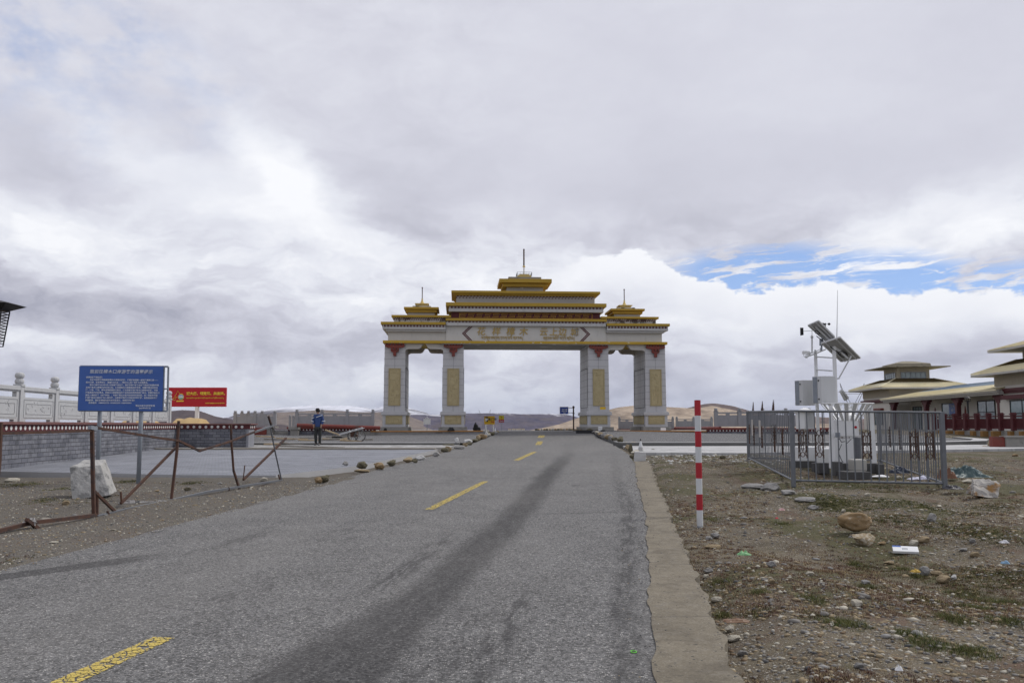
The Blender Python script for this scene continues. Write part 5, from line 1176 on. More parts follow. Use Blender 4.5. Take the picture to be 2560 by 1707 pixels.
mb = MB(); p1, p2 = W3(876, 1078, 46.1), W3(892, 1078, 46.1); mb.hexa([p1 + Vector((0, 0, -.3)), p2 + Vector((0, 0, -.3)), p2 + Vector((0, .5, -.3)), p1 + Vector((0, .5, -.3))], [p1, p2, p2 + Vector((0, .5, 0)), p1 + Vector((0, .5, 0))]); mb.build('tray', RUST, hc)
q = random.Random(5)
PLL = ['long flat plank between the person and the handcart', 'plank lying highest in the pile left of the handcart wheels', 'thin plank propped aslant just right of the person', 'short plank in the middle of the pile left of the wheels',
       'short plank at the front of the pile touching the near wheel', 'short raised plank in the centre of the pile', 'plank by the brick corner, farthest left', 'long board left of the grey bent post', 'long pale board right of the grey bent post',
       'board just left of the person at knee height', 'board just left of the person at shin height', 'short plank right of the handcart wheels', 'short board on the grit beside the brick corner', 'tilted board on the grit between brick corner and person',
       'long thin board along the kerb under the handcart', 'long thin board along the kerb behind the person']
PL = [((806, 1096), (870, 1100)), ((815, 1092), (876, 1095)), ((813, 1079), (850, 1087)), ((830, 1098), (875, 1090)), ((843, 1101), (868, 1095)), ((830, 1090), (856, 1093)), ((640, 1090), (687, 1092)), ((660, 1097), (740, 1100)), ((690, 1095), (770, 1098)),
      ((748, 1095), (800, 1094)), ((745, 1099), (800, 1101)), ((905, 1099), (932, 1098)), ((660, 1110), (700, 1108)), ((700, 1106), (760, 1112)), ((850, 1100), (905, 1103)), ((770, 1101), (850, 1097))]
for i, (a, b) in enumerate(PL):
    zf_ = lambda x, y: float(base(y)) + (.12 if y > 43 else .0)
    A, B = G(*a, zf_), G(*b, zf_); A.y = min(A.y, 56); B.y = min(B.y, 56); d_ = (A.y + B.y) / 2; A, B = W3(a[0], a[1], min(d_ - .25 - .3 * q.random(), 50)), W3(b[0], b[1], min(d_ - .3, 50))
    if i in (2, 3): A.z += .1
    mb = MB(); mb.bar(A, B, .17, .07); o = mb.build('plank', (WOOD, WOODG, WOOD, WOODG)[i % 4], None, org=A)
    tag(o, PLL[i], 'plank', 'planks scattered by the handcart')
# boards edging the square
for i, (pa, pb) in enumerate((((560, 1123), (1110, 1124)), ((690, 1117), (860, 1122)))):
    A, B = G(*pa), G(*pb); A.z += .06; B.z += .06; mb = MB(); mb.bar(A, B, .12, .05); tag(mb.build('edge_board', WOODG, None, org=A), ('long weathered board edging the back of the square', 'second weathered board lying by the worker\'s feet')[i], 'board')

# ------------------------------------------------------------------ person: worker seen from behind
D_ = 42.35; foot = W3(794, 1111.5, D_); foot.z = float(base(D_)) + .03
pe = empty('person', foot, 'person in a blue jacket with white reflective stripes standing with hands in pockets', 'person')
SKIN = mat('skin', (.28, .17, .12), .6, .1); JKT = mat('blue_jacket', (.03, .06, .17), .75, .2, 9); TRS = mat('dark_trousers', (.032, .034, .034), .85, .25, 6); HAIR = mat('black_hair', (.012, .011, .012), .8, .2, 20); SHOE = mat('dusty_shoe', (.10, .10, .10), .8); STR = mat('reflective_stripe', (.50, .53, .56), .5)
def skin(name, verts, edges, m, root=0, sub=2, parent=pe):
    me = bpy.data.meshes.new(name); me.from_pydata([v[0] for v in verts], edges, []); me.materials.append(m)
    o = bpy.data.objects.new(name, me); COL.objects.link(o); o.parent = parent; ORG[o] = ORG[parent]
    sk = o.modifiers.new('skin', 'SKIN'); sk.use_smooth_shade = True
    for i, v in enumerate(verts):
        r = v[1]; me.skin_vertices[0].data[i].radius = (r, r) if not isinstance(r, tuple) else r
        me.skin_vertices[0].data[i].use_root = (i == root)
    s_ = o.modifiers.new('sub', 'SUBSURF'); s_.levels = sub; s_.render_levels = sub; return o
# local frame: x right, y away from camera, z up; he faces left and away
def arm(s): return [((s * .17, 0, 1.41), .062), ((s * .225, .02, 1.16), .05), ((s * .185, -.09, .96), .04), ((s * .16, -.12, .90), .034)]
body = [((0, 0, .95), .12), ((0, 0, 1.15), .115), ((0, .01, 1.35), .125), ((0, .0, 1.47), .06), ((-.01, -.01, 1.53), .05), ((-.03, .0, 1.60), .088), ((-.035, .0, 1.66), .08)]
ed = [(i, i + 1) for i in range(6)]
for s_ in (-1, 1):
    n0 = len(body); body += arm(s_); ed += [(2, n0), (n0, n0 + 1), (n0 + 1, n0 + 2), (n0 + 2, n0 + 3)]
    for k in range(5):
        body.append(((s_ * .17 + (k - 2) * .012, -.15 - .004 * k, .815 + .008 * abs(k - 2)), .009)); ed.append((n0 + 3, len(body) - 1))
    n0 = len(body); body += [((s_ * .085, 0, .86), .085), ((s_ * .10, -.01, .48), .055), ((s_ * .09, .03, .10), .038), ((s_ * .10 - .02, -.06 + .02, .045), .035)]; ed += [(0, n0), (n0, n0 + 1), (n0 + 1, n0 + 2), (n0 + 2, n0 + 3)]
skin('body', body, ed, SKIN)
j = [((0, 0, .84), (.165, .13)), ((0, 0, .92), (.168, .132)), ((0, 0, 1.1), (.16, .125)), ((0, .01, 1.32), (.175, .13)), ((0, 0, 1.46), (.09, .08)), ((0, 0, 1.50), .07)]; ed = [(i, i + 1) for i in range(5)]
for s_ in (-1, 1):
    n0 = len(j); a_ = arm(s_); j += [(a_[0][0], .085), (a_[1][0], .072), ((s_ * .185, -.08, .97), .058)]; ed += [(3, n0), (n0, n0 + 1), (n0 + 1, n0 + 2)]
jk = skin('jacket', j, ed, JKT)
t_ = [((0, 0, .90), (.16, .12))]; ed = []
for s_ in (-1, 1):
    n0 = len(t_); t_ += [((s_ * .09, 0, .82), .105), ((s_ * .105, -.01, .48), .080), ((s_ * .09, .03, .12), .068), ((s_ * .09, .03, .07), .066)]; ed += [(0, n0), (n0, n0 + 1), (n0 + 1, n0 + 2), (n0 + 2, n0 + 3)]
skin('trousers', t_, ed, TRS)
import bmesh
for s_ in (-1, 1):
    skin('shoe', [((s_ * .09, .07, .045), .045), ((s_ * .09 - .01, -.02, .045), .05), ((s_ * .09 - .05, -.13, .035), .04)], [(0, 1), (1, 2)], SHOE, sub=1)
bm = bmesh.new(); bmesh.ops.create_icosphere(bm, subdivisions=3, radius=.118)
for v in bm.verts:
    v.co.z *= 1.12; v.co += v.co.normalized() * mnoise.noise(v.co * 22) * .016
    if v.co.z < -.055: v.co.z = -.055
    if v.co.x < -.06 and v.co.z < .02: v.co.x = -.06
me = bpy.data.meshes.new('hair'); bm.to_mesh(me); bm.free(); me.materials.append(HAIR); o = bpy.data.objects.new('hair', me); COL.objects.link(o); o.parent = pe; ORG[o] = ORG[pe]; o.location = (-.03, -.01, 1.645)
mb = MB(); mb.tube([foot + Vector(v) for v in ((-.155, -.05, 1.57), (-.17, -.055, 1.555))], .012, 6); mb.build('nose', SKIN, pe)
mb = MB(); f_ = foot
for pts in (((-.06, -.145, 1.33), (.10, -.140, 1.39), (.20, -.06, 1.43)), ((.20, -.05, 1.15), (.27, -.085, 1.15), (.34, -.02, 1.16)), ((-.33, -.05, 1.17), (-.27, -.085, 1.15), (-.20, -.06, 1.12)), ((-.30, -.02, 1.30), (-.24, -.08, 1.30), (-.18, -.09, 1.32))):
    mb.tube([f_ + Vector(p) for p in pts], .020, 6)
mb.build('reflective_stripes', STR, jk)
pe.rotation_euler.z = R(0)
# street lamp at the left edge
D_ = 22; c = W3(-12, 900, D_); zt = W3(0, 753, D_).z; z2 = W3(0, 777, D_).z
lp = empty('street_lamp', (c.x, D_, gs(c.x, D_)), 'black lantern street lamp with a flared cap cut by the left edge of the photo', 'street lamp')
mb = MB(); k = lambda px: (px + 12) * D_ / F; a = k(35); b = k(5)
q4 = lambda r, z: [(c.x - r, D_ - r, z), (c.x + r, D_ - r, z), (c.x + r, D_ + r, z), (c.x - r, D_ + r, z)]
mb.hexa(q4(b, z2), q4(a, W3(0, 762, D_).z)); mb.hexa(q4(a, W3(0, 762, D_).z), q4(b * .8, zt)); mb.build('cap', BLACK, lp)
mb = MB(); r0, r1 = k(7), k(-1); z3 = W3(0, 866, D_).z
for sx in (-1, 1):
    for sy in (-1, 1): mb.bar((c.x + sx * r0, D_ + sy * r0, z2), (c.x + sx * r1, D_ + sy * r1, z3), .025)
for i in range(13):
    u = i / 12; r = r0 + (r1 - r0) * u; z = z2 + (z3 - z2) * u
    for sx in (-1, 1): mb.bar((c.x + sx * r, D_ - r, z), (c.x + sx * r, D_ + r, z), .014); mb.bar((c.x - r, D_ + sx * r, z), (c.x + r, D_ + sx * r, z), .014)
    if i < 12:
        for sx in (-1, 1): mb.bar((c.x + sx * r, D_ - r, z), (c.x + sx * r, D_ + r, z + .07), .012); mb.bar((c.x - r, D_ + sx * r, z), (c.x + r, D_ + sx * r, z + .07), .012)
mb.build('lantern_cage', BLACK, lp); mb = MB(); mb.tube([(c.x, D_, gs(c.x, D_) - .2), (c.x, D_, z3)], [.12, .08], 12); mb.build('pole', BLACK, lp)
# ------------------------------------------------------------------ long building with two lantern towers (right)
BN = Vector((.08, .9968, 0)); BE = Vector((.9968, -.08, 0)); B0 = Vector((39.6, 72, 0))
def bw(s, t, z): p = B0 + BN * s + BE * t; return Vector((p.x, p.y, z))
ZF = 1.14
bld = empty('long_building', bw(12, 3, ZF), 'long beige hall with cream-yellow tiled roofs and two lantern towers on the right', 'building')
def bb(mb, s0, s1, t0, t1, z0, z1, m=0): mb.hexa([bw(s0, t0, z0), bw(s1, t0, z0), bw(s1, t1, z0), bw(s0, t1, z0)], [bw(s0, t0, z1), bw(s1, t0, z1), bw(s1, t1, z1), bw(s0, t1, z1)], m); return mb
# wing
mb = MB(); bb(mb, -.5, 27, 2.6, 9, ZF - .1, 4.6); mb.build('wing_wall', WALLB, bld)
mb = MB(); bb(mb, -1, 27, -.6, 2.6, ZF - .35, ZF); bb(mb, -1, 27, -1.0, -.6, ZF - .5, ZF - .15); mb.build('porch_floor', CONC, bld)
mb = MB(); bb(mb, -1.2, 26.4, -.35, .1, 4.05, 4.40); bb(mb, -1.3, 26.5, -.55, -.35, 4.22, 4.42); bb(mb, -1, 26, .1, 2.6, 4.2, 4.3); mb.build('eave_beam', mat('white_fascia', (.46, .45, .42), .8, .12, grime=.3), bld)
def roofq(mb, a, b, c, d, m=0, th=.1):
    mb.hexa([p - Vector((0, 0, th)) for p in (a, b, c, d)], [a, b, c, d], m)
def ribs(mb, a, b, c, d, n, r=.035, m=0):     # a-b eave, d-c ridge
    for i in range(n + 1):
        u = i / n; mb.bar(a.lerp(b, u), d.lerp(c, u), r * 2, r, m=m, up=(0, 0, 1))
mb = MB(); a, b, c, d = bw(-1.3, -.65, 4.45), bw(26.5, -.65, 4.45), bw(24, 2.6, 5.12), bw(-.2, 2.6, 5.12); roofq(mb, a, b, c, d); ribs(mb, a + Vector((0, 0, .02)), b + Vector((0, 0, .02)), c + Vector((0, 0, .02)), d + Vector((0, 0, .02)), 120)
mb.build('lower_roof', ROOFY, bld)
mb = MB(); a, b, c, d = bw(-.2, 2.6, 5.16), bw(24, 2.6, 5.16), bw(22, 5.6, 5.78), bw(1, 5.6, 5.78); roofq(mb, a, b, c, d); ribs(mb, a, b, c, d, 60, .02); mb.build('skylight_strip', ROOFBL, bld)
for k in range(4):
    s = [.2, 8.4, 15.8, 25.0][k]; mb = MB()
    bb(mb, s - .2, s + .2, .15, .55, ZF, 4.05); bb(mb, s - .9, s + .9, .13, .57, 3.85, 4.06); bb(mb, s - .6, s + .6, .14, .56, 3.62, 3.85); bb(mb, s - .35, s + .35, .145, .555, 3.4, 3.62)
    mb.build('porch_column', RED, bld, bevel=.02)
def window(s0, s1, z0, z1, t, nm=3, cross=.6, parent=bld, side='w', fr=FRAMED, gl=GLASS, name='window'):
    """window in a west wall (side w: runs along s at t) or south wall (side s: runs along t at s)"""
    f = MB(); g = MB(); w_ = .09
    def q(mb, u0, u1, v0, v1, d0, d1, m=0):
        if side == 'w': bb(mb, u0, u1, t - d1, t - d0, v0, v1, m)
        else: bb(mb, t - d1, t - d0, u0, u1, v0, v1, m)
    q(f, s0, s1, z0, z0 + w_, -.02, .07); q(f, s0, s1, z1 - w_, z1, -.02, .07); q(f, s0, s0 + w_, z0 + w_, z1 - w_, -.02, .07); q(f, s1 - w_, s1, z0 + w_, z1 - w_, -.02, .07)
    for k in range(1, nm): u = s0 + (s1 - s0) * k / nm; q(f, u - .035, u + .035, z0 + w_, z1 - w_, -.02, .055)
    if cross: zc = z0 + (z1 - z0) * cross; q(f, s0 + w_, s1 - w_, zc - .035, zc + .035, -.02, .05)
    w = f.build(name, fr, parent); q(g, s0 + w_, s1 - w_, z0 + w_, z1 - w_, -.02, .02); g.build('pane', gl, w); return w
window(6.1, 9.6, 1.7, 3.80, 2.6, 2, .5); window(14.0, 17.7, 1.5, 3.75, 2.6, 2, .5); window(23.1, 25.6, ZF, 3.6, 2.6, 3, .7, name='door'); window(1.0, 4.4, 1.7, 3.8, 2.6, 2, .5)
mb = MB(); bb(mb, 14.1, 15.7, 2.46, 2.5, 2.65, 3.7); nb = mb.build('notice_panel', BLUEB, bld)
text('欢迎光临', .2, SIGNW, nb, bw(14.9, 2.45, 3.36), -BN, (0, 0, 1), ext=.003, fat=.003); text('商店', .3, SIGNW, nb, bw(14.9, 2.45, 2.92), -BN, (0, 0, 1), ext=.003, fat=.003)
for s in (12.2, 19.4, 21.5): # pointed red wall ornaments
    mb = MB(); mb.prism([bw(s + u, 2.58, v) for u, v in ((-.45, 2.35), (.45, 2.35), (.3, 2.65), (.16, 2.72), (.12, 3.0), (0, 3.4), (-.12, 3.0), (-.16, 2.72), (-.3, 2.65))], -BE * .06); mb.build('wall_ornament', REDB, bld)
# towers
def tower(s0, s1, t0, t1, ze, zl, ls0, ls1, lt0, lt1, zt, slab_, over=1.35):
    mb = MB(); bb(mb, s0, s1, t0, t1, ZF - .2, ze - .12); tw = mb.build('tower_wall', WALLB, bld)
    mb = MB(); bb(mb, s0 - .05, s1 + .05, t0 - .05, t1 + .05, 4.75, ze - .11); mb.build('upper_wall_band', WALLT, tw)
    mb = MB(); bb(mb, s0 - .2, s1 + .3, t0 - .28, t0, 4.28, 4.50); bb(mb, s0 - .1, s1 + .2, t0 - .18, t0, 4.12, 4.28); bb(mb, s0 - .28, s0, t0 - .28, t1, 4.28, 4.5); mb.build('red_string_course', RED, tw)
    e = [bw(s0 - over, t0 - over, ze), bw(s1 + over, t0 - over, ze), bw(s1 + over, t1 + over, ze), bw(s0 - over, t1 + over, ze)]
    l = [bw(ls0 - .3, lt0 - .3, zl), bw(ls1 + .3, lt0 - .3, zl), bw(ls1 + .3, lt1 + .3, zl), bw(ls0 - .3, lt1 + .3, zl)]
    mb = MB(); mb.hexa([p - Vector((0, 0, .22)) for p in e], [p - Vector((0, 0, .06)) for p in e]); mb.build('fascia', MATS['white_fascia'], tw)
    mb = MB(); mb.hexa([p - Vector((0, 0, .05)) for p in e], l, 0)
    up = Vector((0, 0, .03)); mid = [p.lerp(q_, .5) for p, q_ in zip(e, l)]
    for i in (0, 3):
        j = (i + 1) % 4; N_ = 46
        for k in range(N_ + 1):
            u = k / N_; mb.bar(e[i].lerp(e[j], u) + up, mid[i].lerp(mid[j], u) + up, .07, .05); mb.bar(mid[i].lerp(mid[j], u) + up, l[i].lerp(l[j], u) + up, .07, .05, m=1)
        mb.add([mid[i] + up * .8, mid[j] + up * .8, l[j] + up * .8, l[i] + up * .8], [(0, 1, 2, 3), (3, 2, 1, 0)][:1], 1)
    for i in range(4): mb.bar(e[i] + up, l[i] + up, .14, .1)
    mb.build('tower_roof', [ROOFY, ROOFB], tw)
    mb = MB(); bb(mb, ls0, ls1, lt0, lt1, zl - .3, zt); ln = mb.build('lantern', WALLT, bld)
    window(ls0 + .5, ls1 - .4, zl + .06, zl + .78, lt0, 5, 0, ln, 'w', GALVP); window(lt0 + .4, lt1 - .4, zl + .06, zl + .78, ls0, 5, 0, ln, 's', GALVP)
    if slab_:
        o2 = 1.7; mb = MB(); bb(mb, ls0 - o2, ls1 + o2, lt0 - o2, lt1 + o2, zt, zt + .10)
        mb.hexa([bw(ls0 - .2, lt0 - .2, zt + .1), bw(ls1 + .2, lt0 - .2, zt + .1), bw(ls1 + .2, lt1 + .2, zt + .1), bw(ls0 - .2, lt1 + .2, zt + .1)], [bw(ls0 - .1, lt0 - .1, zt + .50), bw(ls1 + .1, lt0 - .1, zt + .50), bw(ls1 + .1, lt1 + .1, zt + .50), bw(ls0 - .1, lt1 + .1, zt + .50)])
        mb.hexa([bw(ls0 - .1, lt0 - .1, zt + .50), bw(ls1 + .1, lt0 - .1, zt + .50), bw(ls1 + .1, lt1 + .1, zt + .50), bw(ls0 - .1, lt1 + .1, zt + .50)], [bw(ls0 + 1.5, lt0 + 1.2, zt + .85), bw(ls1 - 1.5, lt0 + 1.2, zt + .85), bw(ls1 - 1.5, lt1 - 1.2, zt + .85), bw(ls0 + 1.5, lt1 - 1.2, zt + .85)])
        mb.build('slab_roof', mat('mossy_slab', (.26, .235, .175), .9, .2, 1.5, col2=(.13, .12, .10), thr=(.5, .7)), ln)
    else:
        o2 = 1.9; e = [bw(ls0 - o2, lt0 - o2, zt), bw(ls1 + o2, lt0 - o2, zt), bw(ls1 + o2, lt1 + o2, zt), bw(ls0 - o2, lt1 + o2, zt)]; m_ = bw((ls0 + ls1) / 2, (lt0 + lt1) / 2, zt + 1.5)
        mb = MB(); mb.hexa([p - Vector((0, 0, .2)) for p in e], [p - Vector((0, 0, .05)) for p in e], 1); r_ = [p.lerp(m_, .85) for p in e]; mb.hexa([p - Vector((0, 0, .04)) for p in e], r_)
        for k in range(61): u = k / 60; mb.bar(e[0].lerp(e[1], u), r_[0].lerp(r_[1], u), .07, .05)
        mb.build('upper_roof', [ROOFY, MATS['white_fascia']], ln)
    return tw
t1 = tower(26.5, 35.8, .45, 8, 5.8, 6.85, 29, 33.4, 2.2, 5.8, 8.12, True)
t2 = tower(-13.5, .6, .2, 9, 5.78, 6.9, -9, -.2, 2.1, 8, 7.8, False)
mb = MB(); bb(mb, 28.6, 32.2, .05, .45, 3.3, 3.5); mb.build('window_hood', REDB, t1); window(29, 31.8, 1.6, 3.25, .45, 2, .5, t1)
mb = MB(); bb(mb, -8.3, -1.2, -.25, .2, 3.62, 3.95); mb.build('window_hood', RED, t2); window(-7.6, -1.8, ZF + .1, 3.55, .2, 3, .55, t2)
# plinth with rough orange stones under the red railing
DR = lambda px: float(np.interp(px, [2335, 2560, 2700], [64, 56, 52]))
w = empty('terrace_wall', W3(2460, 1085, 60), 'rough concrete plinth with orange stone blocks carrying the red railing', 'wall')
zr0 = 1.24
A, B = W3(2335, 1080, 64), W3(2720, 1080, 51.5)
def rl(u, o=0): p = A.lerp(B, u); return Vector((p.x, p.y + o, 0))
mb = MB(); a, b = rl(0), rl(1); mb.hexa([(a.x, a.y, .3), (b.x, b.y, .3), (b.x + 3, b.y + 12, .3), (a.x + 3, a.y + 9, .3)], [(a.x, a.y, zr0), (b.x, b.y, zr0), (b.x + 3, b.y + 12, zr0 - .1), (a.x + 3, a.y + 9, zr0 - .1)]); mb.build('plinth', CONC, w)
for i in range(11):
    u = .05 + i * .085; p = rl(u, -.12); ws = .22 + .12 * (i % 3); mb = MB(); mb.box((p.x - ws, p.y - .06, .55), (p.x + ws, p.y + .3, zr0 - .04)); mb.build('orange_stone', mat('orange_stone', (.26, .145, .05), .9, .3, 3) if i == 0 else MATS['orange_stone'], w, bevel=.03)
rr = empty('red_railing', rl(.5) + Vector((0, 0, zr0)), 'dark red railing with square posts in front of the long building', 'railing')
NP = 13; RW = mat('railing_red', (.078, .016, .019), .6, .2)
for i in range(NP):
    u0 = .01 + i * .975 / (NP - 1); p = rl(u0, .1); mb = MB(); k = .13; mb.box((p.x - k, p.y - k, zr0), (p.x + k, p.y + k, zr0 + 1.02)); mb.box((p.x - k * 1.35, p.y - k * 1.35, zr0 + 1.02), (p.x + k * 1.35, p.y + k * 1.35, zr0 + 1.08)); mb.box((p.x - k, p.y - k, zr0 + 1.08), (p.x + k, p.y + k, zr0 + 1.16)); mb.build('post', RW, rr)
    if i < NP - 1:
        p2 = rl(u0 + .975 / (NP - 1), .1); mb = MB(); a, b = p.lerp(p2, .07), p.lerp(p2, .93)
        for z, h in ((.14, .07), (.74, .07), (.92, .08)): mb.bar(a + Vector((0, 0, zr0 + z)), b + Vector((0, 0, zr0 + z)), .07, h)
        for k in range(20): q_ = a.lerp(b, (k + .5) / 20); mb.bar(q_ + Vector((0, 0, zr0 + .14)), q_ + Vector((0, 0, zr0 + .74)), .055)
        mb.build('railing_panel', RW, rr)
# yard lamp
c = W3(2419, 1000, 62); lp2 = empty('yard_lamp', (c.x, 62, zr0), 'black garden lamp post standing behind the red railing', 'lamp')
mb = MB(); mb.tube([(c.x, 62, zr0), (c.x, 62, W3(0, 1004, 62).z)], .06, 10); mb.build('pole', BLACK, lp2); mb = MB(); z = W3(0, 1004, 62).z
mb.lathe((c.x, 62, z), [(.06, 0), (.2, .05), (.2, .07), (.1, .09)], 10); mb.lathe((c.x, 62, z + .24), [(.22, 0), (.12, .08), (.02, .14)], 10)
for k in range(4): mb.bar((c.x + .17 * math.cos(k * 1.57 + .78), 62 + .17 * math.sin(k * 1.57 + .78), z + .05), (c.x + .19 * math.cos(k * 1.57 + .78), 62 + .19 * math.sin(k * 1.57 + .78), z + .25), .02)
mb.build('lantern', BLACK, lp2)
# low wall at the far right
w = empty('low_wall', W3(2520, 1115, 42), 'low concrete wall with a dark red end panel at the right edge', 'wall'); a, b = W3(2482, 1110, 41), W3(2513, 1110, 41)
mb = MB(); mb.box((a.x, 41, .3), (b.x, 41.3, W3(0, 1091, 41).z)); mb.build('red_end', REDB, w); mb = MB(); mb.box((b.x, 40.9, .2), (b.x + 9, 41.3, W3(0, 1093, 41).z)); mb.box((b.x - .05, 40.8, W3(0, 1093, 41).z), (b.x + 9, 41.4, W3(0, 1089, 41).z)); mb.build('wall_body', CONC, w)

# ------------------------------------------------------------------ steel cage
CF = [Vector((6.36, 20.1, 0)), Vector((9.39, 19.3, 0)), Vector((11.9, 28.6, 0)), Vector((8.0, 30.0, 0))]
for p in CF: p.z = gs(p.x, p.y)
CF[0].z = W3(1974, 1206, CF[0].y).z; CF[1].z = W3(2354, 1214, CF[1].y).z; CF[3].z = W3(1865, 1148, 30).z; CF[2].z = CF[3].z - .03
CH = [W3(1976, 1027, CF[0].y).z - CF[0].z, W3(2354, 1031, CF[1].y).z - CF[1].z, 1.6, W3(1865, 1028.5, 30).z - CF[3].z]
cage = empty('steel_cage_fence', (CF[0] + CF[1] + CF[2] + CF[3]) / 4, 'grey steel bar cage with rusty cast ornaments around the weather station', 'fence')
ORN = mat('rusty_ornament', (.10, .06, .045), .85, .4, 12, col2=(.05, .035, .03), thr=(.4, .7))
def orn(c, dx_, nrm, h, w_):
    mb = MB(); U = Vector((0, 0, 1))
    def ring(cx, cz, rx, rz, n=12, r=.009): mb.tube([c + dx_ * (cx + rx * math.cos(6.2832 * k / n)) + U * (cz + rz * math.sin(6.2832 * k / n)) for k in range(n + 1)], r, 5, 0, False)
    ring(0, h * .40, w_ * .24, h * .10); ring(0, -h * .42, w_ * .26, h * .09); ring(0, h * .16, w_ * .12, h * .15); ring(0, -h * .16, w_ * .12, h * .13)
    for s_ in (-1, 1):
        pts = [c + dx_ * (s_ * w_ * u) + U * (h * v) for u, v in ((.40, .46), (.24, .36), (.42, .25), (.46, .10), (.2, .0), (.46, -.1), (.44, -.28), (.28, -.38), (.45, -.48))]; mb.tube(pts, .011, 5)
        mb.tube([c + dx_ * (s_ * w_ * .5) + U * (h * v) for v in (.5, .2, -.2, -.55)], .009, 5)
        for v in (.3, .15, 0, -.15, -.3): mb.tube([c + dx_ * (s_ * w_ * .46) + U * (h * v - .02), c + dx_ * (s_ * w_ * .46) + U * (h * v + .02)], .02, 6)
        mb.tube([c + dx_ * (s_ * w_ * .52) + U * (h * -.42), c + dx_ * (s_ * w_ * .52) + U * (h * -.56)], .013, 5)
    return mb.build('ornament', ORN, cage)
def panel(i, j, n, orns, r=.011):
    a, b = CF[i], CF[j]; ta, tb = a + Vector((0, 0, CH[i])), b + Vector((0, 0, CH[j])); d = (b - a); d.z = 0; d.normalize(); nr = Vector((d.y, -d.x, 0))
    pn = MB(); pn.tube([ta, tb], .026, 10); pn.tube([a + Vector((0, 0, .05)), b + Vector((0, 0, .05))], .026, 10)
    for k in range(1, n): u = k / n; jit = rnd.uniform(-.002, .002); pn.bar(a.lerp(b, u) + Vector((0, 0, .05)), ta.lerp(tb, u + jit), r * 2)
    pn.build('bar_panel', GALV, cage)
    for u in orns:
        c = a.lerp(b, u).lerp(ta.lerp(tb, u), .55); orn(c + nr * .012, d, nr, (CH[i] * (1 - u) + CH[j] * u) * .37, .17)
panel(0, 1, 19, (.07, .185, .505, .815, .915)); panel(3, 0, 34, (.06, .2, .42, .7, .85), .009); panel(1, 2, 34, (.12, .35, .6, .8), .009); panel(3, 2, 22, (.2, .45, .7), .009)
for i, p in enumerate(CF):
    mb = MB(); k = .045 if i < 2 else .04; mb.box((p.x - k, p.y - k, p.z - .1), (p.x + k, p.y + k, p.z + CH[i] + .01)); mb.build('corner_post', GALV, cage, bevel=.006)
mb = MB(); p = CF[0].lerp(CF[3], .5)
for u in (.30, .55, .8):
    c = CF[0].lerp(CF[3], u) + Vector((0, 0, CH[0] * (1 - u) + CH[3] * u))
    for k in range(4): mb.tube([c + (CF[3] - CF[0]).normalized() * (k * .14), c + (CF[3] - CF[0]).normalized() * (k * .14 - .02) + Vector((.01 * k, 0, .3))], [.012, .002], 5)
mb.build('spikes', RUST, cage)
for px, dd_ in ((1883, .83), (1912, .62)):
    c = CF[0].lerp(CF[3], dd_) + Vector((0, 0, 1.1)); d = (CF[3] - CF[0]).normalized(); nr = Vector((-d.y, d.x, 0)); nr = nr if nr.x < 0 else -nr
    mb = MB(); s_ = .22; mb.hexa([c - d * s_ - Vector((0, 0, .25)) + nr * .02, c + d * s_ - Vector((0, 0, .25)) + nr * .02, c + d * s_ + Vector((0, 0, .25)) + nr * .02, c - d * s_ + Vector((0, 0, .25)) + nr * .02], [c - d * s_ - Vector((0, 0, .25)) + nr * .03, c + d * s_ - Vector((0, 0, .25)) + nr * .03, c + d * s_ + Vector((0, 0, .25)) + nr * .03, c - d * s_ + Vector((0, 0, .25)) + nr * .03])
    tag(mb.build('notice_sheet', mat('faded_notice', (.48, .45, .42), .8, .12), None, org=c), ('farther' if dd_ > .7 else 'nearer') + ' faded notice sheet hung on the left side of the cage', 'notice')

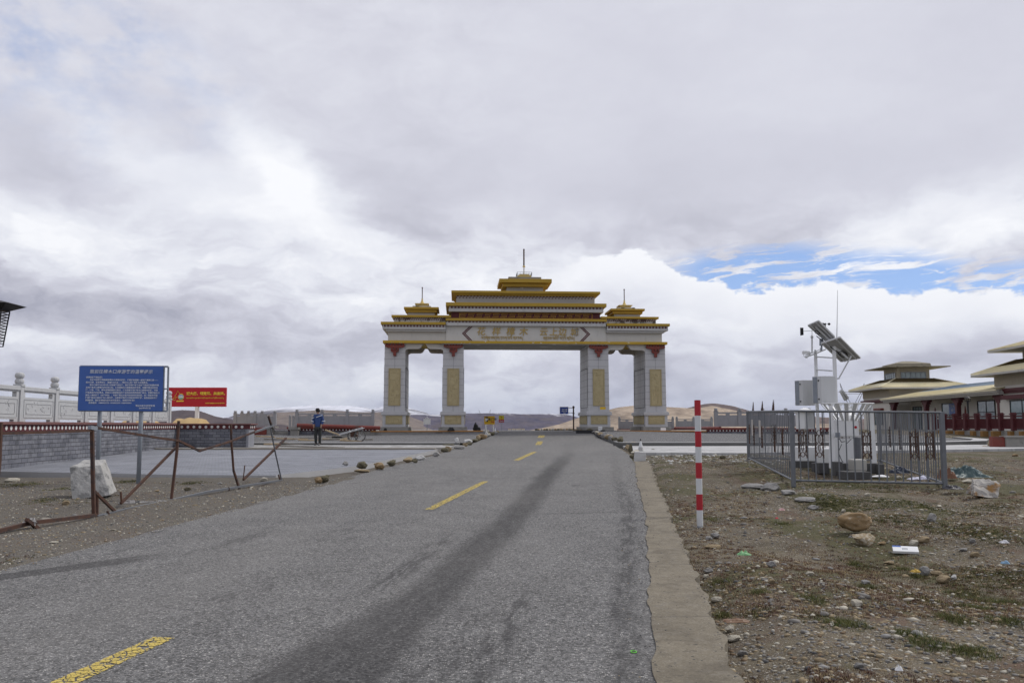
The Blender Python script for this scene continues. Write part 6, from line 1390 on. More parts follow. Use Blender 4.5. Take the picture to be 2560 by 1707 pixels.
# ------------------------------------------------------------------ weather station
DS = 24.6
st = empty('weather_station', (W3(2060, 1100, DS).x, DS, gs(W3(2060, 1100, DS).x, DS)), 'white twin-mast weather station with solar panels, cabinets and wind sensors inside the cage', 'weather station')
w3 = lambda px, py, e=0: W3(px, py, DS + e)
mb = MB(); a = w3(2038.5, 878, .25); mb.bar(Vector((a.x, a.y, .3)), a, .075, .075, up=(0, 1, 0)); mb.build('mast', WPAINT, st, bevel=.008)
mb = MB(); a = w3(2085, 868, -.1); mb.tube([(a.x, a.y, .3), a], .052, 16); mb.tube([a - Vector((0, 0, .08)), a + Vector((0, 0, .06))], .06, 16); mb.build('mast', WPAINT, st, smooth=False)
for py in (892.5, 925): mb = MB(); mb.bar(w3(2042, py - .5, .2), w3(2081, py + 2, -.05), .045, .035); mb.build('rung', WPAINT2, st)
def pvpanel(cs, e, th=.04):
    cx_, cy_ = sum(c[0] for c in cs) / 4, sum(c[1] for c in cs) / 4; C0 = w3(cx_, cy_, e); cam_ = Vector((0, 0, EYE)); best = None
    for i in range(-12, 13):                      # the tilt whose underside is seen and whose corners come out square
        for j in range(0, 13):
            n = Vector((i * .1, j * .1, 1)).normalized()
            if n.dot((C0 - cam_).normalized()) < .2: continue
            P_ = [cam_ + (w3(px, py) - cam_) * (n.dot(C0 - cam_) / n.dot(w3(px, py) - cam_)) for px, py, _ in cs]
            a_, b_ = (P_[1] - P_[0]), (P_[3] - P_[0]); er = abs(a_.normalized().dot(b_.normalized())) + .15 * abs(a_.length / b_.length - .55)
            if best is None or er < best[0]: best = (er, n, P_)
    _, n, P_ = best
    mb = MB(); ins = [p.lerp(sum(P_, Vector()) / 4, .04) for p in P_]; mb.hexa([p - n * .0 for p in ins], [p + n * th * .7 for p in ins]); pv = mb.build('solar_panel', [PVBACK], st)
    mb = MB(); mb.hexa([p + n * th * .72 for p in ins], [p + n * (th * .72 + .004) for p in ins]); mb.build('cells', PVCELL, pv)
    mb = MB()
    for i in range(4): mb.bar(P_[i] - n * .0 + n * th * .3, P_[(i + 1) % 4] + n * th * .3, .035, th, up=n)
    for u in (.2, .8): mb.bar(P_[0].lerp(P_[1], u) - n * .015, P_[3].lerp(P_[2], u) - n * .015, .03, .03, up=n)
    mb.build('frame', WPAINT2, pv); return pv, P_, n
v1, Q1, n1 = pvpanel([(2020.5, 814, 0), (2046, 803, 0), (2086, 843, 0), (2063, 852, 0)], -.1)
v2, Q2, n2 = pvpanel([(2054, 859, 0), (2100, 844, 0), (2150.5, 895, 0), (2103, 904, 0)], 0)
mb = MB(); m1 = sum(Q1, Vector()) / 4; m2 = sum(Q2, Vector()) / 4
mb.tube([m1.lerp(m2, -.3) - n2 * .05, m1.lerp(m2, 1.35) - n2 * .05], .028, 8); mb.bar(w3(2085, 868, -.1), m2 - n2 * .04, .06); mb.build('support_arm', WPAINT2, st)
mb = MB(); mb.tube([w3(2128, 890, -.05), w3(2097, 946, -.1), w3(2089, 946.5, -.1)], .022, 8); mb.build('strut', WPAINT2, st)
mb = MB()
def loop_(c, ux, uy, rx, ry, r=.01, n=18, tail=None): mb.tube([c + ux * (rx * math.cos(6.28 * k / n)) + uy * (ry * math.sin(6.28 * k / n)) for k in range(n + 1)] + (tail or []), r, 5)
ux = (Q1[3] - Q1[0]).normalized(); uy = (Q1[1] - Q1[0]).normalized(); loop_(Q1[0].lerp(Q1[2], .42) - n1 * .05 - uy * .05, ux, uy, .07, .07); mb.tube([w3(2041, 840), w3(2056, 851), w3(2070, 862, -.1), w3(2083, 873, -.15), w3(2098, 882, -.15)], .012, 6)
ux = (Q2[3] - Q2[0]).normalized(); uy = (Q2[1] - Q2[0]).normalized(); loop_(m2 - n2 * .06 + ux * .12, ux, uy, .17, .10, .014); loop_(m2 - n2 * .07 + ux * .15, ux, uy, .13, .08, .011); mb.build('cable', BLACK, st)
mb = MB(); mb.box(*[tuple(v) for v in (w3(2058, 851, -.1) - Vector((.08, 0, 0)) * 0, w3(2058, 851, -.1))]) if False else mb.tube([w3(2053, 864, .1), w3(2053, 847, .1)], .05, 10); mb.tube([w3(2054, 876, .1), w3(2054, 864, .1)], .025, 8); mb.build('sensor_can', GALVP, st)
mb = MB(); mb.tube([w3(2013, 893, .1), w3(2038, 884, .2), w3(2064, 873, .3)], .02, 8); mb.tube([w3(2013, 889, .15), w3(2052, 873, .3)], .012, 6); mb.tube([w3(2020, 889, .1), w3(2018, 895, .1), w3(2010, 891, .1), w3(2009, 884, .1)], .009, 6)
for px in (2024, 2038, 2052): mb.tube([w3(px, 892 - (px - 2013) * .38, .2), w3(px, 884 - (px - 2013) * .38, .2)], .028, 8)
mb.build('crossarm', WPAINT2, st)
mb = MB(); a = w3(2015, 881, .1); mb.hexa([a + Vector((-.09, -.05, -.045)), a + Vector((.09, -.05, -.045)), a + Vector((.09, .08, -.04)), a + Vector((-.09, .08, -.04))], [a + Vector((-.09, -.05, .045)), a + Vector((.09, -.05, .035)), a + Vector((.09, .08, .035)), a + Vector((-.09, .08, .045))]); mb.build('sensor_box', WPAINT, st, bevel=.008)
mb = MB(); mb.tube([w3(2030, 882, .15), w3(2030, 846, .15)], .022, 10); mb.lathe(w3(2030, 846, .15), [(.025, 0), (.038, .02), (.038, .06), (.02, .09)], 10); mb.tube([w3(2030, 840, .15), w3(2030, 826, .15)], .009, 6); mb.build('vane_pole', WPAINT2, st)
mb = MB(); mb.tube([w3(2032, 826, .15), w3(2004, 828.5, .15)], .006, 6); a, b = w3(2001, 839, .15), w3(2008.5, 819, .15); mb.hexa([(a.x, a.y, a.z), (b.x, a.y, a.z + .02), (b.x, a.y + .01, a.z + .02), (a.x, a.y + .01, a.z)], [(a.x, a.y, b.z), (b.x, a.y, b.z), (b.x, a.y + .01, b.z), (a.x, a.y + .01, b.z)]); mb.build('wind_vane', BLACK, st)
mb = MB(); c = w3(2064, 810, .4); mb.tube([w3(2064, 846, .4), c + Vector((0, 0, .03))], .012, 8)
for ax, ay in ((-.075, 0), (.10, 0), (-.02, .07)): mb.tube([c, c + Vector((ax, ay, 0))], .005, 5); mb.lathe(c + Vector((ax, ay, -.035)), [(.012, 0), (.034, .015), (.038, .035), (.034, .055), (.012, .07)], 10)
mb.build('anemometer', BLACK, st)
mb = MB(); mb.tube([w3(2092, 850, .2), w3(2094, 725, .2)], [.010, .004], 6); mb.build('antenna', mat('dark_rod', (.08, .08, .10), .5), st)
def cab(x0, y0, x1, y1, e, lab):
    a, b = w3(x0, y1, e), w3(x1, y0, e); sw = (b.x - a.x) * .26; mb = MB(); g_ = .22
    # turned box: wide side to the right, narrow door edge on the left set deeper
    A = [Vector((a.x, a.y + .28, a.z)), Vector((a.x + sw, a.y - .02, a.z)), Vector((b.x, a.y + .02, a.z)), Vector((b.x - sw * .6, a.y + .34, a.z))]; H_ = Vector((0, 0, b.z - a.z))
    mb.hexa(A, [p + H_ for p in A]); cb = mb.build('cabinet', WPAINT2, st, bevel=.008)
    mb = MB(); L0, L1 = A[0], A[1]; nr = Vector((L1.y - L0.y, -(L1.x - L0.x), 0)).normalized(); nr = nr if nr.y < 0 else -nr
    for z in (.16, .84): c = L0.lerp(L1, .72) + H_ * z + nr * .01; mb.tube([c - Vector((0, 0, .02)), c + Vector((0, 0, .02))], .018, 8)
    mb.build('hinge', BLACK, cb); mb = MB()
    q4_ = [L0.lerp(L1, .08), L0.lerp(L1, .55)]; mb.hexa([q4_[0] + H_ * .02 + nr * .002, q4_[1] + H_ * .02 + nr * .002, q4_[1] + H_ * .02 + nr * .012, q4_[0] + H_ * .02 + nr * .012], [q4_[0] + H_ * .98 + nr * .002, q4_[1] + H_ * .98 + nr * .002, q4_[1] + H_ * .98 + nr * .012, q4_[0] + H_ * .98 + nr * .012]); mb.build('side_plate', GALVP, cb)
cab(1996, 950, 2037, 1013, .35, ''); cab(2041, 940, 2089, 1008, -.25, '')
v3, Q3, n3_ = pvpanel([(2101, 979, .5), (2106, 975, .8), (2121, 994, .8), (2113, 1001, .45)], 0)
# rain gauge with slatted wind shield
rg = empty('rain_gauge', (W3(2120, 1160, 23.6).x, 23.6, gs(9, 23.6)), 'white rain gauge in a ring of slanting slats on three legs, inside the cage', 'rain gauge')
cx, dz_ = W3(2118, 1010, 23.6).x, 23.6; zt, zb = W3(0, 1009, 23.6).z, W3(0, 1052, 23.6).z; R1, R2 = (2182 - 2058) / 2 * 23.6 / F, .30
mb = MB(); N_ = 24; mb.tube([(cx + R1 * math.cos(6.2832 * k / N_), dz_ + R1 * math.sin(6.2832 * k / N_), zt) for k in range(N_ + 1)], .018, 6, 0, False); mb.build('ring', WPAINT, rg)
for k in range(18):
    a = 6.2832 * (k + .35) / 18; ca, sa = math.cos(a), math.sin(a); tx, ty = -sa * .055, ca * .055; t0, t1 = Vector((cx + R1 * ca, dz_ + R1 * sa, zt - .01)), Vector((cx + R2 * ca, dz_ + R2 * sa, zb)); tv = Vector((tx, ty, 0)); nv = Vector((ca, sa, 0)) * .006
    mb = MB(); mb.hexa([t1 - tv * .6, t1 + tv * .6, t1 + tv * .6 + nv, t1 - tv * .6 + nv], [t0 - tv, t0 + tv, t0 + tv + nv, t0 - tv + nv]); mb.build('slat', WPAINT, rg)
for (x0, x1, yb, e) in ((2077, 2081, 1170, -.5), (2178, 2184, 1159, -.1), (2131, 2133, 1150, .6)):
    a, b = W3(x0, 1014, 23.6 + e), W3(x1, yb, 23.6 + e); mb = MB(); mb.hexa([b + Vector((-.07, -.06, 0)), b + Vector((.07, -.06, 0)), b + Vector((.07, .06, 0)), b + Vector((-.07, .06, 0))], [a + Vector((-.035, -.035, 0)), a + Vector((.035, -.035, 0)), a + Vector((.035, .035, 0)), a + Vector((-.035, .035, 0))]); mb.build('leg', WPAINT, rg, bevel=.006)
def wbox(nm, x0, y0, x1, y1, d, dp, m, par, bev=.01, taper=0):
    a, b = W3(x0, y1, d), W3(x1, y0, d); mb = MB(); mb.hexa([(a.x - taper, d, a.z), (b.x + taper, d, a.z), (b.x + taper, d + dp, a.z), (a.x - taper, d + dp, a.z)], [(a.x, d, b.z), (b.x, d, b.z), (b.x, d + dp, b.z), (a.x, d + dp, b.z)]); return mb.build(nm, m, par, bevel=bev) if par is not None else mb.build(nm, m, None, org=((a.x + b.x) / 2, d, a.z), bevel=bev)
g_ = wbox('gauge_body', 2094, 1048, 2147, 1092, 23.4, .5, WPAINT, rg, .03); mb = MB(); c = W3(2139, 1067.5, 23.39); mb.tube([c, c + Vector((0, -.008, 0))], .035, 14); mb.build('badge', REDS, g_)
mb = MB(); c = W3(2120, 1048, 23.65); mb.lathe(c, [(.26, 0), (.22, .10), (.12, .17), (.09, .30), (.10, .32)], 18); mb.build('funnel', WPAINT, rg)
wbox('pedestal', 2096, 1096, 2135, 1158, 23.45, .4, WPAINT, rg, .01, .015)
mb = MB(); c = W3(2144, 1148, 23.5)
for k in range(20): mb.lathe(c + Vector((0, 0, k * .029)), [(.10, 0), (.108, .014), (.10, .028)], 14)
mb.build('ribbed_duct', GALV, rg)
mb = MB()
mb.tube([W3(2098, 1096, 23.3), W3(2104, 1105, 23.2), W3(2112, 1103, 23.3)], .01, 6); mb.tube([W3(2104, 1110, 23.2), W3(2096, 1130, 23.1), W3(2104, 1150, 23.1), W3(2108, 1155, 23.1)], .009, 6); mb.tube([W3(2117, 1108, 23.3), W3(2128, 1097, 23.3)], .008, 6); mb.build('cable', BLACK, rg)
ms = lambda nm, args, lab, cat: tag(wbox(nm, *args), lab, cat)
ms('junction_box', (2092, 1081, 2101, 1093, 22.9, .12, GALVP, None), 'small grey junction box hanging left of the rain gauge body', 'box')
ms('concrete_drum', (2134, 1148, 2168, 1178, 22.6, .4, mat('pale_concrete', (.40, .39, .36), .9, .1), None, .04), 'pale concrete block below the ribbed duct', 'block')
ms('dark_base_block', (2116, 1179, 2178, 1200, 21.8, .6, DARK, None, .02), 'dark concrete base block at the front of the instruments', 'block')
ms('equipment_bench', (2003, 1117, 2058, 1156, 25.3, .6, WPAINT, None, .02, .03), 'low white equipment box at the left of the cage floor', 'box')
ms('equipment_bench', (2058, 1121, 2112, 1158, 25.0, .6, WPAINT, None, .02, .03), 'low white equipment box behind the legs of the rain gauge', 'box')
for i, (x0, y0, x1, y1, d, lab) in enumerate(((1980, 1152, 2040, 1170, 24.4, 'long dark slab lying in front of the left white box'), (2036, 1157, 2046, 1180, 23.8, 'narrow dark slab end beside the long dark slab'), (2048, 1157, 2074, 1184, 23.5, 'tilted dark slab left of the upright pair'), (2089, 1154, 2107, 1190, 22.4, 'upright dark concrete slab below the gauge pedestal'),
                                              (2112, 1158, 2134, 1184, 23.0, 'dark slab behind the base block'), (2168, 1158, 2204, 1184, 22.9, 'dark slab right of the pale concrete block'), (2200, 1160, 2211, 1188, 22.6, 'dark ribbed slab end at the far right of the instruments'))):
    o = ms('dark_slab', (x0, y0, x1, y1, d, .25, DARK, None, .015), lab, 'slab')
# instrument shelter (small white louvred box with tent roof)
sh = empty('instrument_shelter', (W3(2018, 1072, 27).x, 27, 1.2), 'small white louvred shelter with a tent-shaped roof at the left of the cage', 'shelter')
a, b = W3(2000, 1072, 27), W3(2036, 1030, 27); mb = MB(); mb.box((a.x, 27, a.z), (b.x, 27.4, b.z)); sb_ = mb.build('case', WPAINT, sh)
mb = MB()
for k in range(14): z = a.z + .03 + k * .034; mb.hexa([(a.x + .17, 26.975, z), (b.x - .01, 26.975, z), (b.x - .01, 27, z + .02), (a.x + .17, 27, z + .02)], [(a.x + .17, 26.975, z + .005), (b.x - .01, 26.975, z + .005), (b.x - .01, 27, z + .026), (a.x + .17, 27, z + .026)])
mb.build('louvre', WPAINT2, sb_)
mb = MB(); mb.hexa([(a.x - .05, 26.9, b.z), (b.x + .05, 26.9, b.z), (b.x + .05, 27.5, b.z), (a.x - .05, 27.5, b.z)], [((a.x + b.x) / 2 - .03, 27.17, b.z + .14), ((a.x + b.x) / 2 + .03, 27.17, b.z + .14), ((a.x + b.x) / 2 + .03, 27.23, b.z + .14), ((a.x + b.x) / 2 - .03, 27.23, b.z + .14)]); mb.build('roof', WPAINT, sh)
mb = MB(); mb.bar(((a.x + b.x) / 2, 27.2, .3), ((a.x + b.x) / 2, 27.2, a.z), .08); mb.build('stand', WPAINT2, sh)

# ------------------------------------------------------------------ stones and litter on the right ground
o = rock(2163, 1366, 60, 40, mat('split_stone', (.30, .235, .145), .9, .3, 4, .012, 14, col2=(.44, .40, .32), thr=(.48, .58), scale2=4), 4, 'split tan stone with a pale broken face under the brown boulder', 'loose stones on the right ground', rz=-.5, tilt=.35, sink=.3)
o = rock(2146, 1338, 82, 42, ROCKB, 1, 'flat-topped brown boulder propped on a paler one', 'loose stones on the right ground', rz=.1, sink=.0); o.location.z += .05
big = [
       (2288, 1366, 26, 17, ROCKP, 6, 'round pale stone just behind the white carton'), (2314, 1358, 30, 18, ROCKT, 6, 'round tan stone right behind the white carton'),
       (2316, 1440, 28, 24, ROCKG, 2, 'pointed grey stone beside the small yellow packet'), (2345, 1438, 28, 12, ROCKT, 3, 'flat tan stone right of the pointed grey one'), (2364, 1458, 38, 20, ROCKT, 6, 'oval tan stone in front of the pointed grey one'),
       (2386, 1450, 16, 16, ROCKL, 4, 'small whitish angular stone right of the oval tan one'), (2334, 1304, 30, 22, ROCKG, 7, 'square grey stone between the two moss patches'), (2225, 1412, 28, 12, ROCKT, 4, 'flat brown stone in front of the white carton'),
       (2246, 1416, 14, 9, ROCKT, 1, 'small reddish stone beside the flat brown one'), (2207, 1362, 20, 10, ROCKB, 4, 'small brown stone left of the white carton'), (2146, 1516, 32, 20, ROCKP, 5, 'white broken stone in the middle of the gravel'),
       (1787, 1371, 40, 10, ROCKT, 3, 'flat tan stone right of the road edge strip'), (1772, 1432, 28, 12, ROCKG, 0, 'grey stone beside the strip, nearest the flat tan one'), (1766, 1447, 18, 12, ROCKP, 6, 'small cream stone touching the edge of the strip'),
       (1794, 1505, 28, 14, ROCKP, 3, 'pale oval stone in the third stretch of gravel by the strip'), (1825, 1581, 28, 20, ROCKP, 4, 'whitish angular stone close to the strip'), (1837, 1604, 38, 15, ROCKP, 6, 'long cream pebble near the bottom of the strip'),
       (1858, 1640, 24, 14, ROCKG, 6, 'round grey pebble near the lower edge of the photo'), (1790, 1346, 26, 14, ROCKG, 2, 'dark grey stone at the foot of the striped post'), (1774, 1350, 22, 12, ROCKG, 5, 'bluish grey stone at the foot of the striped post'),
       (1930, 1418, 30, 16, ROCKG, 7, 'flat grey stone in the dry mat right of the green wrapper'), (2026, 1438, 20, 10, ROCKP, 6, 'cream pebble in the dry brown mat'), (1930, 1459, 18, 12, ROCKT, 6, 'round tan pebble left of the cream one'),
       (2150, 1671, 24, 14, ROCKG, 6, 'round grey pebble at the bottom centre of the gravel'), (2245, 1676, 18, 14, ROCKP, 4, 'small white lump at the bottom of the gravel'), (2168, 1460, 26, 12, ROCKG, 5, 'grey flat stone left of the grass tuft'),
       (2440, 1393, 24, 14, ROCKT, 6, 'tan round stone below the blue scrap'), (2410, 1378, 24, 10, ROCKG, 4, 'grey-blue stone in the far right moss'), (2433, 1357, 14, 12, ROCKG, 6, 'small grey stone near the crushed can'),
       (1930, 1228, 60, 22, ROCKG, 7, 'broad flat grey outcrop slab in front of the cage corner'), (1888, 1222, 60, 14, ROCKG, 3, 'low grey slab left of the broad outcrop slab'), (1975, 1236, 44, 14, ROCKG, 5, 'grey slab right of the broad outcrop slab'), (2020, 1254, 52, 12, ROCKG, 3, 'thin grey slab below the outcrop slabs'), (2035, 1274, 34, 12, ROCKG, 7, 'dark grey slab at the edge of the moss patch'),
       (2110, 1280, 12, 8, ROCKP, 6, 'white pebble inside the moss patch'), (2170, 1240, 16, 8, ROCKP, 6, 'white oval pebble in front of the cage'), (2350, 1268, 16, 7, ROCKP, 4, 'white flat pebble right of the cage corner'),
       (2490, 1121, 33, 24, ROCKT, 6, 'big round tan boulder at the corner of the side road'), (2512, 1115, 20, 9, ROCKO, 1, 'dark stone right of the big round boulder'), (2525, 1122, 26, 9, ROCKP, 3, 'pale flat stone right of the big round boulder'), (2463, 1121, 14, 8, ROCKT, 6, 'tan stone left of the big round boulder'), (2453, 1117, 12, 6, ROCKO, 2, 'olive stone left of the big round boulder'), (2557, 1121, 16, 9, ROCKT, 6, 'tan stone cut by the right edge of the photo'),
       (2540, 1141, 16, 7, ROCKB, 6, 'small orange-brown stone on the far right gravel'), (2190, 1193, 18, 12, ROCKP, 4, 'white stone just inside the front of the cage'), (2150, 1180, 14, 8, ROCKP, 3, 'pale stone beside the dark base block'), (2250, 1196, 16, 8, ROCKP, 5, 'pale stone near the right inside of the cage'),
       (1634, 1130, 14, 8, ROCKO, 2, 'small dark mound left of the striped post beyond the strip'), (1808, 1146, 16, 8, ROCKO, 1, 'dark mossy lump right of the striped post'), (2420, 1208, 26, 12, ROCKP, 4, 'pale stone left of the large angular rock')]
for r_ in big:
    px, py, w_, h_, m_, sh, lab = r_[:7]
    o = rock(px, py, w_, h_, m_, sh, lab + ('' if len(lab.split()) < 16 else ''), 'loose stones on the right ground', tilt=(.5 if len(r_) > 7 else 0), sink=(.0 if lab.startswith('flat-topped') else .28))
    if lab.startswith('flat-topped'): o.location.z += .05
Dr = GG(2466, 1246).y; block([(2437, 1238, Dr + .1), (2500, 1246, Dr), (2496, 1206, Dr + .25), (2434, 1208, Dr + .3)], 'large angular grey and brown rock lying right of the cage', mat('rust_stained_rock', (.34, .325, .30), .9, .3, 5, .02, 12, col2=(.27, .155, .06), thr=(.52, .62), scale2=2.5), 'boulder', 'boulder', [(.1, .55, 0), (-.02, .55, 0), (-.08, .4, .06), (.16, .35, .08)], seed=14, amp=.07)
big2 = [(28, 1204, 34, 10, ROCKP, 3, 'flat pale stone at the left edge beside the mossy patch'), (162, 1262, 17, 12, ROCKT, 6, 'round tan stone left of the rusty bottom rail'), (659, 1204, 18, 12, ROCKP, 6, 'pale yellowish round stone at the end of the grey rail'),
        (391, 1229, 14, 6, ROCKT, 4, 'tan stone on the gravel behind the middle rusty post'), (468, 1227, 16, 10, ROCKO, 1, 'dark mossy lump between the two middle rusty posts'), (548, 1210, 16, 5, ROCKG, 7, 'flat dark grey brick piece near the square'), (505, 1213, 10, 4, ROCKG, 7, 'small dark chip left of the flat brick piece'),
        (112, 1300, 24, 6, ROCKP, 3, 'flat white stone beside the rusty bottom rail'), (133, 1358, 22, 6, ROCKP, 3, 'flat pale stone on the shoulder at the left edge of the road'), (280, 1326, 24, 4, ROCKP, 5, 'thin pale stone on the shoulder below the frame')]
for (px, py, w_, h_, m_, sh, lab) in big2: rock(px, py, w_, h_, m_, sh, lab, 'loose stones on the left shoulder', sink=.3)
sfc = lambda x, y: gs(x, y)
# litter
p = GG(2268, 1384); s_ = p.y / F
mb = MB(); T = Matrix.Translation(p + Vector((0, .05, .03))) @ Matrix.Rotation(-.32, 4, 'Z') @ Matrix.Rotation(.35, 4, 'X'); mb.box((-.155, -.075, 0), (.155, .075, .035), 0, T); cb = mb.build('carton', WPAINT, None, org=p, bevel=.004); tag(cb, 'crushed white carton with a blue corner lying on the gravel', 'carton')
mb = MB(); mb.box((-.156, .04, .0355), (-.05, .076, .0365), 0, T); mb.build('blue_label', BLUEB, cb)
mb = MB()
for k in range(5): mb.box((-.04 + k * .014, -.03, .0355), (-.032 + k * .014, .02, .0363), 0, T)
mb.build('printed_bars', GALVP, cb)
def scrap(px, py, wpx, hpx, m, label, seed, cat='litter', name='litter', lift=.5, n=12, surf=None):
    p = G(px, py, surf or sf); w_ = wpx * p.y / F; d_ = w_ * .55; hh = hpx * p.y / F * lift; mb = MB(); vs = []
    for i in range(n + 1):
        for j in range(n + 1):
            u, v = i / n - .5, j / n - .5; x = p.x + u * w_ * (1 + .3 * float(vnoise(v * 5 + seed, seed))); y = p.y + .2 * d_ + v * d_ * (1 + .4 * float(vnoise(u * 4, seed + 9)))
            e = max(0, 1 - (4 * u * u) ** 1.5) * max(0, 1 - (4 * v * v) ** 1.5)
            vs.append((x, y, sf(x, y) + .006 + hh * e * (1 + 1.6 * float(fbm(u * 5 + seed, v * 5, 3, seed)))))
    mb.add(vs, [(i * (n + 1) + j, (i + 1) * (n + 1) + j, (i + 1) * (n + 1) + j + 1, i * (n + 1) + j + 1) for i in range(n) for j in range(n)])
    o = mb.build(name, m, None, org=p, smooth=False); sm = o.modifiers.new('thick', 'SOLIDIFY'); sm.thickness = .004; sm.offset = 1; return tag(o, label, cat)
lt = lambda n_, c_: mat(n_, c_, .5, .15, 6)
scrap(1861, 1388, 32, 12, lt('green_wrapper', (.20, .42, .20)), 'crumpled green and white wrapper on the gravel right of the strip', 1)
scrap(2290, 1431, 20, 10, lt('yellow_packet', (.50, .33, .06)), 'small bright yellow packet beside the pointed grey stone', 2)
scrap(2514, 1410, 20, 10, lt('blue_scrap', (.20, .33, .46)), 'small light blue plastic scrap on the far right ground', 3)
scrap(2512, 1358, 20, 9, lt('white_can', (.55, .55, .58)), 'crushed white and red can on the far right ground', 4)
scrap(2418, 1193, 104, 20, lt('teal_cloth', (.045, .08, .085)), 'crumpled dark teal cloth lying right of the cage', 5, 'cloth', 'cloth', .8, 22)
scrap(2368, 1196, 44, 18, lt('rust_brown_cloth', (.16, .075, .04)), 'rusty brown cloth heap at the right corner of the cage', 6, 'cloth', 'cloth', .9, 16)
scrap(2385, 1223, 46, 9, lt('black_cloth', (.02, .02, .03)), 'flat black cloth on the ground right of the cage post', 7, 'cloth', 'cloth', .6, 14)
scrap(2250, 1183, 46, 14, lt('navy_cloth', (.025, .035, .06)), 'dark navy cloth lying inside the right part of the cage', 8, 'cloth', 'cloth', .8, 14)
scrap(2300, 1199, 50, 9, lt('white_bag', (.55, .55, .66)), 'white plastic bag flattened inside the right part of the cage', 9, 'plastic bag', 'plastic_bag', .6, 14)
scrap(2200, 1192, 40, 5, WPAINT, 'white board scrap inside the cage beside the dark slabs', 10)
scrap(1955, 1276, 14, 6, lt('pink_scrap', (.55, .33, .33)), 'small pink paper scrap on the dry mat', 11); scrap(1942, 1297, 7, 4, lt('red_scrap', (.55, .04, .06)), 'tiny red scrap on the dry mat', 12)
scrap(2248, 1678, 16, 12, WPAINT, 'small white crumpled paper at the bottom of the gravel', 13)
scrap(1843, 1548 + 8, 60, 8, lt('brown_stick_bag', (.16, .09, .05)), 'flat brown cardboard shred near the strip', 14)
mb = MB(); p = G(1584, 1630, lambda x, y: zroad(y)); mb.tube([p + Vector((.019 * math.cos(k * .5236), .030 * math.sin(k * .5236), .006)) for k in range(13)], .0035, 6, 0, False); tag(mb.build('plastic_ring', lt('green_ring', (.12, .50, .05)), None, org=p), 'small bright green plastic ring lying on the asphalt', 'ring')
q = random.Random(3)
for i, (px, py) in enumerate(((1610, 1128), (1640, 1134), (1665, 1138), (1700, 1131), (1760, 1134), (1690, 1140), (1740, 1128), (1620, 1138), (1780, 1140))):
    pass

# ------------------------------------------------------------------ stuff: gravel, pebbles, grass, moss (too many to count)
def scatter_points(n, region, seed):
    g = np.random.default_rng(seed); out_ = []
    while len(out_) < n:
        m_ = n * 3; y = 4.6 * (region['far'] / 4.6) ** (g.random(m_) ** region.get('pw', 1.0)); u = g.uniform(region['u0'], region['u1'], m_); x = u * y
        ok = region['ok'](x, y); out_ += list(zip(x[ok], y[ok]))
    return np.array(out_[:n])
KEx, KEy = [p[0] for p in KE], [p[1] for p in KE]
rightok = lambda x, y: (x > np.interp(y, KEx, KEy) + .03 + .6 * ss(28.9, 29.5, y)) & (y < 35.0) & (x < .66 * y + .5)
PYs = [p.y for p in PE[:4]]; leftok = lambda x, y: (x < xc(y) - 3.3) & (y < 21.4) & (x > -.66 * y - 1)
def stones_mesh(name, pts, smin, smax, mats, seed, label, flat=.55, pw=2.2, sides=None, weights=None):
    g = np.random.default_rng(seed); base_ = [rock_mesh(200 + k, 1, .3, 4) for k in range(5)]; V, Fc, M_ = [], [], []; n0 = 0
    for k, me_ in enumerate(base_):
        v = np.array([tuple(q.co) for q in me_.vertices]); f = np.array([tuple(p.vertices) for p in me_.polygons]); idx = np.arange(k, len(pts), 5)
        for i in idx:
            x, y = pts[i]; s = smin + (smax - smin) * g.random() ** pw; s *= .75 + .25 * min(1.6, y / 12); a = g.uniform(0, 6.28); ca, sa = math.cos(a), math.sin(a)
            w = v * np.array([s * g.uniform(.7, 1.3), s * g.uniform(.6, 1), s * flat * g.uniform(.6, 1.2)]); w = np.stack([w[:, 0] * ca - w[:, 1] * sa, w[:, 0] * sa + w[:, 1] * ca, w[:, 2]], 1)
            V.append(w + np.array([x, y, 0])); Fc.append(f + n0); M_.append(np.full(len(f), g.choice(len(mats), p=weights))); V[-1][:, 2] += 0; n0 += len(v)
    order = np.concatenate([np.arange(k, len(pts), 5) for k in range(5)]); z = ground(pts[order, 0], pts[order, 1]) if sides is None else sides(pts[order, 0], pts[order, 1])
    for q_, zz in zip(V, z): q_[:, 2] += zz + .15 * (q_[:, 2].max())
    V = np.concatenate(V); Fc = np.concatenate(Fc); M_ = np.concatenate(M_)
    me = bpy.data.meshes.new(name); me.vertices.add(len(V)); me.vertices.foreach_set('co', V.astype(np.float32).ravel()); me.loops.add(Fc.size); me.loops.foreach_set('vertex_index', Fc.ravel())
    me.polygons.add(len(Fc)); me.polygons.foreach_set('loop_start', np.arange(0, Fc.size, 3)); me.polygons.foreach_set('use_smooth', np.ones(len(Fc), bool)); me.polygons.foreach_set('material_index', M_.astype(np.int32))
    for q_ in mats: me.materials.append(q_)
    me.update(calc_edges=True); o = bpy.data.objects.new(name, me); COL.objects.link(o); return tag(o, label, 'gravel', kind='stuff')
GM = [mat('chip_' + n_, c_, .9, .25, 20) for n_, c_ in (('grey', (.20, .19, .175)), ('tan', (.27, .215, .135)), ('pale', (.42, .395, .33)), ('dark', (.10, .10, .10)), ('brown', (.19, .135, .085)))]
pt = scatter_points(34000, dict(u0=.15, u1=.66, far=35, ok=rightok), 1); den = fbm(pt[:, 0] * .5, pt[:, 1] * .35, 4, 77); pt = pt[den > -.25]
stones_mesh('gravel', pt, .004, .034, GM, 1, 'loose gravel and pebbles strewn over the right ground', pw=3.2, weights=[.30, .27, .22, .09, .12])
pt = scatter_points(420, dict(u0=.15, u1=.66, far=33, ok=rightok), 12)
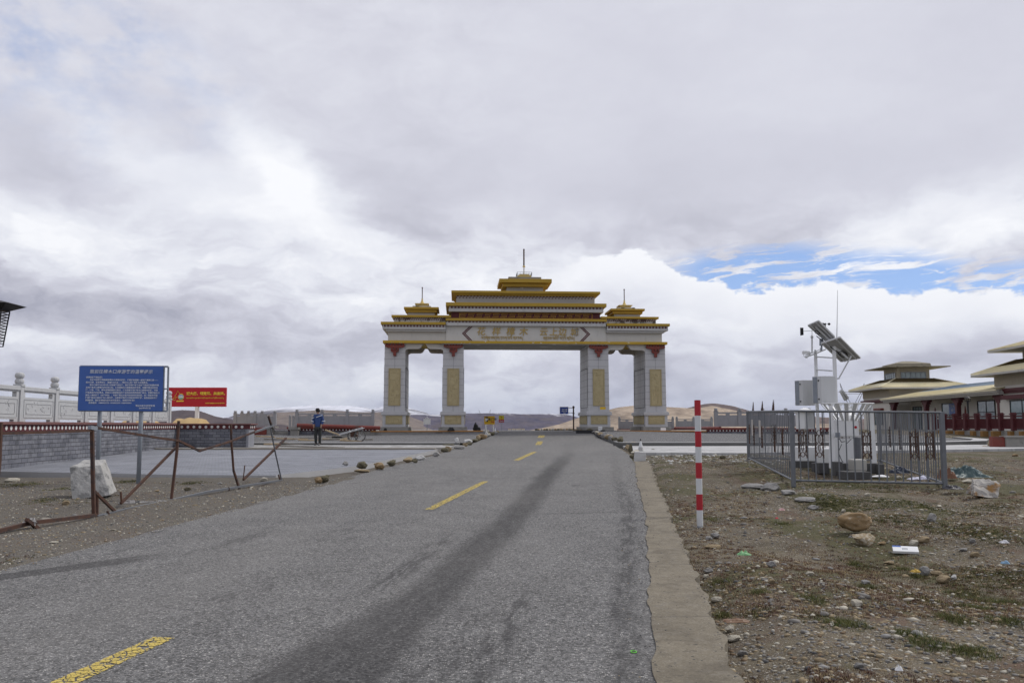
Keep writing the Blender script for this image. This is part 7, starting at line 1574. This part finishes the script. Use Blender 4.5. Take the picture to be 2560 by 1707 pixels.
stones_mesh('gravel', pt, .022, .075, [ROCKG, ROCKT, ROCKP, GM[0], GM[1]], 8, 'half-sunk cobbles strewn among the right-hand gravel', pw=2.4, flat=.42, weights=[.25, .2, .2, .2, .15])
pt = scatter_points(150, dict(u0=-.66, u1=-.12, far=21, ok=leftok), 13)
stones_mesh('gravel', pt, .015, .055, [ROCKG, ROCKT, ROCKP, GM[0], GM[1]], 9, 'half-sunk pale cobbles scattered over the left shoulder', pw=2.4, flat=.35, weights=[.2, .2, .3, .2, .1])
pt = scatter_points(15000, dict(u0=-.66, u1=-.12, far=21, ok=leftok), 2)
stones_mesh('gravel', pt, .004, .024, GM, 2, 'fine gravel and chips on the left road shoulder', pw=3.5, weights=[.40, .18, .16, .18, .08])
g_ = np.random.default_rng(5); yb = 5 + 24 * g_.random(2600) ** 1.3; xb = np.array([LL(y) for y in yb]) - np.abs(g_.normal(0, .22, 2600)) + .12
stones_mesh('gravel', np.stack([xb, yb], 1), .004, .016, GM, 3, 'grit spilled along the left edge of the asphalt', sides=lambda x, y: np.maximum(ground(x, y), np.where(x > np.array([LL(v) for v in y]), base(y), -9)), weights=[.5, .1, .25, .1, .05])
yb = 4.6 + 24 * g_.random(2600) ** 1.2; e_ = np.interp(yb, KEx, KEy); xr = np.array([RR(y) for y in yb]); xb = np.where(g_.random(2600) < .5, e_ + np.abs(g_.normal(0, .10, 2600)) - .04, xr + g_.normal(-.05, .12, 2600))
stones_mesh('gravel', np.stack([xb, yb], 1), .003, .011, GM, 4, 'grit gathered along both sides of the concrete edge strip', sides=lambda x, y: np.where(x < np.interp(y, KEx, KEy), base(y) + .012, ground(x, y)), weights=[.3, .1, .1, .5, .0])
pt = np.stack([g_.uniform(4.6, 12, 900), g_.uniform(28.8, 34.9, 900)], 1); pt = pt[(pt[:, 0] < .36 * pt[:, 1])]
stones_mesh('gravel', pt, .02, .09, [ROCKL, GM[0], GM[2]], 6, 'broken pale paving rubble at the edge of the right pavement', pw=3, weights=[.4, .35, .25])
# grass and dry mat tufts
def tufts(name, pts, mats, seed, label, hmin, hmax, nb, wd=.0022, lean=.8):
    g = np.random.default_rng(seed); V, M_ = [], []
    z = ground(pts[:, 0], pts[:, 1])
    for (x, y), zz in zip(pts, z):
        far_ = max(1, y / 9); k = int(nb / far_ ** .5); mi = g.integers(len(mats)); sz = g.uniform(.6, 1.3)
        a = g.uniform(0, 6.28, k); r = np.abs(g.normal(0, .035 * sz, k)); bx_ = x + r * np.cos(a); by_ = y + r * np.sin(a); h = g.uniform(hmin, hmax, k) * sz; l = h * g.uniform(.2, lean, k); w = wd * far_
        t = g.uniform(0, 6.28, k); z0 = zz - .006
        p0 = np.stack([bx_ - w * np.sin(t), by_ + w * np.cos(t), np.full(k, z0)], 1); p1 = np.stack([bx_ + w * np.sin(t), by_ - w * np.cos(t), np.full(k, z0)], 1)
        p2 = np.stack([bx_ + l * np.cos(t), by_ + l * np.sin(t), z0 + h], 1); V.append(np.stack([p0, p1, p2], 1).reshape(-1, 3)); M_.append(np.full(k, mi))
    V = np.concatenate(V); M_ = np.concatenate(M_); n = len(V) // 3
    me = bpy.data.meshes.new(name); me.vertices.add(len(V)); me.vertices.foreach_set('co', V.astype(np.float32).ravel()); me.loops.add(len(V)); me.loops.foreach_set('vertex_index', np.arange(len(V)))
    me.polygons.add(n); me.polygons.foreach_set('loop_start', np.arange(0, 3 * n, 3)); me.polygons.foreach_set('material_index', M_.astype(np.int32))
    for q_ in mats: me.materials.append(q_)
    me.update(calc_edges=True); o = bpy.data.objects.new(name, me); COL.objects.link(o); return tag(o, label, 'ground cover', kind='stuff')
def leaf(n_, c_): return mat(n_, c_, .8, .25, 30, spec=.15)
GR = [leaf('grass_green', (.10, .125, .035)), leaf('grass_olive', (.14, .135, .05)), leaf('grass_dark', (.055, .062, .025))]
DR_ = [leaf('dry_red_mat', (.155, .088, .06)), leaf('dry_brown_mat', (.22, .15, .10)), leaf('dry_straw', (.38, .30, .17)), leaf('dry_dark_mat', (.10, .06, .05))]
def clumps(cs, seed):                     # (photo x, y, spread px, count)
    g = np.random.default_rng(seed); P_ = []
    for px, py, sp, n in cs:
        c = GG(px, py); s = c.y / F * sp
        P_.append(np.stack([c.x + g.normal(0, s, n), c.y + g.normal(0, s * 1.6, n)], 1))
    P_ = np.concatenate(P_); return P_[rightok(P_[:, 0], P_[:, 1]) | leftok(P_[:, 0], P_[:, 1])]
tufts('grass', clumps([(1778, 1298, 12, 50), (1957, 1310, 12, 60), (2140, 1410, 10, 60), (2250, 1424, 10, 70), (2290, 1440, 9, 60), (1800, 1457, 14, 60), (1806, 1540, 10, 70), (2110, 1560, 22, 130), (2410, 1490, 22, 120), (2500, 1505, 26, 160), (2380, 1545, 16, 110), (2520, 1555, 20, 120), (2440, 1520, 20, 80),
                       (2330, 1610, 26, 110), (2430, 1630, 22, 100), (2030, 1500, 16, 70), (2280, 1590, 20, 70), (1900, 1480, 10, 40), (2170, 1470, 14, 60), (2030, 1205, 24, 120), (2120, 1212, 24, 120)], 3), GR, 3, 'scattered green grass tufts on the right gravel', .012, .05, 14, .0018, 1.3)
tufts('moss', clumps([(2110, 1255, 46, 700), (2060, 1268, 34, 500), (2210, 1260, 34, 260), (2390, 1280, 40, 260), (2480, 1270, 30, 200), (2350, 1315, 50, 350), (2430, 1330, 40, 250), (2230, 1300, 30, 300), (2300, 1262, 40, 300), (2200, 1225, 30, 200), (2480, 1340, 40, 300), (2300, 1500, 40, 250), (2150, 1420, 30, 150), (55, 1212, 20, 260), (150, 1223, 16, 140), (320, 1204, 14, 160), (480, 1207, 16, 160), (120, 1250, 20, 120), (2480, 1430, 46, 320), (2420, 1460, 40, 260), (2540, 1450, 30, 160), (2050, 1545, 30, 120), (1900, 1530, 20, 60)], 4), GR[1:], 4, 'low dark green moss patches on the right ground', .005, .02, 22, .004)
pt = scatter_points(20000, dict(u0=.15, u1=.66, far=34, ok=rightok), 9); den = fbm(pt[:, 0] * .45 + 3, pt[:, 1] * .3, 4, 55); pt = pt[den > -.02]
tufts('dry_ground_cover', pt, DR_, 5, 'dry reddish brown ground cover over the right gravel', .006, .026, 26, .0035)
pt = scatter_points(2600, dict(u0=-.66, u1=-.2, far=21, ok=leftok), 10); den = fbm(pt[:, 0] * .5 + 3, pt[:, 1] * .5, 4, 65); pt = pt[den > .16]
tufts('dry_ground_cover', pt, [GR[1], GR[2], DR_[0], DR_[3]], 6, 'sparse moss and dry mat on the left shoulder', .006, .022, 26, .0035)

# shallow puddle on the left shoulder
m, nt, b, P, UV, POS = pbase('puddle_water'); b.inputs['Base Color'].default_value = (.05, .045, .04, 1); b.inputs['Roughness'].default_value = .06; b.inputs['Specular IOR Level'].default_value = .8
c = GG(365, 1251); mb = MB(); n_ = 40; vs = [c + Vector((math.cos(6.2832 * k / n_) * (.42 + .10 * math.sin(3 * 6.2832 * k / n_ + 1) + .05 * math.sin(7 * 6.2832 * k / n_)), math.sin(6.2832 * k / n_) * (.50 + .12 * math.sin(2 * 6.2832 * k / n_)), 0)) for k in range(n_)]
zz = max(gs(v.x, v.y) for v in vs) - .012; mb.add([(v.x, v.y, zz) for v in vs], [tuple(range(n_))]); o = mb.build('puddle', m, None, org=(c.x, c.y, zz)); struct(o)

# ------------------------------------------------------------------ air between here and the far hills
m = bpy.data.materials.new('haze'); m.use_nodes = True; nt = m.node_tree; nt.nodes.clear(); o_ = nt.nodes.new('ShaderNodeOutputMaterial'); v_ = nt.nodes.new('ShaderNodeVolumePrincipled')
v_.inputs['Color'].default_value = (.62, .70, .90, 1); v_.inputs['Density'].default_value = 2.2e-5; v_.inputs['Anisotropy'].default_value = .2; nt.links.new(v_.outputs[0], o_.inputs['Volume'])
mb = MB(); mb.box((-27500, -3600, -80), (27500, 33500, 900)); o = mb.build('haze', m); o['kind'] = 'stuff'; o['label'] = 'thin bluish haze over the distant hills'; o['category'] = 'haze'
